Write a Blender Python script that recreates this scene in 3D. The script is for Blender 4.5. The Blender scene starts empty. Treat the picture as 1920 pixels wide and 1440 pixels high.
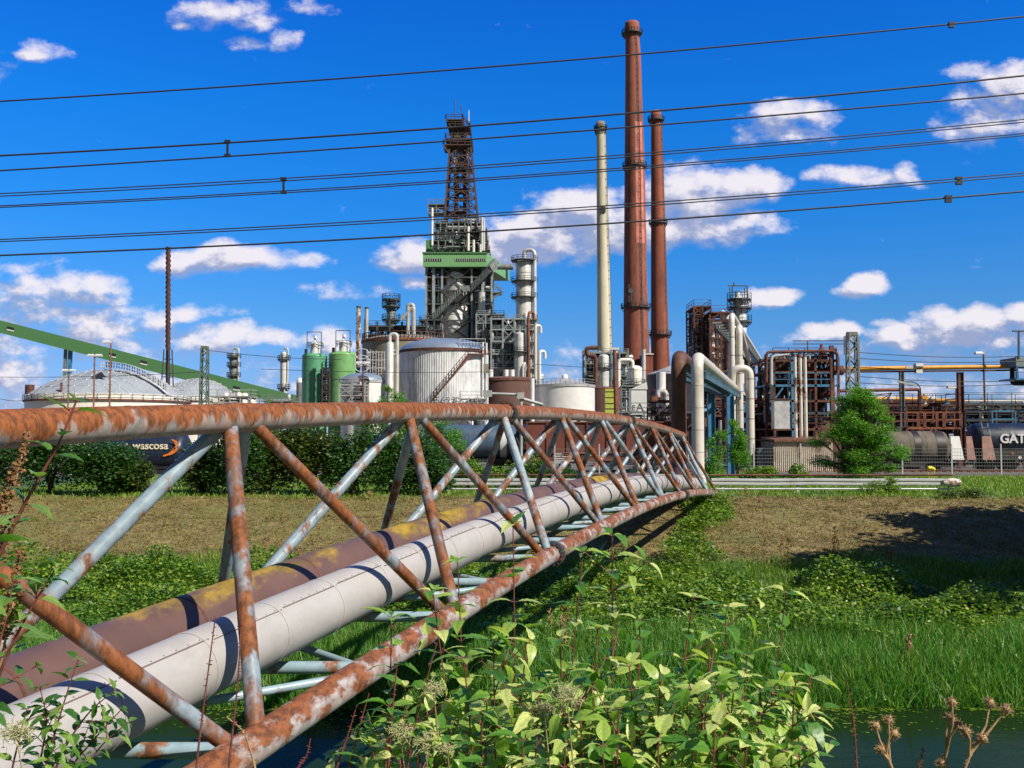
import bpy, math, random
import numpy as np
from mathutils import Vector, Matrix
rad = math.radians
S = bpy.context.scene
COL = S.collection
# ------------------------------------------------------------------ camera
CZ = 3.05; FPX = 1800.0; PITCH = math.atan(95/1800)
cam_d = bpy.data.cameras.new('camera'); cam = bpy.data.objects.new('camera', cam_d); COL.objects.link(cam)
cam.location = (0, 0, CZ); cam.rotation_euler = (math.pi/2 + PITCH, 0, 0)
cam_d.sensor_width = 36; cam_d.lens = 36*FPX/1920; cam_d.clip_start = .05; cam_d.clip_end = 9000
S.camera = cam
S.view_settings.view_transform = 'Standard'; S.view_settings.look = 'None'
S.view_settings.exposure = .42; S.view_settings.gamma = 1
cp, sp = math.cos(PITCH), math.sin(PITCH)
def P(u, v, Y):
    """pixel of the 1920x1440 photograph -> point at distance Y in front of the camera"""
    a = (u-960)/FPX; b = (720-v)/FPX
    dy = cp - b*sp; dz = sp + b*cp
    return Vector((a*Y/dy, Y, CZ + dz*Y/dy))
def Z(v, Y): return P(960, v, Y).z
def X(u, Y): return P(u, 780, Y).x
# ------------------------------------------------------------------ sun
SUN_EL = 43; SUN_AZ = Vector((.80, -.60))     # direction towards the sun (right, behind the camera)
sd = bpy.data.lights.new('sun', 'SUN'); sun = bpy.data.objects.new('sun', sd); COL.objects.link(sun)
sd.energy = 4.9; sd.angle = rad(.5); sd.color = (1, .93, .82)
to_sun = Vector((SUN_AZ.x*math.cos(rad(SUN_EL)), SUN_AZ.y*math.cos(rad(SUN_EL)), math.sin(rad(SUN_EL))))
sun.rotation_euler = to_sun.to_track_quat('Z', 'Y').to_euler()
sun.location = (30, -20, 40)
# ------------------------------------------------------------------ world: sky and clouds
W = bpy.data.worlds.new('World'); S.world = W; W.use_nodes = True
nt = W.node_tree; nt.nodes.clear(); N = nt.nodes.new; LK = nt.links.new
def mth(t, op, a, b=None, c=None):
    n = t.nodes.new('ShaderNodeMath'); n.operation = op
    for i, x in enumerate((a, b, c)):
        if x is None: continue
        if isinstance(x, (int, float)): n.inputs[i].default_value = x
        else: t.links.new(x, n.inputs[i])
    return n.outputs[0]
def vmt(t, op, a, b=None, c=None):
    n = t.nodes.new('ShaderNodeVectorMath'); n.operation = op
    for i, x in enumerate((a, b, c)):
        if x is None: continue
        if isinstance(x, (tuple, list)): n.inputs[i].default_value = x
        else: t.links.new(x, n.inputs[i])
    return n.outputs['Value'] if op == 'DOT_PRODUCT' else n.outputs[0]
CLOUDS = [(250,735,330,36,.32),(650,700,260,40,.24),(1000,720,300,36,.2),(1500,710,300,40,.2),(1850,690,200,40,.28),  # photograph pixel, radii in pixels, weight
 (92,86,46,15,.6),(60,92,30,9,.55),(430,22,80,26,.5),(470,40,42,22,.58),(575,8,50,12,.5),(528,75,26,15,.5),(460,78,34,12,.36),(345,46,18,8,.45),
 (435,488,108,22,1.0),(420,474,45,20,1.0),(385,486,45,16,.8),
 (70,548,80,26,.95),(150,540,75,24,.95),(185,560,55,16,.7),(190,600,110,28,.95),(270,598,42,26,.8),(120,590,40,20,.8),(90,650,140,38,.42),(240,650,110,32,.5),(30,700,60,34,.7),(200,690,90,30,.5),
 (408,630,46,22,.95),(370,638,40,14,.8),(500,634,60,12,.75),(560,640,50,12,.55),(616,632,28,20,.7),(620,650,50,12,.6),(372,585,50,12,.42),(60,505,50,12,.4),(595,492,22,12,.4),
 (775,478,36,26,.95),(742,492,40,20,.9),(770,536,36,12,.55),(645,548,60,12,.35),
 (1030,438,120,38,1.05),(1085,388,78,34,1.05),(960,456,60,26,.95),(1000,480,90,16,.7),(1180,420,110,44,.9),(1290,372,80,54,1.0),(1270,420,130,30,.8),(1385,352,64,30,.9),(1400,350,50,26,.9),(1380,420,70,26,.7),(1300,330,40,18,.8),
 (1485,215,70,24,.7),(1470,240,70,22,.66),(1530,230,34,30,.5),(1430,262,40,12,.5),
 (1905,160,58,30,1.05),(1850,205,70,30,.7),(1870,240,90,26,.62),(1850,130,60,14,.38),
 (1590,333,60,16,.75),(1690,333,22,18,.62),(1650,345,60,10,.6),(1450,560,42,16,1.0),(1425,566,30,12,.9),(1620,538,40,20,1.05),(1590,548,30,10,.7),
 (1545,624,40,13,.95),(1585,622,30,14,.9),(1665,610,24,8,.6),
 (1690,636,44,22,.95),(1755,614,50,28,1.0),(1800,632,80,22,.8),(1850,606,58,26,1.0),(1905,596,48,24,1.05),(1900,640,60,14,.7),
 (1500,640,40,10,.5),(-140,560,150,60,1),(2100,240,140,60,1),(2200,600,200,50,1),(-150,120,120,30,.8)]
CLOUDS = [(u, v, ru, rv, w*(.78 if u < 330 and 500 < v < 720 else 1)) for (u, v, ru, rv, w) in CLOUDS]
def sstep(t, x, a, b):
    m = t.nodes.new('ShaderNodeMapRange'); m.interpolation_type = 'SMOOTHSTEP'
    t.links.new(x, m.inputs['Value']); m.inputs['From Min'].default_value = a; m.inputs['From Max'].default_value = b
    return m.outputs['Result']
tc = N('ShaderNodeTexCoord'); sx = N('ShaderNodeSeparateXYZ'); LK(tc.outputs['Generated'], sx.inputs[0])
yy = mth(nt, 'MAXIMUM', sx.outputs['Y'], .02)
cb = N('ShaderNodeCombineXYZ'); U_ = mth(nt, 'DIVIDE', sx.outputs['X'], yy); V_ = mth(nt, 'DIVIDE', sx.outputs['Z'], yy); LK(U_, cb.inputs['X']); LK(V_, cb.inputs['Y'])
sky = N('ShaderNodeTexSky'); sky.sky_type = 'NISHITA'; sky.sun_disc = False
sky.sun_elevation = rad(SUN_EL); sky.sun_rotation = math.atan2(SUN_AZ.x, SUN_AZ.y)
sky.air_density = 1.0; sky.dust_density = .2; sky.ozone_density = 2.0; sky.altitude = 0
zr = N('ShaderNodeValToRGB'); LK(sx.outputs['Z'], zr.inputs[0]); e = zr.color_ramp.elements
SKYTINT = [(0, (.44, .62, 1.2)), (.05, (.38, .61, 1.2)), (.12, (.25, .66, 1.2)), (.22, (.10, .72, 1.5)), (.32, (.055, .77, 1.75)), (.42, (.042, .70, 1.9))]
while len(e) < len(SKYTINT): e.new(.5)
for i, (p_, c_) in enumerate(SKYTINT): e[i].position = p_; e[i].color = (*[x*.5 for x in c_], 1)
zz = vmt(nt, 'MULTIPLY', zr.outputs[0], (2, 2, 2))
tint = N('ShaderNodeMix'); tint.data_type = 'RGBA'; tint.blend_type = 'MULTIPLY'; tint.inputs[0].default_value = 1
LK(sky.outputs[0], tint.inputs[6]); LK(zz, tint.inputs[7]); SKYC = tint.outputs[2]
SKYS = .075
wn = N('ShaderNodeTexNoise'); wn.inputs['Scale'].default_value = 9; wn.inputs['Detail'].default_value = 2; LK(cb.outputs[0], wn.inputs['Vector'])
wv = vmt(nt, 'MULTIPLY', vmt(nt, 'SUBTRACT', wn.outputs['Color'], (.5, .5, .5)), (.05, .03, 0))
OFF = (.010, .017, 0)
def cnoise(off):
    n1 = N('ShaderNodeTexNoise'); n1.inputs['Scale'].default_value = 24; n1.inputs['Detail'].default_value = 9; n1.inputs['Roughness'].default_value = .60
    LK(vmt(nt, 'MULTIPLY', vmt(nt, 'ADD', cb.outputs[0], off), (1, 1.5, 1)), n1.inputs['Vector']); return mth(nt, 'MULTIPLY_ADD', n1.outputs['Fac'], 2.6, -1.26)
pA = vmt(nt, 'ADD', cb.outputs[0], wv); pB = vmt(nt, 'ADD', pA, OFF); nA = cnoise((0, 0, 0)); nB = cnoise(OFF)
def plain():
    b_ = N('ShaderNodeBackground'); LK(SKYC, b_.inputs[0]); b_.inputs[1].default_value = SKYS; return b_.outputs[0]
def leafnode(cl):
    """one tile of sky: its clouds over the sky"""
    if not cl: return plain()
    D = []
    for pv, nn in ((pA, nA), (pB, nB)):
        acc = None
        for (u, v, ru, rv, w) in cl:
            c = P(u, v, 1); cx, cz = c.x, c.z-CZ; ix, iz = FPX/(ru*1.42), FPX/(rv*1.5)
            q = vmt(nt, 'MULTIPLY_ADD', pv, (ix, iz, 0), (-cx*ix, -cz*iz, 0))
            d = mth(nt, 'MULTIPLY_ADD', vmt(nt, 'DOT_PRODUCT', q, q), -w, w)
            acc = d if acc is None else mth(nt, 'MAXIMUM', acc, d)
        D.append(mth(nt, 'ADD', mth(nt, 'MAXIMUM', acc, -.5), nn))
    al = mth(nt, 'MULTIPLY', sstep(nt, D[0], -.04, .86), .95)
    lit = sstep(nt, mth(nt, 'SUBTRACT', D[0], D[1]), -.26, .58)
    cc = N('ShaderNodeMix'); cc.data_type = 'RGBA'; LK(lit, cc.inputs[0]); cc.inputs[6].default_value = (3.3, 3.9, 6.0, 1); cc.inputs[7].default_value = (9.2, 8.7, 9.2, 1)
    mx = N('ShaderNodeMix'); mx.data_type = 'RGBA'; LK(al, mx.inputs[0]); LK(SKYC, mx.inputs[6]); LK(cc.outputs[2], mx.inputs[7])
    b_ = N('ShaderNodeBackground'); LK(mx.outputs[2], b_.inputs[0]); b_.inputs[1].default_value = SKYS; return b_.outputs[0]
def box_of(c):
    u, v, ru, rv, w = c; k = math.sqrt(1+.5/w); return (u-ru*1.6*k-45, u+ru*1.6*k+60, v-rv*1.7*k-35, v+rv*1.7*k+35)
def mixs(f, a, b):
    m_ = N('ShaderNodeMixShader'); LK(f, m_.inputs[0]); LK(a, m_.inputs[1]); LK(b, m_.inputs[2]); return m_.outputs[0]
def tree(cl, depth=0):
    if len(cl) <= 6 or depth > 5: return leafnode(cl)
    best = None
    for ax in (0, 1):
        for q in sorted(set([box_of(c)[ax*2] for c in cl]+[box_of(c)[ax*2+1] for c in cl])):
            lo = [c for c in cl if box_of(c)[ax*2] < q]; hi = [c for c in cl if box_of(c)[ax*2+1] > q]
            s_ = max(len(lo), len(hi))+.3*min(len(lo), len(hi))
            if best is None or s_ < best[0]: best = (s_, ax, q, lo, hi)
    s_, ax, q, lo, hi = best
    if max(len(lo), len(hi)) >= len(cl): return leafnode(cl)
    if ax == 0: c = P(q, 400, 1).x; return mixs(mth(nt, 'GREATER_THAN', U_, c), tree(lo, depth+1), tree(hi, depth+1))
    c = P(960, q, 1).z-CZ; return mixs(mth(nt, 'LESS_THAN', V_, c), tree(lo, depth+1), tree(hi, depth+1))
fr = mth(nt, 'MULTIPLY', mth(nt, 'GREATER_THAN', sx.outputs['Y'], .15), mth(nt, 'GREATER_THAN', sx.outputs['Z'], -.02))
rear = N('ShaderNodeMix'); rear.data_type = 'RGBA'; LK(sky.outputs[0], rear.inputs[6]); rear.inputs[7].default_value = (3.0, 3.0, 3.0, 1); rear.inputs[0].default_value = .30   # unseen sky behind the camera, greyed and dimmed to neutralise the ambient light
rb = N('ShaderNodeBackground'); LK(rear.outputs[2], rb.inputs[0]); rb.inputs[1].default_value = .036
side = sstep(nt, sx.outputs['Y'], -.1, .15)
wo = N('ShaderNodeOutputWorld'); LK(mixs(fr, mixs(side, rb.outputs[0], plain()), tree(CLOUDS)), wo.inputs[0])
# ------------------------------------------------------------------ materials
MATS = {}
def base_mat(name):
    m = bpy.data.materials.new(name); m.use_nodes = True; t = m.node_tree; t.nodes.clear()
    o = t.nodes.new('ShaderNodeOutputMaterial'); b = t.nodes.new('ShaderNodeBsdfPrincipled'); t.links.new(b.outputs[0], o.inputs[0])
    return m, t, b, o
def noise(t, vec, scale, detail=5, rough=.6, stretch=(1, 1, 1)):
    n = t.nodes.new('ShaderNodeTexNoise'); n.inputs['Scale'].default_value = scale; n.inputs['Detail'].default_value = detail; n.inputs['Roughness'].default_value = rough
    t.links.new(vmt(t, 'MULTIPLY', vec, stretch) if stretch != (1, 1, 1) else vec, n.inputs['Vector']); return n.outputs['Fac']
def mixc(t, f, a, b):
    n = t.nodes.new('ShaderNodeMix'); n.data_type = 'RGBA'
    for i, x in ((0, f), (6, a), (7, b)):
        if isinstance(x, (int, float)): n.inputs[i].default_value = x
        elif isinstance(x, tuple): n.inputs[i].default_value = (*x[:3], 1)
        else: t.links.new(x, n.inputs[i])
    return n.outputs[2]
def mat(name, col, rough=.6, metal=0, col2=None, amt=.5, soft=.12, scale=1.0, stretch=(1, 1, 1), var=.18, bump=.0, col3=None, amt3=.4, scale3=3, up=0, detail=6, c2k=.38):
    """painted / weathered surface: base colour, patches of col2 (amount amt), patches of col3, slight value variation. up>0 puts more col2 on upward faces."""
    if name in MATS: return MATS[name]
    m, t, b, o = base_mat(name); geo = t.nodes.new('ShaderNodeNewGeometry'); pos = geo.outputs['Position']
    c = col
    nv = noise(t, pos, scale*2.3, 4, .6)
    dark = tuple(x*(1-var) for x in col); lite = tuple(min(1, x*(1+var)) for x in col)
    c = mixc(t, sstep(t, nv, .3, .7), dark, lite)
    rg = rough
    if col3:
        f3 = sstep(t, noise(t, pos, scale3, 5, .65, stretch), 1-amt3-.08, 1-amt3+.08); c = mixc(t, f3, c, col3)
    if col2:
        n2 = noise(t, pos, scale, detail, .68, stretch)
        if up:
            sz = t.nodes.new('ShaderNodeSeparateXYZ'); t.links.new(geo.outputs['Normal'], sz.inputs[0]); n2 = mth(t, 'MULTIPLY_ADD', sz.outputs['Z'], up, n2)
        f2 = sstep(t, n2, 1-amt-soft, 1-amt+soft)
        c2d = tuple(x*c2k for x in col2); c2 = mixc(t, sstep(t, noise(t, pos, scale*4.2, 6, .7, stretch), .36, .62), c2d, col2)
        c = mixc(t, f2, c, c2)
        rr = t.nodes.new('ShaderNodeMapRange'); t.links.new(f2, rr.inputs[0]); rr.inputs[3].default_value = rough; rr.inputs[4].default_value = max(rough, .75); t.links.new(rr.outputs[0], b.inputs['Roughness'])
        if metal:
            mr = t.nodes.new('ShaderNodeMapRange'); t.links.new(f2, mr.inputs[0]); mr.inputs[3].default_value = metal; mr.inputs[4].default_value = 0; t.links.new(mr.outputs[0], b.inputs['Metallic'])
    else:
        b.inputs['Roughness'].default_value = rough; b.inputs['Metallic'].default_value = metal
    if isinstance(c, tuple): b.inputs['Base Color'].default_value = (*c, 1)
    else: t.links.new(c, b.inputs['Base Color'])
    if bump:
        bn = t.nodes.new('ShaderNodeBump'); bn.inputs['Strength'].default_value = .5; bn.inputs['Distance'].default_value = bump
        t.links.new(noise(t, pos, scale*6, 5), bn.inputs['Height']); t.links.new(bn.outputs[0], b.inputs['Normal'])
    MATS[name] = m; return m
RUST = (.30, .105, .035); DRUST = (.10, .038, .022)
M = {}
M['chord'] = mat('rusted_chord_paint', (.24, .235, .22), .5, 0, (.28, .085, .016), .52, .07, 2.6, (1.6, 1.6, .6), .35, .004, (.36, .25, .20), .48, 4.5, up=.20)
M['chord_low'] = mat('rusted_lower_chord', (.33, .31, .30), .5, 0, (.26, .085, .025), .50, .06, 3.0, (1, .6, 1), .3, .004, (.35, .27, .235), .45, 5, up=.08)
M['brace_blue'] = mat('pale_blue_brace_paint', (.23, .31, .36), .38, 0, (.26, .105, .045), .46, .06, 3.2, (1, 1, .55), .18, .002, (.36, .40, .42), .42, 2)
M['brace_rust'] = mat('rusty_brace_paint', (.20, .25, .29), .5, 0, (.25, .080, .018), .52, .06, 3.0, (1, 1, .5), .3, .003, (.15, .075, .05), .48, 2.6)
M['beam_blue'] = mat('pale_blue_beam_paint', (.26, .37, .42), .4, 0, (.30, .12, .05), .42, .05, 2.4, (1, 1, 1), .12, .002)
M['jacket'] = mat('grey_pipe_jacket', (.43, .41, .39), .45, .05, (.37, .35, .33), .5, .2, 1.2, (1, .4, 1), .03, .0015, c2k=.86)
M['jacket_seam'] = mat('pipe_seam_dirt', (.16, .12, .10), .7)
M['brownpipe'] = mat('brown_pipe_paint', (.125, .068, .052), .5, 0, (.38, .25, .015), .30, .06, .55, (1, .45, 1), .15, .002, up=.17)
M['bolt'] = mat('dark_flange_metal', (.07, .08, .09), .5, .3, RUST, .4, .1, 6)
M['white'] = mat('weathered_white_paint', (.66, .66, .64), .45, 0, (.40, .33, .27), .30, .1, .5, (1, 1, .3), .06)
M['cream'] = mat('cream_tank_paint', (.74, .70, .62), .5, 0, None, var=.05)
M['silver'] = mat('silver_cladding', (.58, .57, .54), .38, .2, (.22, .19, .16), .33, .12, .4, (1, 1, .3), .12)
M['silver2'] = mat('dull_aluminium', (.42, .42, .41), .45, .2, (.15, .14, .13), .36, .15, .3, (1, 1, .3), .15)
M['whitepipe'] = mat('off_white_pipe', (.62, .58, .52), .4, .1, (.40, .36, .32), .35, .12, .8, (1, 1, .3), .06)
M['brick'] = mat('red_brick_stack', (.31, .095, .06), .85, 0, (.24, .08, .055), .5, .2, .12, (1, 1, .3), .10)
M['brick2'] = mat('darker_brick_stack', (.28, .080, .042), .85, 0, (.17, .055, .04), .42, .2, .1, (1, 1, .2), .12)
M['brick_pale'] = mat('pale_brick_strip', (.64, .215, .16), .85, 0, (.40, .13, .10), .5, .2, .2, var=.06)
M['soot'] = mat('sooty_concrete', (.20, .17, .13), .9)
M['concrete'] = mat('pale_concrete_stack', (.60, .56, .43), .8, 0, (.34, .31, .20), .44, .15, .10, (1, 1, .16), .06)
M['grey'] = mat('grey_concrete', (.26, .275, .28), .85, 0, (.16, .165, .17), .5, .2, .15, var=.1)
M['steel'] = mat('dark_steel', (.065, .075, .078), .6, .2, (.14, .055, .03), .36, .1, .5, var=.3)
M['steelgrey'] = mat('grey_green_steel', (.17, .20, .19), .6, .1, (.12, .06, .04), .36, .1, .5, var=.3)
M['rust'] = mat('rusted_steel', (.16, .055, .032), .8, 0, (.07, .03, .025), .5, .15, .8, var=.3)
M['mastrust'] = mat('dark_mast_rust', (.11, .05, .035), .75, .1, (.06, .05, .05), .5, .15, .8, var=.3)
M['rustbright'] = mat('orange_rusted_steel', (.27, .085, .04), .8, 0, (.14, .05, .03), .5, .15, 1, var=.25)
M['green'] = mat('green_cladding', (.075, .20, .075), .5, 0, None, var=.04)
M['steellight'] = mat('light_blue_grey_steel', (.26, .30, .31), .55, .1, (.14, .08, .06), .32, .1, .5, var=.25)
M['dustytank'] = mat('dusty_brown_tank', (.13, .11, .085), .8, 0, (.05, .04, .035), .46, .15, .5)
M['greenlight'] = mat('light_green_cladding', (.16, .36, .15), .5, 0, None, var=.05)
M['silo'] = mat('green_silo_paint', (.085, .29, .16), .45, 0, (.24, .16, .06), .36, .1, .35, (1, 1, .25), .14)
M['silo_sunlit'] = mat('sunlit_silo_paint', (.16, .36, .13), .45, 0, (.28, .18, .06), .38, .1, .35, (1, 1, .25), .14)  # right silo: sunlight put into the green paint colour, rust runs on top
M['glass'] = mat('dark_window_glass', (.02, .025, .03), .15)
M['bluesteel'] = mat('blue_painted_steel', (.05, .20, .36), .45, 0, (.04, .10, .18), .4, .1, 1, var=.15)
M['bluesteel_shaded'] = mat('shaded_blue_steel', (.06, .13, .18), .5, 0, (.05, .06, .07), .42, .1, 1, var=.15)  # trestle blue darkened: the shade under the pipe run painted into the colour
M['navy'] = mat('navy_wagon_paint', (.012, .02, .045), .35, 0, (.03, .03, .035), .4, .15, .8)
M['bluegrey'] = mat('blue_grey_wagon_paint', (.06, .10, .16), .4, 0, (.10, .10, .11), .4, .2, .6)
M['hopper'] = mat('brown_wagon_paint', (.155, .042, .030), .6, 0, (.08, .03, .025), .42, .12, .9, (1, 1, .5), .12)
M['black'] = mat('black_metal', (.015, .015, .017), .6)
M['meshwire'] = mat('dull_mesh_wire', (.22, .24, .24), .5, .3)
M['beigetank'] = mat('beige_steel_tank', (.25, .22, .16), .7, 0, (.23, .11, .05), .34, .12, .2, (1, 1, .4), .1)
M['browntank'] = mat('brown_steel_tank', (.12, .060, .048), .8, 0, (.19, .085, .05), .42, .15, .25, (1, 1, .4), .12)
M['darktank'] = mat('dark_bitumen_tank', (.022, .018, .018), .5, 0, (.06, .03, .02), .4, .15, .3)
M['lime'] = mat('lime_green_panel', (.40, .46, .07), .6, 0, (.40, .16, .05), .30, .05, 1.2, (.3, 1, 2))
M['ribbed'] = mat('ribbed_aluminium', (.72, .73, .74), .42, .0, (.56, .58, .61), .5, .2, .3, (1, 1, .3), .07)
M['roofblue'] = mat('blue_grey_roof_sheet', (.22, .28, .36), .4, .3, None, var=.1)
M['dome'] = mat('grey_dome_sheet', (.25, .29, .33), .45, .1, (.29, .33, .37), .5, .15, .1, var=.04, c2k=.9)
M['yellow'] = mat('yellow_gas_pipe', (.62, .29, .02), .45, 0, (.30, .14, .04), .32, .1, 1)
M['lettering'] = mat('cream_lettering', (.75, .68, .5), .5, var=.02)
M['letterwhite'] = mat('white_lettering', (.6, .6, .6), .5, var=.02)
M['letterdark'] = mat('dark_lettering', (.06, .065, .07), .5, var=.02)
M['orange'] = mat('orange_emblem', (.75, .20, .02), .5, var=.02)
M['wire'] = mat('dark_conductor_wire', (.035, .035, .045), .5)
M['galv'] = mat('galvanised_rail', (.55, .56, .56), .4, .3, (.22, .15, .11), .36, .08, .8, var=.1)
M['mastgreen'] = mat('green_grey_mast_paint', (.10, .15, .125), .6, 0, None, var=.2)
M['bark'] = mat('grey_brown_bark', (.09, .065, .045), .9, var=.3, scale=4)
M['redstem'] = mat('reddish_stem_bark', (.17, .05, .04), .5, var=.3, scale=20)
M['dry'] = mat('dry_straw_stalk', (.34, .22, .11), .8, var=.3, scale=20)
M['drydark'] = mat('dry_brown_seed', (.20, .095, .035), .9, var=.35, scale=30)
M['fluff'] = mat('pale_seed_fluff', (.46, .45, .22), .9, var=.2, scale=40)
M['corrug'] = mat('corrugated_beige_sheet', (.50, .44, .36), .6, 0, (.26, .17, .11), .40, .08, .9, (1, 1, .3), .1)
M['wood'] = mat('weathered_board', (.19, .10, .07), .85, 0, (.30, .12, .05), .45, .1, 1)
def leafmat(name, stops, trans=.35, rough=.45, tcol=None, veins=False):
    m, t, b, o = base_mat(name)
    at = t.nodes.new('ShaderNodeAttribute'); at.attribute_name = 'rnd'
    cr = t.nodes.new('ShaderNodeValToRGB'); e = cr.color_ramp.elements
    while len(e) < len(stops): e.new(.5)
    for i, (p_, c_) in enumerate(stops): e[i].position = p_; e[i].color = (*c_, 1)
    t.links.new(at.outputs['Fac'], cr.inputs[0]); col_ = cr.outputs[0]; b.inputs['Roughness'].default_value = rough
    if veins:
        av = t.nodes.new('ShaderNodeAttribute'); av.attribute_name = 'vein'; geo = t.nodes.new('ShaderNodeNewGeometry')
        dk = t.nodes.new('ShaderNodeMix'); dk.data_type = 'RGBA'; dk.blend_type = 'MULTIPLY'; t.links.new(av.outputs['Fac'], dk.inputs[0]); t.links.new(col_, dk.inputs[6]); dk.inputs[7].default_value = (.55, .66, .55, 1)
        sp_ = mth(t, 'MULTIPLY', sstep(t, noise(t, geo.outputs['Position'], 60, 3), .72, .80), .7); col_ = mixc(t, sp_, dk.outputs[2], (.22, .12, .03))
    t.links.new(col_, b.inputs['Base Color'])
    tr = t.nodes.new('ShaderNodeBsdfTranslucent'); h = t.nodes.new('ShaderNodeMix'); h.data_type = 'RGBA'; h.blend_type = 'MULTIPLY'; h.inputs[0].default_value = 1
    t.links.new(col_, h.inputs[6]); h.inputs[7].default_value = (*(tcol or (1.5, 1.7, .5)), 1); t.links.new(h.outputs[2], tr.inputs[0])
    ms = t.nodes.new('ShaderNodeMixShader'); ms.inputs[0].default_value = trans
    t.links.new(b.outputs[0], ms.inputs[1]); t.links.new(tr.outputs[0], ms.inputs[2]); t.links.new(ms.outputs[0], o.inputs[0])
    return m
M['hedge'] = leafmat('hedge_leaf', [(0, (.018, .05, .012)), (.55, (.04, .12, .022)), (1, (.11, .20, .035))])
M['hedge2'] = leafmat('olive_hedge_leaf', [(0, (.025, .05, .012)), (.5, (.07, .11, .02)), (1, (.18, .21, .04))])
M['treeleaf'] = leafmat('bright_tree_leaf', [(0, (.03, .12, .014)), (.45, (.10, .27, .028)), (1, (.27, .44, .05))], .42)
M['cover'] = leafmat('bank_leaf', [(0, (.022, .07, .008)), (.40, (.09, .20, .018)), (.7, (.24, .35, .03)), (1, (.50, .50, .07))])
M['grass'] = leafmat('river_grass_blade', [(0, (.02, .09, .015)), (.5, (.06, .21, .03)), (.8, (.16, .33, .05)), (1, (.30, .38, .10))], .3)
M['meadow'] = leafmat('short_meadow_blade', [(0, (.04, .11, .012)), (.5, (.13, .25, .025)), (1, (.34, .42, .06))], .3)
M['straw'] = leafmat('mown_straw_blade', [(0, (.10, .07, .022)), (.5, (.23, .175, .055)), (.85, (.36, .29, .10)), (1, (.15, .22, .04))], .15, .8, (1, 1, .8))
M['dogwood'] = leafmat('dogwood_leaf', [(0, (.04, .15, .02)), (.35, (.15, .33, .035)), (.65, (.42, .54, .11)), (1, (.78, .78, .30))], .38, .4, (1.3, 1.5, .5), True)
M['darkleaf'] = leafmat('branch_leaf', [(0, (.04, .13, .02)), (.5, (.11, .24, .035)), (1, (.30, .42, .09))], .38, .4, (1.3, 1.6, .5), True)
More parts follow.
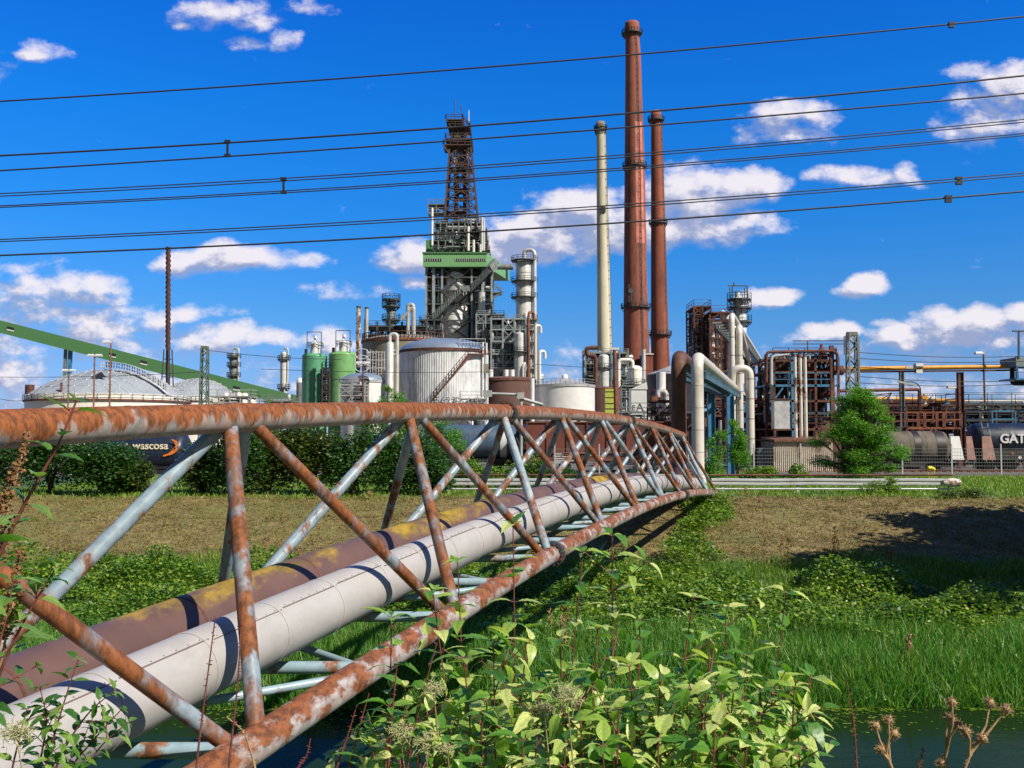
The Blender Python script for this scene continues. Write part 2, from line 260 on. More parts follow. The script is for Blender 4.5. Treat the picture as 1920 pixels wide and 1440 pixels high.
# ------------------------------------------------------------------ mesh builder
class MB:
    def __init__(s): s.v = []; s.f = []; s.s = []
    def add(s, vs, fs, sm=False):
        o = len(s.v); s.v += [tuple(v) for v in vs]; s.f += [tuple(i+o for i in f) for f in fs]; s.s += [sm]*len(fs); return s
    def box(s, x0, x1, y0, y1, z0, z1):
        v = [(x, y, z) for z in (z0, z1) for y in (y0, y1) for x in (x0, x1)]
        return s.add(v, [(0, 2, 3, 1), (4, 5, 7, 6), (0, 1, 5, 4), (2, 6, 7, 3), (0, 4, 6, 2), (1, 3, 7, 5)])
    def beam(s, p, q, w, h=None):
        h = h or w; p = Vector(p); q = Vector(q); d = (q-p)
        if d.length < 1e-5: return s
        d.normalize(); up = Vector((0, 0, 1)) if abs(d.z) < .95 else Vector((0, 1, 0))
        a = d.cross(up).normalized()*w/2; b = a.cross(d).normalized()*h/2
        v = [x+i*a+j*b for x in (p, q) for i, j in ((-1, -1), (1, -1), (1, 1), (-1, 1))]
        return s.add(v, [(0, 1, 2, 3), (7, 6, 5, 4), (0, 4, 5, 1), (1, 5, 6, 2), (2, 6, 7, 3), (3, 7, 4, 0)])
    def tube(s, pts, r, n=10, caps=True, sm=True):
        pts = [Vector(p) for p in pts]; rs = r if isinstance(r, (list, tuple)) else [r]*len(pts); k = len(pts)
        vs = []; fr = None
        for i, p in enumerate(pts):
            d = (pts[min(i+1, k-1)]-pts[max(i-1, 0)]).normalized()
            if fr is None:
                up = Vector((0, 0, 1)) if abs(d.z) < .9 else Vector((0, 1, 0)); fr = d.cross(up).normalized()
            else: fr = (fr-d*fr.dot(d)).normalized()
            b = d.cross(fr)
            for j in range(n):
                t = 2*math.pi*j/n; vs.append(p+(fr*math.cos(t)+b*math.sin(t))*rs[i])
        fs = [(i*n+j, i*n+(j+1) % n, (i+1)*n+(j+1) % n, (i+1)*n+j) for i in range(k-1) for j in range(n)]
        s.add(vs, fs, sm)
        if caps: s.add(vs[:n], [tuple(range(n))[::-1]]); s.add(vs[-n:], [tuple(range(n))])
        return s
    def lathe(s, c, prof, n=24, sm=True):
        c = Vector(c); vs = []
        for r, z in prof:
            for j in range(n): t = 2*math.pi*j/n; vs.append(c+Vector((r*math.cos(t), r*math.sin(t), z)))
        s.add(vs, [(i*n+j, i*n+(j+1) % n, (i+1)*n+(j+1) % n, (i+1)*n+j) for i in range(len(prof)-1) for j in range(n)], sm); return s
    def disc(s, c, r, n=20):
        c = Vector(c); return s.add([c+Vector((r*math.cos(2*math.pi*j/n), r*math.sin(2*math.pi*j/n), 0)) for j in range(n)], [tuple(range(n))])
    def rail(s, pts, h=1.1, step=2.0, t=.06):
        pts = [Vector(p) for p in pts]
        for a, b in zip(pts, pts[1:]):
            for z in (h, h*.5): s.beam(a+Vector((0, 0, z)), b+Vector((0, 0, z)), t)
            m = max(1, int((b-a).length/step))
            for i in range(m+1): q = a.lerp(b, i/m); s.beam(q, q+Vector((0, 0, h)), t)
        return s
    def ladder(s, p, q, w=.5, t=.05, step=.6):
        p = Vector(p); q = Vector(q); a = Vector((w/2, 0, 0)); s.beam(p-a, q-a, t); s.beam(p+a, q+a, t); m = int((q-p).length/step)
        for i in range(1, m): c = p.lerp(q, i/m); s.beam(c-a, c+a, t*.7)
        return s
    def build(s, name, m, parent=None, loc=None):
        me = bpy.data.meshes.new(name); org = ORG[parent.name] if parent else Vector(loc or (0, 0, 0))
        me.from_pydata([(v[0]-org.x, v[1]-org.y, v[2]-org.z) for v in s.v], [], s.f)
        me.polygons.foreach_set('use_smooth', s.s); me.materials.append(m); me.update()
        return link(name, me, parent, org)
ORG = {}
def link(name, me, parent, org):
    o = bpy.data.objects.new(name, me); COL.objects.link(o); ORG[o.name] = Vector(org)
    if parent: o.parent = parent
    else: o.location = org
    return o
def tag(o, label, cat, group=None):
    o['label'] = label; o['category'] = cat
    if group: o['group'] = group
    return o
def thing(name, label, cat, loc=(0, 0, 0), group=None):
    o = bpy.data.objects.new(name, None); COL.objects.link(o); o.location = loc; o.empty_display_size = .3; ORG[o.name] = Vector(loc)
    return tag(o, label, cat, group)
def dup(root, loc, label=None, group=None, rotz=None, sc=None):
    def cp_(o, par):
        c = o.copy(); COL.objects.link(c); ORG[c.name] = Vector(loc)
        if par: c.parent = par
        for ch in list(o.children): cp_(ch, c)
        return c
    r = cp_(root, None); r.location = loc
    if label: r['label'] = label
    if group: r['group'] = group
    if rotz is not None: r.rotation_euler.z = rotz
    if sc: r.scale = (sc, sc, sc) if isinstance(sc, (int, float)) else sc
    return r
def structure(o, kind='structure'): o['kind'] = kind; return o
def fillet(pts, R, seg=6):
    pts = [Vector(p) for p in pts]; out = [pts[0]]
    for a, b, c in zip(pts, pts[1:], pts[2:]):
        d1 = (a-b); d2 = (c-b); r = min(R, d1.length*.49, d2.length*.49); p1 = b+d1.normalized()*r; p2 = b+d2.normalized()*r
        for i in range(seg+1):
            t = i/seg; out.append(p1*(1-t)**2+b*2*t*(1-t)+p2*t*t)
    out.append(pts[-1]); return out
def text_mesh(body, size, m, parent, p, rot, name='lettering', depth=.01, bold=0):
    cu = bpy.data.curves.new('t', 'FONT'); cu.body = body; cu.size = size; cu.extrude = depth; cu.offset = bold; cu.align_x = 'CENTER'; cu.align_y = 'CENTER'
    ob = bpy.data.objects.new('t', cu); COL.objects.link(ob); dg = bpy.context.evaluated_depsgraph_get(); dg.update()
    me = bpy.data.meshes.new_from_object(ob.evaluated_get(dg)); bpy.data.objects.remove(ob); bpy.data.curves.remove(cu)
    me.name = name
    me.materials.clear(); me.materials.append(m); mt = Matrix.Translation(Vector(p)-ORG[parent.name]) @ rot.to_4x4(); me.transform(mt)
    return link(name, me, parent, ORG[parent.name])
FACE_CAM = Matrix.Rotation(math.pi/2, 3, 'X')
# ------------------------------------------------------------------ leaves in bulk
def quads_mesh(name, V, rnd, m, parent=None, loc=(0, 0, 0), nv=4):
    """V: (n, nv, 3) array of face corners"""
    n = len(V); me = bpy.data.meshes.new(name); org = ORG[parent.name] if parent else Vector(loc)
    co = (V.reshape(-1, 3)-np.array(org)).astype(np.float32)
    me.vertices.add(n*nv); me.vertices.foreach_set('co', co.ravel())
    me.loops.add(n*nv); me.loops.foreach_set('vertex_index', np.arange(n*nv, dtype=np.int32))
    me.polygons.add(n); me.polygons.foreach_set('loop_start', np.arange(0, n*nv, nv, dtype=np.int32)); me.polygons.foreach_set('loop_total', np.full(n, nv, np.int32))
    a = me.attributes.new('rnd', 'FLOAT', 'FACE'); a.data.foreach_set('value', rnd.astype(np.float32))
    me.materials.append(m); me.update(calc_edges=True); me.validate()
    return link(name, me, parent, org)
def leaf_quads(rg, C, size, tilt=1.0, aspect=.55):
    """rhombic leaves at centres C, random orientation (tilt 0 = flat)"""
    n = len(C); az = rg.uniform(0, 2*np.pi, n); sz = size*rg.uniform(.6, 1.35, n)
    d = np.stack([np.cos(az), np.sin(az), rg.normal(0, .45*tilt, n)], 1); d /= np.linalg.norm(d, axis=1)[:, None]
    r = rg.normal(0, 1, (n, 3)); r[:, 2] *= tilt; r[:, 2] += 0
    up = np.stack([rg.normal(0, .75*tilt, n), rg.normal(0, .75*tilt, n), np.ones(n)], 1)
    w = np.cross(d, up); w /= np.linalg.norm(w, axis=1)[:, None]+1e-9
    L = d*sz[:, None]/2; Wd = w*(sz*aspect)[:, None]/2
    return np.stack([C-L, C+Wd-L*.1, C+L, C-Wd-L*.1], 1)
def blade_quads(rg, B, h, w, lean=.35):
    n = len(B); az = rg.uniform(0, 2*np.pi, n); hh = h*rg.uniform(.55, 1.25, n); ww = w*rg.uniform(.6, 1.3, n)
    s = np.stack([np.cos(az), np.sin(az), np.zeros(n)], 1)*ww[:, None]/2
    a2 = rg.uniform(0, 2*np.pi, n); ln = np.abs(rg.normal(0, lean, n))
    l = np.stack([np.cos(a2)*ln, np.sin(a2)*ln, np.ones(n)], 1); l /= np.linalg.norm(l, axis=1)[:, None]
    T = B+l*hh[:, None]; Tm = T; l2 = np.stack([np.cos(a2)*ln*2, np.sin(a2)*ln*2, np.zeros(n)], 1)
    M1 = B+l*(hh*.55)[:, None]; T = M1+(l+l2*.5)*(hh*.45)[:, None]
    q1 = np.stack([B-s, B+s, M1+s*.8, M1-s*.8], 1); q2 = np.stack([M1-s*.8, M1+s*.8, T+s*.08, T-s*.08], 1)
    return np.concatenate([q1, q2])
# ------------------------------------------------------------------ terrain, river
YK = [-80, 1.0, 3, 8, 13, 15, 24, 25.4, 26.6, 30, 38, 46, 48.2, 6000]
ZR = [1.4, 1.4, .9, -.8, -3.6, -4.6, -4.9, -4.05, -3.45, -2.95, -1.9, -.35, 0, 0]
ZL = [1.0, -.2, -.6, -1.6, -3.6, -4.6, -4.9, -4.05, -3.45, -2.95, -1.9, -.35, 0, 0]
def H(x, y):
    x = np.asarray(x, float); y = np.asarray(y, float)
    t = np.clip((-x-2)/2, 0, 1); z = np.interp(y, YK, ZR)*(1-t)+np.interp(y, YK, ZL)*t
    bump = .10*np.sin(x*.9+y*.35)*np.sin(y*.8-x*.3)+.06*np.sin(x*2.3+1)*np.sin(y*1.9)
    return z+bump*np.clip((y-25)/2, 0, 1)*np.clip((50-y)/4, 0, 1)
def ground():
    xs = np.concatenate([-np.geomspace(3000, 42, 14), np.arange(-40, 60.1, .7), np.geomspace(62, 3000, 14)])
    ys = np.concatenate([[-80, -40, -15, -5, 0], np.arange(1, 25, .8), np.arange(25, 50.5, .5), [53, 60, 75, 100, 160, 300, 600, 1200, 2500, 6000]])
    XX, YY = np.meshgrid(xs, ys); ZZ = H(XX, YY); nx = len(xs); ny = len(ys)
    V = np.stack([XX, YY, ZZ], -1).reshape(-1, 3)
    mb = MB(); mb.v = [tuple(v) for v in V]; mb.f = [(j*nx+i, j*nx+i+1, (j+1)*nx+i+1, (j+1)*nx+i) for j in range(ny-1) for i in range(nx-1)]; mb.s = [True]*len(mb.f)
    m, t, b, o = base_mat('ground_soil'); geo = t.nodes.new('ShaderNodeNewGeometry'); pos = geo.outputs['Position']
    s = t.nodes.new('ShaderNodeSeparateXYZ'); t.links.new(pos, s.inputs[0]); y = mth(t, 'ADD', s.outputs['Y'], mth(t, 'MULTIPLY_ADD', noise(t, pos, .6, 4), 4, -2))
    n1 = noise(t, pos, 2.2, 6, .7); n2 = noise(t, pos, 9, 6, .7); n3 = noise(t, pos, .25, 3)
    mown = mixc(t, sstep(t, n1, .35, .68), (.14, .10, .032), (.29, .225, .08))
    mown = mixc(t, mth(t, 'MULTIPLY', sstep(t, n2, .3, .52), -1) if False else sstep(t, n2, .52, .36), mown, (.06, .036, .018))
    mown = mixc(t, mth(t, 'MULTIPLY', sstep(t, n3, .45, .65), .55), mown, (.13, .15, .04))
    green = mixc(t, sstep(t, n1, .4, .65), (.03, .07, .012), (.075, .15, .025))
    f1 = sstep(t, y, 37, 39.5); c = mixc(t, f1, green, mown)
    f2 = sstep(t, y, 47.5, 49.0); c = mixc(t, f2, c, green)
    yard = mixc(t, sstep(t, n1, .4, .6), (.10, .085, .07), (.17, .15, .13)); f3 = sstep(t, y, 68, 73); c = mixc(t, f3, c, yard)
    t.links.new(c, b.inputs['Base Color']); b.inputs['Roughness'].default_value = .95
    bn = t.nodes.new('ShaderNodeBump'); bn.inputs['Distance'].default_value = .12; bn.inputs['Strength'].default_value = .7; t.links.new(n1, bn.inputs['Height']); t.links.new(bn.outputs[0], b.inputs['Normal'])
    structure(mb.build('ground', m))
    w = MB(); w.add([(-900, 13.0, -4.0), (900, 13.0, -4.0), (900, 26.6, -4.0), (-900, 26.6, -4.0)], [(0, 1, 2, 3)])
    m, t, b, o = base_mat('river_water'); b.inputs['Base Color'].default_value = (.010, .026, .007, 1); b.inputs['Roughness'].default_value = .05; b.inputs['IOR'].default_value = 1.33; b.inputs['Specular IOR Level'].default_value = .035
    geo = t.nodes.new('ShaderNodeNewGeometry'); bn = t.nodes.new('ShaderNodeBump'); bn.inputs['Distance'].default_value = .02; bn.inputs['Strength'].default_value = .6
    t.links.new(noise(t, geo.outputs['Position'], 2.2, 4, .6, (.55, 1.6, 1)), bn.inputs['Height']); t.links.new(bn.outputs[0], b.inputs['Normal'])
    structure(w.build('river', m))
ground()
# ------------------------------------------------------------------ the truss pipe bridge
def ztop(d): return CZ+.53-.0013*(d-26.8)**2
def zbot(d): return CZ-2.07-.00174*(d-26)**2
def BT(d, L, z): return Vector((.3083*d-L, d, z))
LT, LF, LB = 6.23, 4.73, 7.73
def T(d): return BT(d, LT, ztop(d))
def F(d): return BT(d, LF, zbot(d))
def B(d): return BT(d, LB, zbot(d))
dt = [10.5+4.6*k for k in range(-1, 9)]; db = [8.19+4.6*k for k in range(-1, 10)]
bridge = thing('truss_pipe_bridge', 'rusty pale blue triangular truss bridge of tubes carrying two pipelines over the river', 'pipe bridge', (.3083*3.5-6.2, 3.5, zbot(3.5)))
def chord(fn, a, b, m, name, r=.155):
    mb = MB(); n = int((b-a)/.8); mb.tube([fn(a+(b-a)*i/n) for i in range(n+1)], r, 28); 
    return mb, m, name
ends = (dt[0]-.15, dt[-1]+.15)
mb, m, nm = chord(T, ends[0], ends[1], M['chord'], 'top_chord', .155); top = mb.build('top_chord', m, bridge)
for fn in (F, B):
    mb, m, nm = chord(fn, 3.2, 50.0, M['chord_low'], 'bottom_chord', .155); mb.build('bottom_chord', m, bridge)
def ringband(mb, fn, d, r, w, n=28):
    a = fn(d-w/2); b = fn(d+w/2); mb.tube([a, b], r, n)
# weld seams on chords
for fn, a, b, par in ((T, 6.5, 47, top),):
    rng = random.Random(3); d = a
    while d < b: w = MB(); ringband(w, fn, d, .1585, .035); w.build('weld_seam', M['chord'], top); d += rng.choice([1.15, 1.15, 1.9, .55])
def flange(fn, d, nm='flange'):
    mb = MB(); ringband(mb, fn, d-.04, .235, .05); ringband(mb, fn, d+.04, .235, .05)
    fl = mb.build(nm, M['bolt'], bridge); bb = MB(); a = fn(d-.1); ax = (fn(d+.1)-a).normalized(); u = ax.cross(Vector((0, 0, 1))).normalized(); v = ax.cross(u)
    for i in range(14):
        t = 2*math.pi*i/14; o = u*math.cos(t)*.198+v*math.sin(t)*.198; bb.tube([fn(d)+o-ax*.10, fn(d)+o+ax*.10], .018, 6)
    bb.build('bolt', M['bolt'], fl)
flange(T, 19.85); flange(T, 33.4)
for fn in (F, B): flange(fn, 17.75); flange(fn, 36.0)
mi = 0
for k, d in enumerate(dt):
    for fn, mset in ((F, ('brace_rust', 'brace_rust')), (B, ('brace_blue', 'brace_blue'))):
        for j, e in enumerate((db[k], db[k+1])):
            p = T(d); q = fn(e)
            # meet the chord slightly off the node
            off = (-.16 if j == 0 else .16)
            p2 = T(d+off); q2 = fn(e+(.12 if j == 0 else -.12)); mm = M[mset[j]]
            if fn is F and (k % 4 == 2 and j == 1 or k == 0): mm = M['brace_rust']
            if fn is F and k >= 3 and (k+j) % 3 == 0: mm = M['brace_blue']
            mb = MB(); mb.tube([p2, q2], .082 if j == 0 else .072, 16, caps=False); mb.build('brace', mm, bridge)
    g_ = MB(); ringband(g_, T, d, .163, .42); g_.build('node_sleeve', M['chord'], bridge)
allb = sorted(db+dt)
for i, d in enumerate(allb):
    a = F(d); b = B(d); mb = MB(); z = Vector((0, 0, -.02)); mb.tube([a+z, b+z], .068, 14, caps=False); mb.build('cross_beam', M['beam_blue'], bridge)
    if i+1 < len(allb):
        e = allb[i+1]; mb = MB(); p, q = (F(d), B(e)) if i % 2 else (B(d), F(e)); lo = Vector((0, 0, -.07))
        mb.tube([p+lo, q+lo], .045, 10, caps=False); mb.build('floor_brace', M['beam_blue'], bridge)
for fn in (F, B):
    for d in (db[0], 49.6):
        c = fn(d); g0 = float(H(c.x, c.y)); mb = MB(); mb.box(c.x-.35, c.x+.35, c.y-.3, c.y+.3, min(g0, c.z)-.8, c.z-.155); mb.build('bearing_block', M['grey'], bridge)
# ------------------------------------------------------------------ the pipelines
def zj(d, r): return zbot(d)+.07+.05+r
gp = thing('insulated_pipeline', 'light grey insulated pipeline lying in the bridge and rising as a white riser behind it', 'pipeline', (.3083*6-5.7, 6, zbot(6)))
LG, RG = 5.70, .325
def GP(d): return BT(d, LG, zj(d, RG))
n = 60; a, b = 2.0, 49.2
run = [GP(a+(b-a)*i/n) for i in range(n+1)]
mb = MB(); mb.tube(run, RG, 36); jk = mb.build('pipe_jacket', M['jacket'], gp)
for i in range(40):
    d = 3.0+i*1.18
    if d > 48.6: break
    mb = MB(); ringband(mb, GP, d, RG+.006, .05 if i % 2 else .03, 36); mb.build('joint_band', M['jacket'], gp)
mb = MB(); w = MB()      # longitudinal seam on the upper right of the jacket
for i in range(40):
    d = 3.0+i*1.18
    if d > 48.2: break
    th = .93+.05*math.sin(i*2.1)
    for j in range(6):
        pts = []
        for e in (d+.02+j*.19, d+.02+(j+1)*.19):
            c = GP(e); pts.append(c+Vector((math.cos(th), 0, math.sin(th)))*(RG+.004))
        mb.beam(pts[0], pts[1], .022, .01)
    for j in range(7):
        e = d+.1+j*.16; c = GP(e); p = c+Vector((math.cos(th), 0, math.sin(th)))*(RG+.004); w.beam(p-Vector((.012, 0, -.01)), p+Vector((-.018, 0, .02)), .009)
mb.build('seam_strip', M['jacket_seam'], jk); w.build('seam_clips', M['jacket_seam'], jk)['kind'] = 'stuff'
# riser and overhead run
RX, RY = X(1308, 50), 50.0; zt = Z(670, 50)
end = P(1392, 742, 97)
r0 = GP(49.0)
mb = MB(); pts = fillet([r0, GP(49.9)+Vector((.1, .1, .1)), Vector((RX, RY, .9)), Vector((RX, RY, zt)), Vector((end.x, end.y, zt)), Vector((end.x, end.y, 0.1))], .95, 9)
mb.tube(pts, .325, 26); ris = mb.build('riser_and_run', M['whitepipe'], gp)
for z in np.arange(1.0, zt-.6, 1.15): mb = MB(); mb.tube([(RX, RY, z-.02), (RX, RY, z+.02)], .333, 26); mb.build('joint_band', M['jacket'], ris)
for t in np.linspace(.03, .97, 34):
    c = Vector((RX, RY, zt)).lerp(Vector((end.x, end.y, zt)), t); dd = (Vector((end.x, end.y, zt))-Vector((RX, RY, zt))).normalized()*.025; mb = MB(); mb.tube([c-dd, c+dd], .333, 20); mb.build('joint_band', M['jacket'], ris)
bpn = thing('brown_pipeline', 'dull brown pipeline with yellow lichen on the bridge, rising in a rusty bend', 'pipeline', (.3083*6-6.6, 6, zbot(6)))
LN, RN = 6.56, .35
def BP(d): return BT(d, LN, zj(d, RN))
mb = MB(); mb.tube([BP(a+(48.6-a)*i/n) for i in range(n+1)], RN, 32); bj = mb.build('pipe_shell', M['brownpipe'], bpn)
for i in range(20): mb = MB(); ringband(mb, BP, 3.2+i*2.3, RN+.004, .03, 32); mb.build('weld_seam', M['rust'], bj)
BX, BY = X(1273, 51), 51.0; zb = Z(668, 51)
mb = MB(); pts = fillet([BP(48.4), BP(49.5)+Vector((0, 0, .1)), Vector((BX, BY, 1.2)), Vector((BX, BY, zb)), Vector((end.x-1.5, end.y+1, zb)), Vector((end.x-1.5, end.y+1, .1))], 1.15, 10)
mb.tube(pts, .40, 26); mb.build('riser_and_run', mat('rusty_riser', (.105, .045, .030), .6, 0, (.17, .07, .035), .45, .15, .8, (1, 1, .3), .15), bpn)
# blue trestle under the overhead runs
tr = thing('pipe_trestle', 'blue steel trestle with closely spaced cross bars under the overhead pipe run', 'pipe trestle', (X(1352, 73), 73, 0))
s0 = Vector((RX, RY+1.2, zt)).lerp(Vector((end.x, end.y-1, zt)), .06); s1 = Vector((end.x, end.y-1, zt))
for off in (-1.15, .35):
    mb = MB(); o = Vector((off, 0, -.75)); mb.beam(s0+o, s1+o, .16, .28); mb.build('girder', M['bluesteel_shaded'], tr)
for i in range(30):
    mb = MB(); c = s0.lerp(s1, i/29); mb.beam(c+Vector((-1.35, 0, -.48)), c+Vector((.5, 0, -.48)), .10, .12); mb.build('cross_bar', M['bluesteel_shaded'], tr)
for Yc in (73, 92):
    for off in (-1.15, .30):
        t = (Yc-s0.y)/(s1.y-s0.y); c = s0.lerp(s1, t); mb = MB(); x = c.x+off
        mb.box(x-.25, x+.25, Yc-.02, Yc+.02, 0, zt-.93); mb.box(x-.27, x-.23, Yc-.2, Yc+.2, 0, zt-.93); mb.box(x+.23, x+.27, Yc-.2, Yc+.2, 0, zt-.93); mb.build('column', M['bluesteel'], tr)
# tall pipes beyond, running down and away to the right
D1 = 84
for (u, vt, vb, w_, mm, lab) in ((1374, 590, 700, 11, 'whitepipe', 'tall pale pipe bending away at its top, left of a twin'), (1388, 612, 745, 12, 'whitepipe', 'slightly lower pale pipe close behind the blue trestle')):
    r = w_/2/FPX*D1; x = X(u, D1); e = P(1426, 668, 135); q = thing('tall_pipe', lab, 'pipe', (x, D1, 0), 'tall pale pipes beyond the trestle')
    mb = MB(); z1 = Z(vt, D1); dx = 0 if u == 1374 else 0
    far = Vector((e.x-(0 if u == 1374 else 1.4), e.y, z1)); mb.tube(fillet([(x, D1, 0), (x, D1, z1), far, (far.x, far.y, .2)], .8, 7), r, 18); mb.build('pipe_run', M[mm], q)
    mb = MB()
    for z in np.arange(2, z1-1, 1.6): mb.tube([(x, D1, z-.03), (x, D1, z+.03)], r+.01, 18)
    mb.build('joint_band', M['jacket_seam'], q)
    if u == 1374:
        s_ = Vector((x, D1+1, z1-.6))
        for i in range(24): tw = MB(); c = s_.lerp(far+Vector((0, 0, -.6)), i/23); tw.beam(c+Vector((-1.5, 0, 0)), c+Vector((.4, 0, 0)), .14); tw.build('pipe_support', M['steelgrey'], q)
        tw = MB()
        for o in (-1.3, .2): tw.beam(s_+Vector((o, 0, -.3)), far+Vector((o, 0, -.9)), .2, .3)
        tw.build('girder', M['steel'], q)
        for i in (.35, .7, 1):
            c = s_.lerp(far, i); tw = MB(); tw.beam((c.x-1, c.y, 0), (c.x-1, c.y, z1-.9), .4); tw.build('column', M['steel'], q)
D2 = 82; q = thing('s_bend_pipe', 'off-white pipe with horizontal top offset and downward leg beside the trestle', 'pipe', (X(1407, D2), D2, 0))
mb = MB(); r = 7.5/FPX*D2; mb.tube(fillet([(X(1374, D2), D2+.5, Z(740, D2)), (X(1374, D2), D2, Z(691, D2)), (X(1407, D2), D2, Z(691, D2)), (X(1407, D2), D2, .1)], .7, 7), r, 20); pr = mb.build('pipe_run', M['whitepipe'], q)
mb = MB()
for z in np.arange(1, 8, 1.7): mb.tube([(X(1407, D2), D2, z-.03), (X(1407, D2), D2, z+.03)], r+.012, 20)
mb.build('joint_band', M['jacket_seam'], pr)
# ------------------------------------------------------------------ guard rails
def guardrail(u0, u1, lab, endcap=True):
    Y = 50.0; x0, x1 = X(u0, Y), X(u1, Y); q = thing('guardrail', lab, 'guardrail', (x0, Y, 0), 'crash barriers on the dike')
    prof = [(-.0, .78), (-.07, .74), (-.07, .66), (.0, .62), (-.01, .58), (-.07, .54), (-.07, .46), (0, .42)]
    mb = MB(); nseg = max(2, int((x1-x0)/1)); vs = []
    for i in range(nseg+1):
        x = x0+(x1-x0)*i/nseg; dz = .012*math.sin(x*1.3)
        for (dy, z) in prof: vs.append((x, Y-.06+dy, z+dz))
    k = len(prof); fs = [(i*k+j, (i+1)*k+j, (i+1)*k+j+1, i*k+j+1) for i in range(nseg) for j in range(k-1)]; mb.add(vs, fs)
    mb.build('rail', M['galv'], q); mb = MB(); mb.tube([(x0, Y+.12, .95), (x1, Y+.12, .95)], .05, 8); mb.build('top_pipe', M['rust'], q)
    mb = MB(); mb.tube([(x0, Y-.02, .24), (x1, Y-.02, .24)], .045, 8); mb.build('lower_pipe', M['galv'], q)
    m_ = int((x1-x0)/3.9)
    for i in range(m_+1):
        x = x0+.6+i*3.9
        if x < x1: mb = MB(); mb.box(x-.06, x+.06, Y-.04, Y+.06, -.3, .8); mb.build('post', M['galv'], q)
    if endcap: mb = MB(); mb.tube([(x1-.6, Y-.1, .58), (x1-.1, Y-.14, .58), (x1+.25, Y-.02, .56)], [.16, .24, .2], 12); mb.build('end_terminal', mat('rust_eaten_white', (.55, .52, .48), .6, 0, (.2, .07, .04), .46, .05, 2.5), q)
guardrail(822, 1290, 'crash barrier on the dike behind the bridge truss')
guardrail(1332, 1785, 'long white crash barrier on the dike with a rusty end terminal')
# ------------------------------------------------------------------ overhead conductors
def wire(pix, Y, r, lab, nm='power_line'):
    pts = [P(u, v, Y) for u, v in pix]; A = np.polyfit([p.x for p in pts], [p.z for p in pts], len(pts)-1 if len(pts) < 3 else 2)
    vs = [Vector((x, Y, float(np.polyval(A, x)))) for x in np.linspace(-70, 70, 57)]
    mb = MB(); mb.tube(vs, r, 6); return tag(mb.build(nm, M['wire'], None, (0, Y, float(np.polyval(A, 0)))), lab, 'power line', 'power lines crossing the sky'), A
WS = [([(0, 190), (1170, 104), (1920, 31)], 33, .028, 'topmost power line, crossing above the tall stack at its collar'),
 ([(0, 292), (860, 238), (1920, 142)], 30, .030, 'second power line down, joined to the one below by a spacer'),
 ([(0, 320), (860, 263), (1920, 175)], 30, .026, 'third power line down, hanging under the spacer near the left'),
 ([(0, 363), (860, 313), (1920, 224)], 29, .018, 'upper strand of the pair crossing the middle of the lattice tower'),
 ([(0, 368), (860, 318), (1920, 229)], 29.2, .018, 'lower strand of the pair crossing the middle of the lattice tower'),
 ([(0, 386), (860, 337), (1920, 250)], 29, .018, 'upper strand of the pair just below the tower middle'),
 ([(0, 389), (860, 341), (1920, 254)], 29.2, .018, 'lower strand of the pair just below the tower middle'),
 ([(0, 449), (860, 404), (1920, 324)], 28, .018, 'upper strand of the pair above the lowest power line'),
 ([(0, 453), (860, 409), (1920, 329)], 28.2, .018, 'lower strand of the pair above the lowest power line'),
 ([(0, 479), (860, 437), (1920, 359)], 27, .026, 'lowest power line, passing just above the green cladded storey')]
for a_ in WS: wire(*a_)
def spacer(u, v0, v1, Y, lab):
    p = P(u, v0, Y); q = P(u, v1, Y); mb = MB(); mb.beam(p+Vector((0, -.03, 0)), q+Vector((0, -.03, 0)), .06)
    for c in (p, q): mb.beam(c+Vector((-.09, -.03, 0)), c+Vector((.09, -.03, 0)), .09)
    tag(mb.build('line_spacer', M['black'], None, q), lab, 'wire spacer', 'spacers on the power lines')
spacer(427, 266, 292, 30, 'dark spacer joining the second and third power lines'); spacer(532, 336, 361, 29, 'dark spacer joining two line pairs left of the tower')
spacer(1783, 44, 50, 33, 'small clamp on the topmost power line at the right'); spacer(1797, 335, 344, 28, 'small spacer on the lower line pair at the right'); spacer(1777, 370, 377, 27, 'small clamp on the lowest power line at the right')
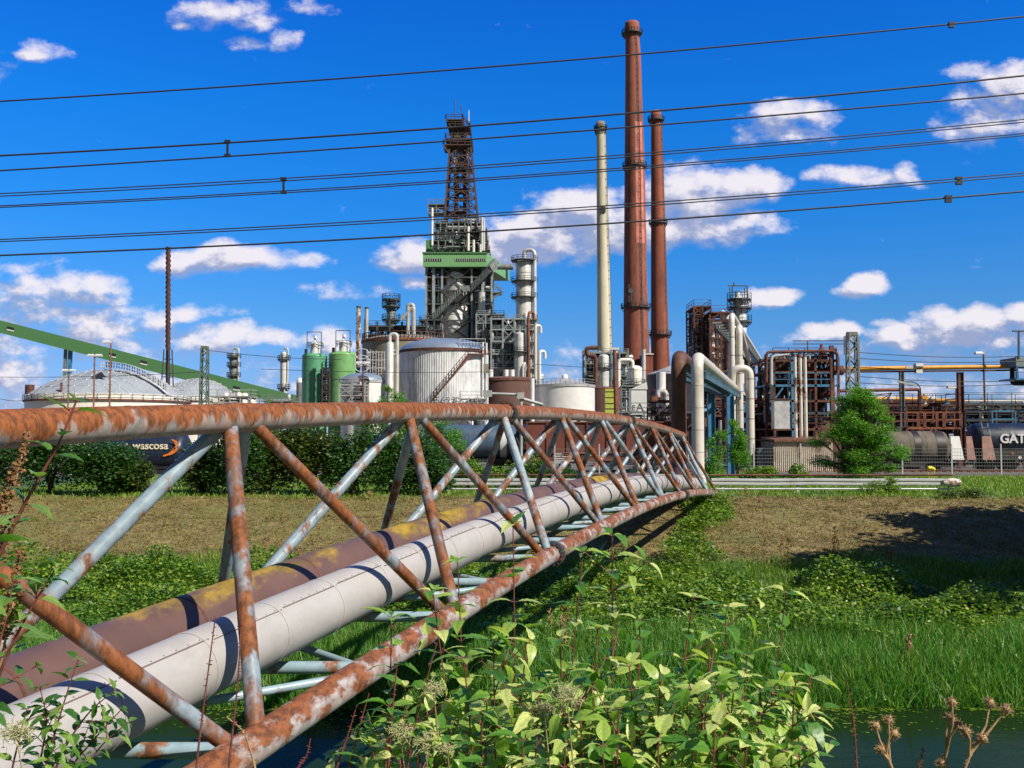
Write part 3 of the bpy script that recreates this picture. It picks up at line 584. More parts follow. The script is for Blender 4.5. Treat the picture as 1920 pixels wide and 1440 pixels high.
# ------------------------------------------------------------------ vegetation on the far bank
def rnds(rg, C, base=.0): return np.clip(rg.beta(2.2, 2.2, len(C))+base, 0, 1)
def mound(x, y):
    return .28*np.maximum(0, np.sin(x*.75+1.3*np.sin(y*.5))*np.sin(y*.95+.6*np.sin(x*.6)+.5))+.14*np.maximum(0, np.sin(x*1.9+y)*np.sin(y*2.1-x*.4))
def bank_cover():
    rg = np.random.default_rng(5)
    def patch(n, x0, x1, y0, y1, size, hmax, dens, name, m, lift=1.0, edge=.8):
        x = rg.uniform(x0, x1, n); y = rg.uniform(y0, y1, n)
        k = rg.uniform(0, 1, n) < dens(x, y); x = x[k]; y = y[k]; mh = mound(x, y)*lift
        C = np.stack([x, y, H(x, y)+.03+mh*rg.uniform(.3, 1, len(x))**.5+rg.uniform(0, hmax, len(x))**1.0], 1)
        clump = .5+.5*np.sin(x*.8+2)*np.sin(y*1.1)
        o = quads_mesh(name, leaf_quads(rg, C, size, .9, .62), np.clip(rg.beta(2, 2.4, len(C))*.85+.15*clump, 0, 1), m); o['kind'] = 'stuff'; return o
    def dl(x, y):
        right = np.clip((x-5)/3, 0, 1); top = 37.2-2.6*right+.7*np.sin(x*.7)+.5*np.sin(x*1.9); low = 28.0+.5*np.sin(x*.9)
        base = np.clip((top-y)/.9, 0, 1)*np.clip((y-low)/.8, 0, 1)
        by = .3083*y-6.2; strip = np.clip((x-by-.2)/.8, 0, 1)*np.clip((.215*y-.1+.5*np.sin(y*1.7)-x)/.6, 0, 1)*np.clip((46.6-y)/.8, 0, 1)*(y > 34)
        return np.maximum(base, strip)
    patch(290000, -21, 23, 27, 46.8, .135, .22, dl, 'bank_undergrowth', M['cover'], 3.2)
    # river grass
    n = 72000; x = rg.uniform(-15, 25, n); y = 25.1+rg.beta(1.3, 1.6, n)*4.6; B = np.stack([x, y, H(x, y)-.03], 1)
    Q = blade_quads(rg, B, .66, .035, .42); r_ = rnds(rg, B); o = quads_mesh('river_grass', Q, np.concatenate([r_, np.clip(r_+.12, 0, 1)]), M['grass']); o['kind'] = 'stuff'
    n = 9000; x = rg.uniform(-13, 15, n); y = 24.95+rg.beta(1.5, 2.5, n)*1.0-.5*rg.uniform(0, 1, n)**6*4; k = rg.uniform(0, 1, n) < .5+.5*np.sin(x*1.3)*np.sin(x*.37+1); C = np.stack([x[k], y[k], np.full(k.sum(), -3.985)], 1)
    o = quads_mesh('floating_weed', leaf_quads(rg, C, .10, .03, .7), rnds(rg, C), M['cover']); o['kind'] = 'stuff'
    # short green meadow between the undergrowth and the mown band
    n = 60000; x = rg.uniform(-20, 24, n); y = rg.uniform(33.5, 40.5, n); top = 38.6+.6*np.sin(x*.5+1)+.3*np.sin(x*2); k = rg.uniform(0, 1, n) < np.clip((top-y)/1.6, .0, 1); x, y = x[k], y[k]
    B = np.stack([x, y, H(x, y)], 1); Q = blade_quads(rg, B, .26, .03, .45); r_ = rnds(rg, B); o = quads_mesh('bank_grass', Q, np.concatenate([r_, r_]), M['meadow']); o['kind'] = 'stuff'
    # grass strip along the dike crest
    n = 95000; x = rg.uniform(-27, 38, n); y = rg.uniform(46.9, 70, n); k = rg.uniform(0, 1, n) < np.clip((y-46.9)/1.2, 0, 1)*(.35+.65*(np.sin(x*.9)*np.sin(y*1.3+x*.2) > -.2)); x, y = x[k], y[k]
    B = np.stack([x, y, H(x, y)-.02], 1); Q = blade_quads(rg, B, .22, .045, .5); r_ = rnds(rg, B, .1); o = quads_mesh('crest_grass', Q, np.concatenate([r_, r_]), M['meadow']); o['kind'] = 'stuff'
    # mown straw
    n = 120000; x = rg.uniform(-25, 27, n); y = rg.uniform(36.8, 48, n); k = rg.uniform(0, 1, n) < np.clip((y-37)/2, 0, 1)*(.45+.55*(np.sin(x*2.3+np.sin(y*3))*np.sin(y*2.7+x) > -.3)); x, y = x[k], y[k]
    B = np.stack([x, y, H(x, y)-.01], 1); Q = blade_quads(rg, B, .10, .035, 1.6); tone = .5+.3*np.sin(x*.31+1)*np.sin(y*.7); r_ = np.clip(rg.beta(2, 2, len(B))*.75+.2*tone, 0, 1); r_ = np.where((rg.uniform(0, 1, len(B)) < .14+.12*(x < 0)), .97, r_*.86)
    o = quads_mesh('mown_grass', Q, np.concatenate([r_, r_]), M['straw']); o['kind'] = 'stuff'
bank_cover()
def weeds():
    rg = random.Random(31)
    for i in range(26):
        x = rg.uniform(-11, 15); y = rg.choice([rg.uniform(26.8, 29.5), rg.uniform(36.0, 39.0), rg.uniform(45.5, 47.5)]); z = float(H(x, y)); mb = MB(); n = rg.randint(3, 6)
        for k in range(n):
            a = Vector((x+rg.uniform(-.15, .15), y, z)); h = rg.uniform(.55, 1.25)*(.6 if y > 40 else 1); b = a+Vector((rg.uniform(-.25, .25), 0, h)); mb.tube([a, a.lerp(b, .5)+Vector((rg.uniform(-.04, .04), 0, 0)), b], [.012, .009, .004], 4)
            for j in range(7): c = a.lerp(b, rg.uniform(.6, 1)); mb.tube([c, c+Vector((rg.uniform(-.12, .12), rg.uniform(-.1, .1), rg.uniform(.02, .12)))], [.012, .016], 4)
        where = 'by the water' if y < 30 else ('at the edge of the mown slope' if y < 41 else 'near the dike crest')
        sd_ = 'left of the bridge' if x < .3083*y-7.5 else ('right of the bridge' if x > .3083*y-4.5 else 'under the bridge')
        tag(mb.build('dry_weed', M['dry'] if i % 3 else M['drydark'], None, (x, y, z)), 'dry brown weed stalks %s, %s' % (where, sd_), 'weed', 'dry weeds on the far bank, '+where+', '+sd_)
weeds()
def crown(rg, blobs, n, size, sub=9, asp=.55, fill=.35, tight=.28, lim=1.22):
    """blobs: (x, y, z, rx, ry, rz). leaves gather in clumps spread through each blob"""
    out = []; vol = np.array([b[3]*b[5] for b in blobs]); vol = vol/vol.sum()
    for b, w in zip(blobs, vol):
        k = max(4, int(sub)); d = rg.normal(0, 1, (k, 3)); d /= np.linalg.norm(d, axis=1)[:, None]; rr = rg.uniform(.45, 1.0, k)[:, None]
        cc = d*rr; m_ = max(8, int(n*w)); idx = rg.integers(0, k, m_); p = cc[idx]+rg.normal(0, tight, (m_, 3))
        l = np.linalg.norm(p, axis=1); keep = (l < (1.22 if tight < .4 else 1.9)); p = p[keep]; out.append(p*np.array(b[3:6])+np.array(b[0:3]))
    C = np.concatenate(out); return C
def plant(name, lab, cat, x, y, z0, blobs, n, size, m, seed=1, sub=10, asp=.55, tight=.28, trunk=True, group=None, leafname='crown', tr=.12, base=.0):
    rg = np.random.default_rng(seed); q = thing(name, lab, cat, (x, y, z0), group)
    bl = [(x+b[0], y+b[1], z0+b[2], b[3], b[4], b[5]) for b in blobs]; C = crown(rg, bl, n, size, sub, asp, tight=tight); C = C[C[:, 2] > z0+.02]
    hmax = C[:, 2].max()-z0; tone = (C[:, 2]-z0)/hmax*0; quads_mesh(leafname, leaf_quads(rg, C, size, 1.0, asp), np.clip(rnds(rg, C)*.9+base+tone, 0, 1), m, q)
    mb = MB(); r = random.Random(seed)
    if trunk: top_ = Vector((x, y, z0+hmax*.7)); mb.tube([Vector((x, y, z0-.2)), Vector((x+r.uniform(-.1, .1), y, z0+hmax*.35)), top_], [tr, tr*.75, tr*.25], 8)
    for b in bl:
        a = Vector((x+r.uniform(-.2, .2), y+r.uniform(-.1, .1), z0+(hmax*.2*r.random() if trunk else -.1))); c = Vector(b[:3]); md = a.lerp(c, .5)+Vector((r.uniform(-.2, .2), 0, .1)); mb.tube([a, md, c+Vector((0, 0, b[5]*.3))], [tr*.5, tr*.35, tr*.12], 6)
        for _ in range(4): e = c+Vector((r.uniform(-1, 1)*b[3]*.8, r.uniform(-1, 1)*b[4]*.8, r.uniform(-.4, .9)*b[5]*.8)); mb.tube([md, c.lerp(e, .4), e], [tr*.25, tr*.15, tr*.06], 5)
    mb.build('trunk' if trunk else 'stems', M['bark'], q); return q
# hedge along the dike, left of the barrier: individual shrubs
HX = [(-20, 3.4, 2.8, 'hedge', 'leftmost dark shrub of the hedge behind the red stem'), (95, 3.3, 3.0, 'hedge', 'dense dark green shrub in the hedge below the domed tank'), (190, 2.9, 2.9, 'hedge', 'broad dark shrub left of the dark blue wagon'), (236, 1.9, 1.9, 'hedge2', 'low shrub right before the lettered dark blue wagon'), (378, 2.9, 2.0, 'hedge2', 'olive green shrub left of the near truss joint'), (440, 3.1, 2.4, 'hedge', 'dark shrub right behind the rusty near truss members'), (505, 3.2, 2.8, 'hedge2', 'olive shrub right of the near truss joint'), (585, 3.3, 2.6, 'hedge2', 'olive brown-tinged shrub in the middle of the hedge'), (665, 3.2, 2.7, 'hedge', 'dark glossy shrub under the middle of the top chord'), (738, 3.5, 2.7, 'hedge', 'tall dark shrub left of the second truss joint'), (806, 3.0, 2.0, 'hedge', 'last dark shrub of the hedge where the barrier starts')]
for i, (u, h, w, mm, lab) in enumerate(HX):
    h *= 1.22 if w > 2 else 1.0; Y = 49.2+.5*math.sin(i*2.2); x = fx0(u, Y) if 'fx0' in globals() else P(u, 880, Y).x; rr = random.Random(i); bl = [(rr.uniform(-.7, .7)*w*.5, rr.uniform(-.3, .5), h*rr.uniform(.25, .72), w*rr.uniform(.28, .45), .9, h*rr.uniform(.22, .32)) for _ in range(8)]+[(0, 0, h*.34, w*.62, 1.0, h*.36)]
    plant('hedge_shrub', lab, 'shrub', x, Y, float(H(x, Y)), bl, 9500, .17, M[mm], 20+i, 12, .6, .26, group='shrubs of the hedge on the dike', leafname='foliage')
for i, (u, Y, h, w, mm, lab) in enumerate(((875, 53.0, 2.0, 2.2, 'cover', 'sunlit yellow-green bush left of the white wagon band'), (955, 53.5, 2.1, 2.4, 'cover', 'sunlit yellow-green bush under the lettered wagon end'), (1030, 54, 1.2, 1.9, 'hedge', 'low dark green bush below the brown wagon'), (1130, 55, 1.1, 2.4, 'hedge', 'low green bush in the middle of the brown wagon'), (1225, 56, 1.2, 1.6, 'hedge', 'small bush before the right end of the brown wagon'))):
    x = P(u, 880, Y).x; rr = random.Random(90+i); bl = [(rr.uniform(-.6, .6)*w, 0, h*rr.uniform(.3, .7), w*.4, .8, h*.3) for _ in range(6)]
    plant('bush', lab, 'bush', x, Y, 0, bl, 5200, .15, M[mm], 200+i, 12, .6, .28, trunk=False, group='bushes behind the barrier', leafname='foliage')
# fern-leaved trees
def big_tree():
    rr = random.Random(11); Y = 66; x = P(1612, 880, Y).x; bl = []
    for k in range(66):
        z = rr.uniform(.5, 6.1)**1.0; env = float(np.interp(z, [.4, 1.5, 2.6, 3.6, 4.6, 5.4, 6.2], [2.3, 2.8, 2.7, 2.1, 1.6, 1.2, .6])); a = rr.uniform(0, 6.28); R_ = env*math.sqrt(rr.random())*rr.uniform(.75, 1.12); sc_ = rr.uniform(.30, .60)
        bl.append((math.cos(a)*R_-.2+(.25 if z > 4 else 0), math.sin(a)*R_*.8, z, sc_*1.15, sc_, sc_*.62))
    plant('ash_tree', 'bright green feathery tree standing before the lattice mast at the right', 'tree', x, Y, 0, bl, 40000, .15, M['treeleaf'], 12, 6, .42, .52, tr=.14)
big_tree()
rr = random.Random(4)
plant('ash_tree', 'feathery young tree poking above the top chord left of the ribbed tank', 'tree', P(735, 880, 58).x, 58, 0, [(-.9, 0, 4.6, .9, .8, .5), (.1, 0, 5.2, .8, .8, .6), (1.0, 0, 4.6, .9, .8, .5), (1.9, 0, 4.3, .8, .7, .4), (-1.7, 0, 4.0, .9, .7, .5), (0, 0, 3.3, 1.8, 1, .9), (-.3, 0, 5.9, .35, .4, .35), (2.6, 0, 4.5, .5, .5, .3), (2.9, 0, 3.3, 1.3, .8, 1.0), (3.6, 0, 2.4, 1.0, .8, .9)], 14000, .15, M['treeleaf'], 14, 8, .4, .26, tr=.1)
plant('ash_tree', 'slim feathery sapling below the far silver column', 'tree', P(510, 880, 56).x, 56, 0, [(0, 0, 2.5, .6, .5, 1.2), (-.1, 0, 4.2, .25, .25, .7), (.3, 0, 3.9, .3, .3, .4), (-.3, 0, 4.9, .18, .2, .35)], 1600, .15, M['treeleaf'], 15, 8, .4, .3, tr=.05)
plant('ash_tree', 'thin sapling tip just left of the green silos', 'tree', P(552, 880, 56).x, 56, 0, [(0, 0, 2.5, .6, .5, 1.2), (.1, 0, 4.3, .35, .3, .25)], 1100, .15, M['treeleaf'], 16, 8, .4, .3, tr=.05)
plant('ash_tree', 'leafy young tree between the white riser and the blue trestle column', 'tree', P(1338, 880, 62).x, 62, 0, [(0, 0, 1.0, .7, .8, .9), (.1, 0, 2.2, .6, .7, .7), (.5, .2, 3.0, .45, .6, .5), (-.1, 0, .5, .9, .8, .6)], 5200, .15, M['treeleaf'], 17, 9, .42, .28, tr=.07)
plant('ash_tree', 'leafy young tree between the two blue trestle columns', 'tree', P(1382, 880, 70).x, 70, 0, [(0, 0, 1.3, .9, .8, 1.2), (.2, 0, 2.6, .7, .7, .8), (-.2, .2, 3.6, .5, .6, .5)], 6000, .16, M['treeleaf'], 18, 9, .42, .28, tr=.07)
plant('bush', 'round bright green bush left of the corrugated shed', 'bush', P(1425, 880, 62).x, 62, 0, [(0, 0, .45, 1.1, .8, .5), (.5, 0, .7, .6, .6, .3), (-.7, 0, .35, .7, .6, .4)], 4200, .13, M['cover'], 30, 12, .6, .3, trunk=False, leafname='foliage')
plant('bush', 'small bright green bush in front of the corrugated shed', 'bush', P(1497, 880, 62).x, 62, 0, [(0, 0, .55, .55, .6, .6), (.3, 0, .3, .6, .5, .35)], 3000, .13, M['cover'], 31, 12, .6, .3, trunk=False, leafname='foliage')
plant('bush', 'low trailing bush hanging over the white barrier below the tree', 'bush', P(1650, 905, 49.3).x, 49.3, 0, [(0, 0, .35, .9, .4, .35), (-.6, -.2, .15, .7, .4, .3), (.7, .1, .7, .4, .3, .2)], 2600, .12, M['meadow'], 32, 10, .5, .3, trunk=False, leafname='foliage')
plant('bush', 'low dark weed clump right under the end of the long barrier', 'bush', P(1810, 905, 48).x, 48, 0, [(0, 0, .1, .9, .5, .3), (-.8, -.2, .0, .8, .4, .25)], 2400, .11, M['hedge2'], 33, 10, .5, .3, trunk=False, leafname='foliage')
# creeper under the far bridge bearing
xb_ = P(1330, 960, 46).x
plant('creeper_bush', 'green creeper mass hanging down the bank under the far bridge end', 'creeper', xb_, 45.5, float(H(xb_, 45.5))-.5, [(0, 0, .9, .85, .8, .7), (-.3, -1.2, .2, 1.0, .9, .6), (-1.0, -2.6, -.3, 1.2, 1.0, .6), (-1.6, -4.2, -.7, 1.3, 1.0, .6), (.4, -.6, .3, .6, .7, .9), (-.8, .4, 1.2, .6, .6, .4)], 13000, .11, M['cover'], 40, 12, .6, .3, trunk=False, leafname='foliage')
q = tag((lambda mb: [mb.tube([Vector(P(1746, 892, 60))+Vector((dx, 0, -.3)), Vector(P(1744, 878, 60))+Vector((dx*2, 0, 0))], .02, 5) for dx in (-.1, .05, .15)] and [mb.lathe(P(1744+k*2, 877+abs(k), 60), [(.02, -.12), (.13, -.04), (.14, .05), (.02, .14)], 8) for k in (-1, 1, 3)] and mb)(MB()).build('yellow_flower', mat('yellow_petals', (.75, .60, .02), .6), None, P(1746, 892, 60)), 'small yellow flower heads before the mesh fence', 'flower')
# trees beyond the right edge that shade the bank
for i, (tx, ty, th) in enumerate(((22.0, 33.2, 11), (26, 34.3, 12), (25.3, 39.0, 9.5), (30.5, 37, 12), (20.3, 30.6, 11.8), (23.8, 31.0, 12.5), (28, 32.0, 12.5))):
    rr = random.Random(60+i); bl = [(rr.uniform(-1.6, 1.8), rr.uniform(-1.8, 1.8), th*rr.uniform(.42, .92), 1.5, 1.7, 1.3) for _ in range(11)]
    plant('bank_tree', ['broad tree on the bank beyond the right edge, nearest the water', 'tallest tree beyond the right edge', 'small tree beyond the right edge by the dike crest', 'tree beyond the right edge, behind the tallest one', 'outermost riverside tree beyond the right edge', 'second riverside tree beyond the right edge', 'riverside tree beyond the right edge farthest from the river bend'][i], 'tree', tx, ty, float(H(tx, ty)), bl, 5200, .42, M['hedge'], 70+i, 12, .6, .3, tr=.3)
# ------------------------------------------------------------------ foreground shrubs
rs_ = np.random.default_rng(77)
def leaf_grid(nt=9, ns=5):
    t = np.linspace(0, 1, nt); s = np.linspace(-1, 1, ns); T_, S_ = np.meshgrid(t, s, indexing='ij'); return T_, S_
TG, SG = leaf_grid(22, 7)
def leaf_verts(base, d, up, L, W_, droop, fold, curl=0):
    """one ovate, veined leaf: base point, direction, upper side normal"""
    d = d/np.linalg.norm(d); up = up-d*np.dot(up, d); up /= np.linalg.norm(up)+1e-9; w = np.cross(d, up)
    half = W_/2*np.sin(np.pi*TG**.72)**.95*(1-.25*TG)
    half = np.where(TG > .97, 0, half)
    th = droop*TG**1.3; x = L*TG*(1-.12*droop*TG); lift = -L*.5*droop*TG**1.9
    vein = .017*L*np.sin(2*np.pi*(5*TG-1.5*np.abs(SG)))*np.abs(SG)**.7*(1-.35*np.abs(SG))
    y = half*SG; zf = np.abs(SG)*half*fold-curl*np.abs(SG)**2*half*.5+vein+lift
    return base+x[..., None]*d+y[..., None]*w+zf[..., None]*up
FACES = [(i*7+j, (i+1)*7+j, (i+1)*7+j+1, i*7+j+1) for i in range(21) for j in range(6)]
def leaves_mesh(name, LV, rn, m, parent):
    n = len(LV); V = np.concatenate([l.reshape(-1, 3) for l in LV])-np.array(ORG[parent.name]); k = TG.size
    F_ = (np.array(FACES)[None]+np.arange(n)[:, None, None]*k).reshape(-1, 4)
    me = bpy.data.meshes.new(name); me.vertices.add(len(V)); me.vertices.foreach_set('co', V.astype(np.float32).ravel()); me.loops.add(F_.size); me.loops.foreach_set('vertex_index', F_.astype(np.int32).ravel())
    me.polygons.add(len(F_)); me.polygons.foreach_set('loop_start', np.arange(0, F_.size, 4, dtype=np.int32)); me.polygons.foreach_set('loop_total', np.full(len(F_), 4, np.int32)); me.polygons.foreach_set('use_smooth', np.ones(len(F_), bool))
    a = me.attributes.new('rnd', 'FLOAT', 'FACE'); a.data.foreach_set('value', np.repeat(np.array(rn, np.float32), len(FACES))); vn = np.clip(-np.sin(2*np.pi*(5*TG-1.5*np.abs(SG)))*1.6-.55, 0, 1)*.85; vn = np.where(np.abs(SG) < .1, .8, vn); a = me.attributes.new('vein', 'FLOAT', 'POINT'); a.data.foreach_set('value', np.tile(vn.reshape(-1).astype(np.float32), n)); me.materials.append(m); me.update(calc_edges=True); me.validate()
    return link(name, me, parent, ORG[parent.name])
def stem_with_leaves(q, pts, r0, gap, L, m, first=.15, stemmat='redstem', spread=.9, droop=(.5, 1.3), side=.25, tipL=.6, maxn=40, rn_base=0, wide=.52, upw=.35):
    """opposite leaf pairs along a stem that follows the points"""
    P_ = [np.array(p) for p in pts]; seg = [np.linalg.norm(b-a) for a, b in zip(P_, P_[1:])]; tot = sum(seg)
    def at(s):
        for a, b, l in zip(P_, P_[1:], seg):
            if s <= l or b is P_[-1]: return a+(b-a)*min(1, s/l), (b-a)/l
            s -= l
    mb = MB(); sm = [Vector(p) for p in P_]; sm = fillet(sm, tot*.12, 5) if len(sm) > 2 else sm; mb.tube(sm, [r0*(1-.6*i/(len(sm)-1)) for i in range(len(sm))], 7)
    LV = []; rn = []; s = tot*first; k = rs_.integers(0, 4)
    def pair(p, ax, k, Lk, both=True):
        ref = np.array([1., 0, 0]) if abs(ax[0]) < .8 else np.array([0, 1., 0]); e1 = np.cross(ax, ref); e1 /= np.linalg.norm(e1); e2 = np.cross(ax, e1)
        a0 = k*np.pi/2+rs_.uniform(-.5, .5)
        for sgn in ((1, -1) if both else (1,)):
            if rs_.random() < .06: continue
            o = (e1*math.cos(a0)+e2*math.sin(a0))*sgn; d = o*spread+ax*rs_.uniform(upw-.15, upw+.35); d /= np.linalg.norm(d); Lr = Lk*rs_.uniform(.75, 1.15); pt = p+d*Lr*.16; mb.tube([Vector(p), Vector(pt)], r0*.32, 5)
            up = ax*.8+np.array([0, 0, .7])+rs_.normal(0, .28, 3); LV.append(leaf_verts(pt, d, up, Lr, Lr*wide*rs_.uniform(.85, 1.1), rs_.uniform(*droop), rs_.uniform(.12, .5), rs_.uniform(0, .5))); rn.append(float(np.clip(rs_.beta(1.3, 1.1)+rn_base, 0, 1)))
    cnt = 0
    while s < tot*.97 and cnt < maxn:
        p, ax = at(s); f = s/tot; pair(p, ax, k, L*(1.05-.25*f))
        if rs_.random() < side:
            ref = rs_.normal(0, 1, 3); d = np.cross(ax, ref); d /= np.linalg.norm(d); d = d*.8+ax*.7; d /= np.linalg.norm(d); l2 = L*rs_.uniform(.8, 1.6); e = p+d*l2; mb.tube([Vector(p), Vector(e)], [r0*.45, r0*.25], 5); pair(p+d*l2*.55, d, k+1, L*.75); pair(e, d, k, L*.6)
        k += 1; s += gap*rs_.uniform(.8, 1.2); cnt += 1
    p, ax = at(tot); pair(p, ax, k, L*tipL); pair(p, ax, k+1, L*tipL*.55)
    st = mb.build('stem', M[stemmat], q); leaves_mesh('leaves', LV, rn, m, st); return len(LV)
def groundp(x, y): return (x, y, float(H(x, y)))
def dog(q, u, v, Y, lean=0, L=.102, gap=.060, first=.45, **kw):
    tip = P(u, v, Y); b = Vector((tip.x-lean*.9, Y+.1, 0)); b.z = float(H(b.x, b.y)); mid = b.lerp(tip, .55)+Vector((-lean*.18, 0, 0)); return stem_with_leaves(q, [b, mid, tip], .0046, gap, L, M['dogwood'], first=first, wide=.49, tipL=.75, droop=(.45, 1.4), **kw)
SH = [('dogwood_shrub', 'dogwood shrub with red stems in front of the lower chord, left part of the foreground', 2.75, [(734, 1158, 2.7, .02), (858, 1052, 2.75, -.06), (812, 1110, 2.6, -.16), (962, 985, 2.8, -.02), (760, 1290, 2.4, .05), (870, 1235, 2.5, -.1), (925, 1205, 2.35, -.02), (905, 1340, 2.25, .05), (840, 1400, 2.2, .0), (990, 1180, 2.6, .12), (700, 1400, 2.3, .0)]),
      ('dogwood_shrub', 'dense middle dogwood shrub with the tallest pale leaves over the water', 2.8, [(1093, 1035, 2.9, .13), (1148, 1005, 2.95, .0), (1050, 1200, 2.5, -.05), (1120, 1180, 2.4, .06), (1200, 1165, 2.55, .03), (1010, 1300, 2.3, .05), (1085, 1290, 2.25, -.06), (1160, 1330, 2.2, .03), (980, 1390, 2.15, .0), (1240, 1270, 2.4, .08), (1060, 1395, 2.1, .04), (1180, 1250, 2.5, -.08), (1130, 1400, 2.1, -.05)]),
      ('dogwood_shrub', 'right dogwood shrub whose arching stems reach over the river', 2.8, [(1301, 1122, 2.75, .2), (1361, 1140, 2.8, .01), (1474, 1112, 2.9, .16), (1522, 1272, 2.5, .3), (1330, 1195, 2.6, .02), (1400, 1230, 2.5, .05), (1290, 1300, 2.35, .06), (1375, 1300, 2.35, .1), (1430, 1340, 2.3, .2), (1300, 1390, 2.2, .02), (1400, 1400, 2.2, .1), (1470, 1410, 2.25, .16), (1235, 1385, 2.15, .02), (1340, 1360, 2.15, .03)])]
for nm, lab, Y, stems in SH:
    u0 = stems[0][0]; c = P(sum(s_[0] for s_ in stems)/len(stems), 1400, Y); q = thing(nm, lab, 'shrub', (c.x, Y, float(H(c.x, Y))), 'dogwood shrubs in the foreground')
    for (u, v, Yp, lean) in stems: dog(q, u, v, Yp, lean, side=.5 if v > 1180 else .15, first=.40)
# underlayer of smaller leaves low in the shrubs
for (u0, u1, v0, n, lab) in ((680, 1000, 1370, 20, 'low leafy thicket filling the bottom between the left stems'), (1000, 1510, 1335, 38, 'low leafy thicket filling the bottom between the right stems')):
    c = P((u0+u1)/2, 1500, 2.5); q = thing('leafy_thicket', lab, 'undergrowth', (c.x, 2.5, float(H(c.x, 2.5))))
    for i in range(n): u = u0+(u1-u0)*(i+.5)/n+rs_.uniform(-20, 20); dog(q, u, v0+rs_.uniform(-70, 60), rs_.uniform(2.25, 3.0), rs_.uniform(-.1, .12), L=.088, gap=.050, side=.65, first=.60)
# left branch and leaves
def px_stem(q, pp, Y, r, gap, L, m, **kw): return stem_with_leaves(q, [P(u, v, Y+dy) for u, v, dy in pp], r, gap, L, m, **kw)
q = thing('leafy_branch', 'red-stemmed branch with sparse leaves rising across the top chord at the left edge', 'branch', groundp(-1.3, 2.1))
px_stem(q, [(-60, 1300, 0), (-30, 1100, 0), (50, 935, 0), (110, 835, 0), (143, 752, 0)], 2.1, .0055, .052, .082, M['darkleaf'], first=.40, side=.12, droop=(.3, 1.1), wide=.46)
px_stem(q, [(-70, 1440, .1), (20, 1210, .1), (70, 1120, .1), (105, 1065, .1)], 2.2, .004, .045, .085, M['darkleaf'], first=.3, side=.4)
px_stem(q, [(-90, 1300, -.1), (-50, 1150, -.1), (-5, 985, -.1)], 1.9, .004, .06, .095, M['darkleaf'], first=.3, side=.2)
px_stem(q, [(-80, 1500, 0), (-30, 1300, 0), (5, 1190, 0), (25, 1090, 0)], 2.0, .004, .05, .095, M['darkleaf'], first=.3, side=.2)
q = thing('leafy_twigs', 'small-leaved twigs hanging before the grey pipeline at the lower left', 'twigs', groundp(-1.1, 2.0))
for pp in ([(60, 1560, 0), (95, 1400, 0), (122, 1310, 0), (146, 1238, 0)], [(60, 1560, .05), (120, 1400, .05), (170, 1330, .05), (215, 1295, .05)], [(40, 1560, 0), (75, 1430, 0), (90, 1350, 0), (75, 1290, 0)], [(70, 1560, .1), (130, 1440, .1), (190, 1370, .1), (228, 1330, .1)], [(20, 1560, 0), (20, 1450, 0), (40, 1370, 0), (50, 1330, 0)], [(90, 1560, .1), (150, 1460, .1), (185, 1400, .1), (240, 1355, .1)]): px_stem(q, pp, 2.05, .0028, .030, .050, M['darkleaf'], first=.3, side=.5, wide=.55)
# dry dock stalk
def seeds(mb, a, b, n, spread, r, rg):
    for _ in range(n):
        t = rg.random(); c = a.lerp(b, t)+Vector((rg.gauss(0, spread), rg.gauss(0, spread), rg.gauss(0, spread)))*(1.1-t*.7); s_ = r*rg.uniform(.6, 1.4); d = Vector((rg.gauss(0, 1), rg.gauss(0, 1), rg.gauss(0, 1))).normalized()*s_; e = d.orthogonal().normalized()*s_*.8
        mb.add([c-d, c+e, c+d, c-e], [(0, 1, 2, 3)]); 
rg = random.Random(9); q = thing('dry_dock_plant', 'dry brown dock seed stalk at the left edge in front of the top chord', 'dry plant', groundp(-1.25, 2.3))
for pp in ([(-40, 1300), (-10, 1050), (30, 900), (52, 810)], [(-60, 1250), (-30, 1020), (8, 930), (34, 870)], [(-30, 1400), (10, 1200), (32, 1100), (38, 1030)]):
    w3 = [P(u, v, 2.3) for u, v in pp]; mb = MB(); mb.tube(w3, [.004, .003, .0025, .001], 6); st = mb.build('stalk', M['dry'], q); mb = MB(); seeds(mb, w3[1], w3[3], 420, .011, .0042, rg); o = mb.build('seeds', M['drydark'], st); o['kind'] = 'stuff'
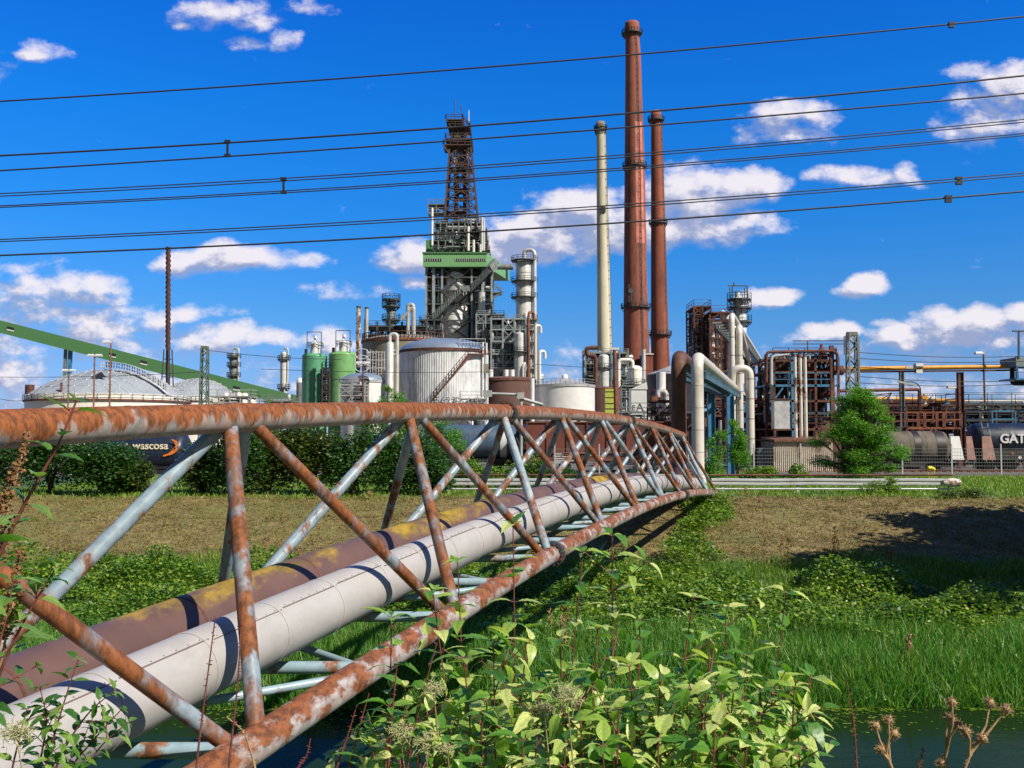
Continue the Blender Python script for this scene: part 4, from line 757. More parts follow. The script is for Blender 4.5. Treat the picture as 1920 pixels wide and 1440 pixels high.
# bramble canes
for i, (pp, Y, lab) in enumerate((([(355, 1640), (367, 1440), (385, 1300), (404, 1155)], 2.2, 'thin thorny red cane before the grey pipe, left of its neighbour'), ([(415, 1640), (428, 1440), (447, 1280), (453, 1128)], 2.2, 'thin thorny red cane just left of the near rusty upright'), ([(500, 1600), (480, 1440), (458, 1370), (425, 1345)], 2.3, 'short brown cane bending over the lower chord'), ([(600, 1600), (631, 1437), (652, 1380), (669, 1322)], 2.3, 'slanting dead cane over the dark water'), ([(650, 1600), (655, 1438), (672, 1370), (692, 1300)], 2.4, 'faint slender cane beside the slanting dead one'), ([(720, 1600), (728, 1437), (735, 1340), (744, 1252)], 2.3, 'pinkish cane left of the pale seed heads'), ([(750, 1600), (762, 1437), (790, 1310), (819, 1205)], 2.3, 'long pinkish cane leaning right through the seed heads'), ([(1610, 1600), (1607, 1440), (1600, 1340), (1586, 1272)], 2.5, 'single thin red cane standing right of the shrubs'), ([(1720, 1600), (1722, 1440), (1728, 1420), (1731, 1400)], 2.5, 'short cane tip between the thistles'), ([(540, 1600), (556, 1440), (575, 1420), (582, 1385)], 2.4, 'tiny brown twig tip by the lower chord'))):
    w3 = [P(u, v, Y) for u, v in pp]; w3[0].z = max(float(H(w3[0].x, Y)), w3[0].z); mb = MB(); sm = fillet(w3, .1, 5); mb.tube(sm, [.0032*(1-.6*j/len(sm)) for j in range(len(sm))], 6); rg = random.Random(i)
    for j in range(34): t = rg.random()*.98; k = int(t*(len(sm)-1)); c = sm[k].lerp(sm[k+1], t*(len(sm)-1)-k); d = Vector((rg.choice([-1, 1])*rg.uniform(.6, 1), rg.uniform(-.5, .5), rg.uniform(-.3, .5)))*.008; mb.tube([c, c+d], [.0015, .0005], 4)
    tag(mb.build('dead_cane', M['redstem'] if i != 2 else M['dry'], None, w3[0]), lab, 'cane', 'dead thorny canes')
# clematis seed heads
for i, (u, v, Y, r, lab) in enumerate(((812, 1292, 2.25, .042, 'pale feathery seed head right of the long pinkish cane'), (750, 1372, 2.2, .04, 'feathery seed head low at the left, above the water'), (796, 1392, 2.2, .042, 'feathery seed head between two pinkish canes at the bottom'), (1062, 1302, 2.0, .048, 'largest pale seed head amid the middle dogwood leaves'), (838, 1404, 2.15, .024, 'smallest seed head at the bottom'), (1020, 1330, 2.05, .03, 'seed head half hidden left of the largest one'), (30, 1375, 1.9, .045, 'seed head in the bottom left corner'))):
    c = P(u, v, Y); r *= .62; mb = MB(); rg = random.Random(i+40)
    for _ in range(170):
        d = Vector((rg.gauss(0, 1), rg.gauss(0, 1), rg.gauss(0, .8))).normalized(); o = Vector((rg.gauss(0, .45), rg.gauss(0, .4), rg.gauss(0, .3)))*r; s_ = Vector((rg.gauss(0, 1), rg.gauss(0, 1), rg.gauss(0, 1))).normalized(); p0 = c+o; p1 = p0+d*r*.35; p2 = p1+(d+s_*.9).normalized()*r*.35; mb.tube([p0, p1, p2], [.0009, .0007, .0004], 3, caps=False)
    b = Vector((c.x, c.y+.05, float(H(c.x, c.y)))); q = thing('clematis_seed_head', lab, 'seed head', b, 'feathery seed heads'); mb.build('feathery_strands', M['fluff'], q); mb = MB(); mb.tube([b, c+Vector((.03, .05, -.3)), c], [.003, .0022, .0012], 6); mb.build('stalk', M['dry'], q)
# thistles at the lower right
for (base, heads, lab, Y) in (((1672, 1440), ((1642, 1362), (1666, 1350), (1676, 1376), (1651, 1404)), 'smallest dry thistle, leftmost of the three at the lower right', 2.5), ((1770, 1440), ((1785, 1318), (1781, 1346), (1797, 1361), (1766, 1432)), 'middle dry thistle with heads close to its straight stem', 2.45), ((1809, 1440), ((1856, 1319), (1886, 1331), (1811, 1372), (1843, 1386)), 'rightmost dry thistle with wide forked branches', 2.4)):
    b = P(base[0], 1440, Y); g = Vector((b.x-.02, Y, float(H(b.x, Y)))); q = thing('dry_thistle', lab, 'thistle', g, 'dry thistles'); mb = MB(); mb.tube([g, b], [.006, .0045], 7); rg = random.Random(int(b.x*100))
    fork = b.lerp(P(heads[0][0], heads[0][1], Y), .4)
    for (u, v) in heads:
        h_ = P(u, v, Y+rg.uniform(-.03, .03)); mb.tube([b.lerp(fork, rg.uniform(.3, 1)), fork.lerp(h_, .5)+Vector((rg.uniform(-.01, .01), 0, -.005)), h_], [.0042, .003, .0022], 6)
    mb.tube([b, fork], [.0045, .004], 6)
    for j in range(60): t = rg.random(); c = b.lerp(fork, t) if j % 2 else g.lerp(b, t); mb.tube([c, c+Vector((rg.uniform(-1, 1), rg.uniform(-.5, .5), rg.uniform(-.2, .8)))*.009], [.0012, .0003], 3)
    mb.build('stem', M['dry'], q)
    for (u, v) in heads:
        c = P(u, v, Y); mb = MB(); mb.lathe(c, [(.002, -.012), (.009, -.006), (.0115, .001), (.008, .009), (.003, .011)], 10)
        for _ in range(90): d = Vector((rg.gauss(0, 1), rg.gauss(0, 1), rg.gauss(.2, 1))).normalized(); mb.tube([c+d*.008, c+d*rg.uniform(.014, .021)], [.0011, .0003], 3, caps=False)
        mb.build('burr', M['dry'], q)
# ================================================================== the refinery and everything beyond the dike
def fx(u, Y, v=780): return P(u, v, Y).x
def sz(px, Y): return px/FPX*Y
def stack(name, lab, D, us, vs, ws, m, bands, cat='chimney', capm=None, group=None, ladder_u=.35):
    """chimney: u centre, v, width px lists from base to top"""
    base = Vector((P(us[0], vs[0], D).x, D, 0)); q = thing(name, lab, cat, base, group)
    cs = [P(u, v, D) for u, v in zip(us, vs)]; pts = [Vector((cs[0].x, D, 0))]+cs; rs = [sz(ws[0], D)/2*1.03]+[sz(w, D)/2 for w in ws]
    mb = MB(); mb.tube(pts, rs, 40); sh = mb.build('shaft', m, q)
    def at(v):
        for i in range(len(vs)-1):
            if vs[i] >= v >= vs[i+1]: t = (vs[i]-v)/(vs[i]-vs[i+1]); return cs[i].lerp(cs[i+1], t), sz(ws[i]*(1-t)+ws[i+1]*t, D)/2
        return cs[-1], rs[-1]
    for (v, ex) in bands:
        c, r = at(v); mb = MB(); n = 22; R = r+ex
        mb.lathe(c, [(r*.98, -.5), (R, -.15), (R, .15), (r*.98, .15)], 32, False); pl = mb.build('gallery', M['steel'], q)
        mb = MB(); mb.rail([c+Vector((R*math.cos(2*math.pi*i/n), R*math.sin(2*math.pi*i/n), .1)) for i in range(n+1)], 1.3, 9, .16)
        for i in range(16): a = 2*math.pi*i/16; dv = Vector((math.cos(a), math.sin(a), 0)); mb.beam(c+dv*R+Vector((0, 0, -.2)), c+dv*r+Vector((0, 0, -1.6)), .16)
        mb.build('railing', M['steel'], pl)
    c0, r0 = at(vs[0]); mb = MB(); a = -math.pi/2+ladder_u; d = Vector((math.cos(a), math.sin(a), 0))
    for i in range(len(cs)-1): mb.ladder(cs[i]+d*(rs[i+1]+.15), cs[i+1]+d*(rs[i+2]+.15), .7, .16, 2.4)
    mb.build('ladder', M['steel'], q); return q, sh, at, cs
# the tall brick stack with a pale patch on its front right side
q, sh, at, cs = stack('brick_chimney', 'tallest red brick chimney with a pale patch and several galleries', 350, [1194, 1192, 1190, 1187, 1185], [700, 575, 315, 100, 64], [50, 45.5, 38, 29, 26], M['brick'], [(577, 1.0), (313, .8), (63, 1.3)])
mb = MB(); c, r = at(64.5); mb.lathe(P(1185, 64, 350), [(r*1.1, 0), (r*1.06, 3.2), (r*1.02, 4.3), (r*.8, 4.4), (r*.8, 3.0)], 32); mb.build('chimney_head', M['brick2'], q)
mb = MB()
for v0, v1 in [(460-i*12.6, 460-(i+1)*12.6) for i in range(-0, 18)]:
    for w0, w1 in ((v0, v1),):
        (c0, r0), (c1, r1) = at(w0), at(w1)
        a0 = -1.62; a1 = -.75
        m_ = 5; vs = [c_+Vector((math.cos(a0+(a1-a0)*i/m_)*(r_+.05), math.sin(a0+(a1-a0)*i/m_)*(r_+.05), 0)) for c_, r_ in ((c0, r0), (c1, r1)) for i in range(m_+1)]
        mb.add(vs, [(i, i+1, m_+2+i, m_+1+i) for i in range(m_)], True)
mb.build('pale_patch', M['brick_pale'], sh)
c, r = at(560); mb = MB(); b_ = c+Vector((-r*.7, -r-.8, 0))
for i in range(3): mb.beam(b_+Vector((i*.8, 0, -2)), b_+Vector((i*1.1, 0, 4.5-i)), .3)
mb.tube([b_+Vector((.6, -.3, 2)), b_+Vector((.6, -.7, 2))], .9, 12); mb.build('antenna', M['steel'], q)
q, sh, at, cs = stack('brick_chimney', 'shorter brown-red brick chimney standing right of the tallest one', 370, [1239, 1237, 1234, 1231, 1230], [700, 630, 418, 240, 225], [36, 33, 27, 21, 19.5], M['brick2'], [(628, 1.2), (419, .8), (226, 1.2)], ladder_u=.75)
mb = MB(); c, r = at(226); mb.lathe(c, [(r*1.02, 0), (r*.95, 3.8), (r*.8, 3.9)], 28); mb.build('chimney_head', M['brick2'], q)
q, sh, at, cs = stack('concrete_chimney', 'slender pale yellowish chimney left of the brick ones', 300, [1134, 1132, 1129, 1127, 1126], [660, 540, 400, 260, 243], [28, 25, 20.5, 17.5, 17], M['concrete'], [(244, .6)], ladder_u=.8)
mb = MB(); c, r = at(244); mb.lathe(c, [(r*1.02, 0), (r*.98, 2.6), (r*.8, 2.6)], 28); mb.build('chimney_head', M['soot'], q)
mb = MB(); c, r = at(395); mb.box(c.x-.6, c.x+.9, c.y-r-.4, c.y-r+.2, c.z-1, c.z+.8); mb.build('light_box', M['black'], q)
# ------------------------------------------------------------------ generic process plant pieces
def vessel(name, lab, u, vt, vb, w, D, m, plats=(), cat='process column', group=None, loop=False, n=24, parent=None, ring=.9, lad=True):
    z0, z1 = max(0, Z(vb, D)), Z(vt, D); x = fx(u, D, (vt+vb)/2); r = sz(w, D)/2; q = parent or thing(name, lab, cat, (x, D, z0), group); c = Vector((x, D, 0))
    h = r*.55; prof = [(r, z0)]+[(r*math.cos(a), z1-h+h*math.sin(a)) for a in np.linspace(0, math.pi/2*.98, 7)]
    mb = MB(); mb.lathe(c, prof, n)
    k = int((z1-z0)/4)
    for i in range(1, k): z = z0+i*(z1-z0)/k; mb.lathe(c, [(r, z-.12), (r*1.03, z-.12), (r*1.03, z+.12), (r, z+.12)], n, False)
    sh = mb.build('shell' if not parent else name, m, q)
    for v in plats:
        z = Z(v, D); R = r+ring; mb = MB(); mb.lathe(c, [(r*.9, z-.15), (R, z-.15), (R, z+.1), (r*.9, z+.1)], 16, False)
        for i in range(8): a = i*math.pi/4; d = Vector((math.cos(a), math.sin(a), 0)); mb.beam(c+d*R+Vector((0, 0, z-.1)), c+d*r+Vector((0, 0, z-ring)), .14)
        pl = mb.build('platform', M['steel'], sh if parent else q); mb = MB(); mb.rail([c+Vector((R*math.cos(i*math.pi/6), R*math.sin(i*math.pi/6), z)) for i in range(13)], 1.2, 9, max(.06, D*.0004))
        if not parent: mb.build('railing', M['steel'], pl)
    if lad: mb = MB(); mb.ladder((x-r*.5, D-r*1.0, z0), (x-r*.5, D-r*1.0, z1), .6, max(.05, D*.0003), 1.2); mb.build('ladder', M['steelgrey'], sh if parent else q)
    if loop:
        mb = MB(); rr = r*.24; px_ = x+r*.55; pl = Vector((x, D-r*.2, z1-.1)); ex = Vector((x+r*1.25, D-r*.6, 0))
        mb.tube(fillet([pl, pl+Vector((0, 0, r*1.1)), Vector((ex.x, ex.y, z1+r*1.0)), Vector((ex.x, ex.y, z0+(z1-z0)*.45)), Vector((x+r*.5, D-r*1.15, z0+(z1-z0)*.36)), Vector((x+r*.5, D-r*1.15, z0))], r*.6, 6), rr, 12)
        mb.build('overhead_pipe', M['silver'], sh if parent else q)
    return q
def tangle(bx, n, rmin, rmax, rg, tee=.5):
    """orthogonal pipe runs inside a box"""
    x0, x1, y0, y1, z0, z1 = bx; mb = MB()
    for _ in range(n):
        p = Vector((rg.uniform(x0, x1), rg.uniform(y0, y1), rg.uniform(z0, z1))); pts = [p]; ax = rg.choice([0, 2, 2])
        for k in range(rg.choice([1, 2, 3])):
            q = pts[-1].copy(); lo, hi = ((x0, x1), (y0, y1), (z0, z1))[ax]; q[ax] = rg.uniform(lo, hi); pts.append(q); ax = rg.choice([a for a in (0, 0, 1, 2, 2) if a != ax])
        mb.tube(fillet(pts, .5, 3) if len(pts) > 2 else pts, rg.uniform(rmin, rmax), 7)
    return mb
def gear(bx, n, rg, s, m, par):
    """small drums, valves and boxes, each a part of its own"""
    x0, x1, y0, y1, z0, z1 = bx
    for _ in range(n):
        c = Vector((rg.uniform(x0, x1), rg.uniform(y0, y1), rg.uniform(z0, z1))); k = rg.random(); a = s*rg.uniform(.5, 1.3); mb = MB()
        if k < .35: mb.tube([c, c+Vector((a*.15, 0, 0)), c+Vector((a*1.45, 0, 0)), c+Vector((a*1.6, 0, 0))], [a*.25, a*.45, a*.45, a*.25], 10); nm = 'horizontal_drum'
        elif k < .7: mb.tube([c, c+Vector((0, 0, a*1.3)), c+Vector((0, 0, a*1.5))], [a*.4, a*.4, a*.2], 10); nm = 'upright_drum'
        else: mb.box(c.x-a*.4, c.x+a*.4, c.y-a*.3, c.y+a*.3, c.z, c.z+a*.7); nm = 'junction_box'
        mb.build(nm, m, par)
def frame(name, lab, u0, u1, vt, vb, D, dep, cols, levels, m='steel', t=.35, seed=1, cat='steel frame', density=1.0, pm=('silver2', 'steel', 'rust'), brace=True, parent=None, pr=(.08, .3), group=None, rails=True):
    """open steel process structure with floors, railings, bracing, pipework and small equipment"""
    rg = random.Random(seed); x0, x1 = fx(u0, D, (vt+vb)/2), fx(u1, D, (vt+vb)/2); z0, z1 = max(0, Z(vb, D)), Z(vt, D); y0, y1 = D, D+dep
    q = parent or thing(name, lab, cat, ((x0+x1)/2, D, z0), group)
    xs = [x0+(x1-x0)*i/(cols-1) for i in range(cols)]; zs = [Z(v, D) for v in levels]
    for i, x in enumerate(xs):
        for y in (y0, y1): mb = MB(); mb.beam((x, y, z0), (x, y, z1-rg.uniform(0, .8)), t); mb.build('column', M[m], q)
    for z in zs:
        mb = MB()
        for y in (y0, y1): mb.beam((x0, y, z), (x1, y, z), t*.8)
        for x in xs: mb.beam((x, y0, z), (x, y1, z), t*.7)
        mb.box(x0+.02, x1-.02, y0+.05, y1-.05, z+t*.4+.01, z+t*.4+.06)
        dk = mb.build('floor', M[m], q)
        if rails: mb = MB(); mb.rail([(x0, y0, z+t*.4), (x1, y0, z+t*.4), (x1, y1, z+t*.4), (x0, y1, z+t*.4), (x0, y0, z+t*.4)], 1.1, 2.2, max(.05, D*.0004)); mb.build('railing', M[m], dk)
    if brace:
        zz = [z0]+sorted(zs)
        for a, b in zip(zz, zz[1:]):
            i = rg.randrange(cols-1); mb = MB(); mb.beam((xs[i], y0-.02, a), (xs[i+1], y0-.02, b), t*.55)
            if rg.random() < .6: mb.beam((xs[i+1], y0-.02, a), (xs[i], y0-.02, b), t*.55)
            mb.build('bracing', M[m], q)
    bx = (x0+.2, x1-.2, y0+.2, y1-.2, z0, z1-pr[1]*3)
    for i, pmn in enumerate(pm): tangle(bx, int(14*density), pr[0], pr[1], rg).build('pipework', M[pmn], q)
    gear(bx, int(16*density), rg, pr[1]*3, M[pm[0]], q)
    return q
def tank(name, lab, u0, u1, vt, D, m, roofm, roof_h, cat='storage tank', ribs=0, zb=0, group=None, cone=False, rim=None):
    x0, x1 = fx(u0, D, vt), fx(u1, D, vt); r = (x1-x0)/2; cx = (x0+x1)/2; cy = D; z1 = Z(vt, D-r); q = thing(name, lab, cat, (cx, cy, zb), group)
    mb = MB(); n = ribs*2 if ribs else 64
    if ribs:
        vs = []
        for z in (zb, z1):
            for j in range(n): a = 2*math.pi*j/n; rr = r-(.055 if j % 2 else 0); vs.append((cx+rr*math.cos(a), cy+rr*math.sin(a), z))
        mb.add(vs, [(j, (j+1) % n, n+(j+1) % n, n+j) for j in range(n)])
    else: mb.lathe((cx, cy, 0), [(r, zb), (r, z1)], n)
    w = mb.build('wall', m, q); h = max(.3, Z(vt-roof_h, D)-z1); mb = MB()
    prof = [(r*1.01, z1-.15), (r*1.01, z1+.02)]+([(r*(1-t), z1+h*t) for t in np.linspace(.02, .98, 8)] if cone else [(r*math.cos(a), z1+h*math.sin(a)) for a in np.linspace(.05, math.pi/2*.98, 9)])
    mb.lathe((cx, cy, 0), prof, 64 if not cone else 40, not cone); mb.build('roof', roofm, q)
    if rim: mb = MB(); mb.lathe((cx, cy, 0), [(r*1.0, z1-.35), (r*1.025, z1-.35), (r*1.025, z1+.05), (r, z1+.05)], 64, False); mb.build('rim_girder', rim, q)
    return q, (cx, cy, r, z1, h), w
# ------------------------------------------------------------------ domed tanks at the left
def geodome(q, cx, cy, r, z1, h, m):
    mb = MB(); nd = MB(); rings = 7; R = (r*r+h*h)/(2*h); zc = z1+h-R
    def pt(rr, a): return Vector((cx+rr*math.cos(a), cy+rr*math.sin(a), zc+math.sqrt(max(0, R*R-rr*rr))))
    rows = []
    for i in range(rings+1):
        rr = r*i/rings; k = max(1, 6*i*1); k = min(k, 30) if i else 1; rows.append([pt(rr, 2*math.pi*(j+.5*(i % 2))/k) for j in range(k)])
    vs = [p for row in rows for p in row]; st = [sum(len(x) for x in rows[:i]) for i in range(rings+1)]; fs = []
    for i in range(rings):
        A, Bn = len(rows[i]), len(rows[i+1])
        if A == 1: fs += [(0, st[1]+j, st[1]+(j+1) % Bn) for j in range(Bn)]; continue
        a = b = 0; ang = lambda lst, k, off: (k+.5*off)/len(lst)
        while a < A or b < Bn:
            ta = (a+1+.5*(i % 2))/A if a < A else 9; tb = (b+1+.5*((i+1) % 2))/Bn if b < Bn else 9
            if ta < tb: fs.append((st[i]+a % A, st[i+1]+b % Bn, st[i]+(a+1) % A)); a += 1
            else: fs.append((st[i]+a % A, st[i+1]+b % Bn, st[i+1]+(b+1) % Bn)); b += 1
    mb.add(vs, fs, True); d = mb.build('dome_roof', m, q)
    nd = MB()
    for p in vs: nd.lathe(p, [(.16, -.02), (.16, .10), (.01, .14)], 7)
    o = nd.build('node_caps', M['letterwhite'], d); o['kind'] = 'stuff'
    mb = MB(); n = set()
    for f in fs:
        for a, b in ((f[0], f[1]), (f[1], f[2]), (f[2], f[0])):
            if (min(a, b), max(a, b)) not in n: n.add((min(a, b), max(a, b))); mb.beam(vs[a]+Vector((0, 0, .03)), vs[b]+Vector((0, 0, .03)), .06)
    mb.build('dome_ribs', M['silver2'], d); return d
for (u0, u1, vt, hh, D, lab) in ((62, 348, 744, 50, 200, 'large white tank with a grey faceted dome, leftmost by the light poles'), (300, 442, 746, 36, 245, 'smaller domed tank half hidden behind the large one and the lattice mast')):
    q = thing('domed_tank', lab, 'storage tank', (fx((u0+u1)/2, D), D, 0), 'domed storage tanks'); r = (fx(u1, D)-fx(u0, D))/2; cx = (fx(u0, D)+fx(u1, D))/2; cy = D; z1 = Z(vt, D); hd = Z(vt-hh, D)-z1
    mb = MB(); mb.lathe((cx, cy, 0), [(r, 0), (r, z1)], 72); w = mb.build('wall', M['cream'], q)
    mb = MB(); mb.lathe((cx, cy, 0), [(r, z1-1.3), (r*1.02, z1-1.3), (r*1.02, z1-.95), (r, z1-.95)], 72, False); mb.build('wind_girder', M['rust'], q)
    mb = MB(); mb.rail([(cx+r*1.02*math.cos(a), cy+r*1.02*math.sin(a), z1-.95) for a in np.linspace(0, 2*math.pi, 49)], 1.1, 3, .07); mb.build('railing', M['white'], q)
    d = geodome(q, cx, cy, r*.985, z1, hd, M['dome'])
    if u0 == 62:
        R = (r*r+hd**2)/(2*hd); zc = z1+hd-R; mb = MB(); pts = []
        for t in np.linspace(-.05, 1, 14):
            x = cx+t*r*.93; y = cy-.18*r-.25*r*t; rr = math.hypot(x-cx, y-cy); pts.append(Vector((x, y, zc+math.sqrt(R*R-rr*rr)+.5)))
        mb.rail(pts, 1.3, 1.6, .12)
        for a, b in zip(pts, pts[1:]): mb.beam(a, b, 1.0, .12)
        mb.rail([p+Vector((0, 1.1, 0)) for p in pts], 1.3, 1.6, .12); mb.build('dome_walkway', M['letterwhite'], q)
        a = -1.35; mb = MB(); p = Vector((cx+r*.62*math.cos(a), cy+r*.62*math.sin(a), 0)); p.z = zc+math.sqrt(R*R-(r*.62)**2)+.1
        mb.add([p+Vector((-1.6, -1.1, -.3)), p+Vector((1.6, -1.1, -.3)), p+Vector((0, .2, .95))], [(0, 1, 2)]); mb.build('dome_hatch', M['black'], d)
        mb = MB(); mb.tube([(cx-r*.2, cy-r*.93, z1-.5), (cx-r*.2, cy-r*.93, z1+2.2)], .22, 10); mb.tube([(cx-r*.99, cy-2, z1-1.2), (cx-r*.99, cy-2, z1+2.4)], .9, 12); mb.build('vent_stub', M['rust'], q)
# ------------------------------------------------------------------ the long green conveyor gallery
D = 262; q = thing('conveyor_gallery', 'long green enclosed conveyor sloping down behind the domed tanks', 'conveyor', (fx(122, D), D, 0))
a = P(-260, 534+12, D); b = P(566, 745+11, D); mb = MB(); h = sz(22.5, D)
mb.beam(a, b, 3.6, h); bd = mb.build('gallery_body', M['green'], q)
for (u, v) in ((26, 617), (216, 666), (274, 680), (447, 728)):
    c = P(u, v, D); dd = (b-a).normalized(); mb = MB(); c.y = D-1.83; mb.beam(c-dd*.95, c+dd*.95, .1, .75); mb.build('window', M['glass'], bd); mb = MB(); mb.beam(c-dd*.95+Vector((0, 0, -.55)), c+dd*.95+Vector((0, 0, -.55)), .16, .35); mb.build('window_sill', M['white'], bd)
for u in (118, 127):
    mb = MB(); x = fx(u, D); mb.beam((x, D-.6, 0), (x+.3, D, Z(655, D)), .9 if u == 127 else .7); mb.build('support_leg', M['bluesteel' if u == 127 else 'steelgrey'], q)
mb = MB(); x = fx(-150, D); mb.beam((x, D, 0), (x, D, Z(590, D)), 1.2); mb.build('support_leg', M['steelgrey'], q)
mb = MB(); mb.box(fx(560, D), fx(575, D), D-3, D+3, 0, Z(752, D)); mb.build('transfer_house', M['green'], q)
# ------------------------------------------------------------------ slender mast, lattice masts, lamp poles
D = 215; x = fx(316, D, 600); q = thing('steel_flue', 'thin dark red steel stack with helical strakes rising behind the conveyor', 'stack', (x, D, 0)); zt_ = Z(463, D); r = sz(7, D)/2
mb = MB(); mb.tube([(x+.35, D, 0), (x-.35, D, zt_)], [r*1.15, r], 16); mb.build('shaft', mat('dark_red_flue', (.075, .028, .022), .8, 0, (.05, .03, .03), .5, .2, .5, (1, 1, .4), .3), q)
mb = MB(); zb_ = Z(655, D)
for k in range(3):
    pts = []
    for i in range(120): t = i/119; a = t*2*math.pi*7+k*2.09; z = zb_+(zt_-zb_)*t; cx = x+.35-.7*z/zt_; pts.append((cx+math.cos(a)*(r+.10), D+math.sin(a)*(r+.10), z))
    mb.tube(pts, .09, 5)
mb.build('helical_strake', M['rust'], q)
mb = MB()
for i in range(4):
    a = i*math.pi/2+.5; e = Vector((x+math.cos(a)*2.0, D+math.sin(a)*2.0, 0)); t_ = Vector((x+math.cos(a)*.85, D+math.sin(a)*.85, zb_)); mb.beam(e, t_, .22)
    for z in np.arange(4, zb_, 4): c = e.lerp(t_, z/zb_); a2 = (i+1)*math.pi/2+.5; e2 = Vector((x+math.cos(a2)*2.0, D+math.sin(a2)*2.0, 0)).lerp(Vector((x+math.cos(a2)*.85, D+math.sin(a2)*.85, zb_)), z/zb_); mb.beam(c, e2, .14)
mb.build('lattice_base', M['steel'], q)
def lattice_mast(u, vt, D, w, lab, m='mastgreen', arm=1):
    x = fx(u, D); h = Z(vt, D); q = thing('catenary_mast', lab, 'railway mast', (x, D, 0), 'lattice railway masts'); mb = MB(); ht = w/2
    for sx_ in (-1, 1):
        for sy in (-1, 1): mb.beam((x+sx_*ht, D+sy*ht, 0), (x+sx_*ht*.72, D+sy*ht*.72, h), .14)
    k = int(h/.9)
    for i in range(k):
        za, zb2 = h*i/k, h*(i+1)/k; ra, rb = ht*(1-.28*i/k), ht*(1-.28*(i+1)/k); s_ = 1 if i % 2 else -1
        for sy in (-1, 1): mb.beam((x-s_*ra, D+sy*ra, za), (x+s_*rb, D+sy*rb, zb2), .09); mb.beam((x+sy*ra, D-s_*ra, za), (x+sy*rb, D+s_*rb, zb2), .09)
    mb.build('lattice', M[m], q); mb = MB(); mb.box(x-ht*.78, x+ht*.78, D-ht*.78, D+ht*.78, h-.1, h+.25); mb.build('cap', M[m], q)
    mb = MB(); zz_ = h*.52; mb.beam((x, D-.4, zz_), (x-arm*3.4, D-.4, zz_+.5), .1); mb.beam((x, D-.4, zz_-1.6), (x-arm*3.4, D-.4, zz_+.5), .08); mb.beam((x-arm*3.4, D-.4, zz_+.5), (x-arm*1.6, D-.4, zz_-2.6), .08); mb.build('cantilever', M['steel'], q)
    mb = MB(); n = 12; c = Vector((x-arm*1.6, D-.5, h*.33)); pr_ = [c+Vector((.55*math.cos(2*math.pi*i/n), 0, .55*math.sin(2*math.pi*i/n))) for i in range(n+1)]; mb.tube(pr_, .06, 6)
    for i in range(0, n, 2): mb.beam(c, pr_[i], .05)
    mb.build('tension_wheel', M['black'], q); return q
lattice_mast(382, 653, 112, .95, 'green lattice railway mast in front of the domed tanks')
lattice_mast(1600, 628, 88, 1.05, 'grey-green lattice railway mast rising behind the bright tree', 'steelgrey', -1)
q = thing('steel_pole', 'plain grey-green pole right beside the lattice mast behind the bright tree', 'pole', (fx(1612, 88), 88, 0)); mb = MB(); mb.beam((fx(1611, 88), 88, 0), (fx(1611, 88), 88, Z(632, 88)), .24); mb.build('pole', M['steelgrey'], q)
def lamp(u, vt, D, heads, lab, m='wood'):
    x = fx(u, D); h = Z(vt, D); q = thing('street_lamp', lab, 'lamp post', (x, D, 0), 'lamp posts in the yard'); mb = MB(); mb.tube([(x, D, 0), (x, D, h)], [.13, .09], 8); p = mb.build('pole', M[m], q)
    mb = MB()
    for z in np.arange(h*.35, h-.5, .8): mb.beam((x-.25, D, z), (x+.25, D, z), .04)
    mb.build('climbing_rungs', M['steel'], p)
    for s_ in heads: mb = MB(); mb.box(min(x, x+s_*.9), max(x, x+s_*.9), D-.22, D+.22, h-.02, h+.14); mb.tube([(x+s_*.12, D, h+.12), (x+s_*.85, D, h+.12)], .16, 8); mb.build('lamp_head', M['letterwhite'], q)
lamp(205, 643, 108, (-1,), 'tallest brown lamp post with one head, in front of the dome'); lamp(175, 668, 118, (-1, 1), 'double-headed lamp post in the middle of three before the dome'); lamp(127, 696, 128, (-1, 1), 'lowest double-headed lamp post, left before the dome')
lamp(1847, 664, 100, (-1,), 'thin rusty lamp post at the right before the wagons', 'rust'); lamp(1794, 728, 96, (-1,), 'short lamp post beside the thick rusty pipe post', 'rust'); lamp(680, 682, 120, (1, -1), 'rusty lamp post before the green silos', 'rust')
q = thing('utility_pole', 'rusty bare pole standing in front of the small plant below the pale chimney', 'pole', (fx(1156, 100), 100, 0)); mb = MB(); mb.tube([(fx(1156, 100), 100, 0), (fx(1153, 100), 100, Z(655, 100))], .19, 10); mb.build('pole', M['rustbright'], q); mb = MB(); mb.box(fx(1153, 100)-.5, fx(1153, 100)+.5, 99.8, 100.1, Z(656, 100), Z(652, 100)); mb.build('lamp_head', M['letterwhite'], q)
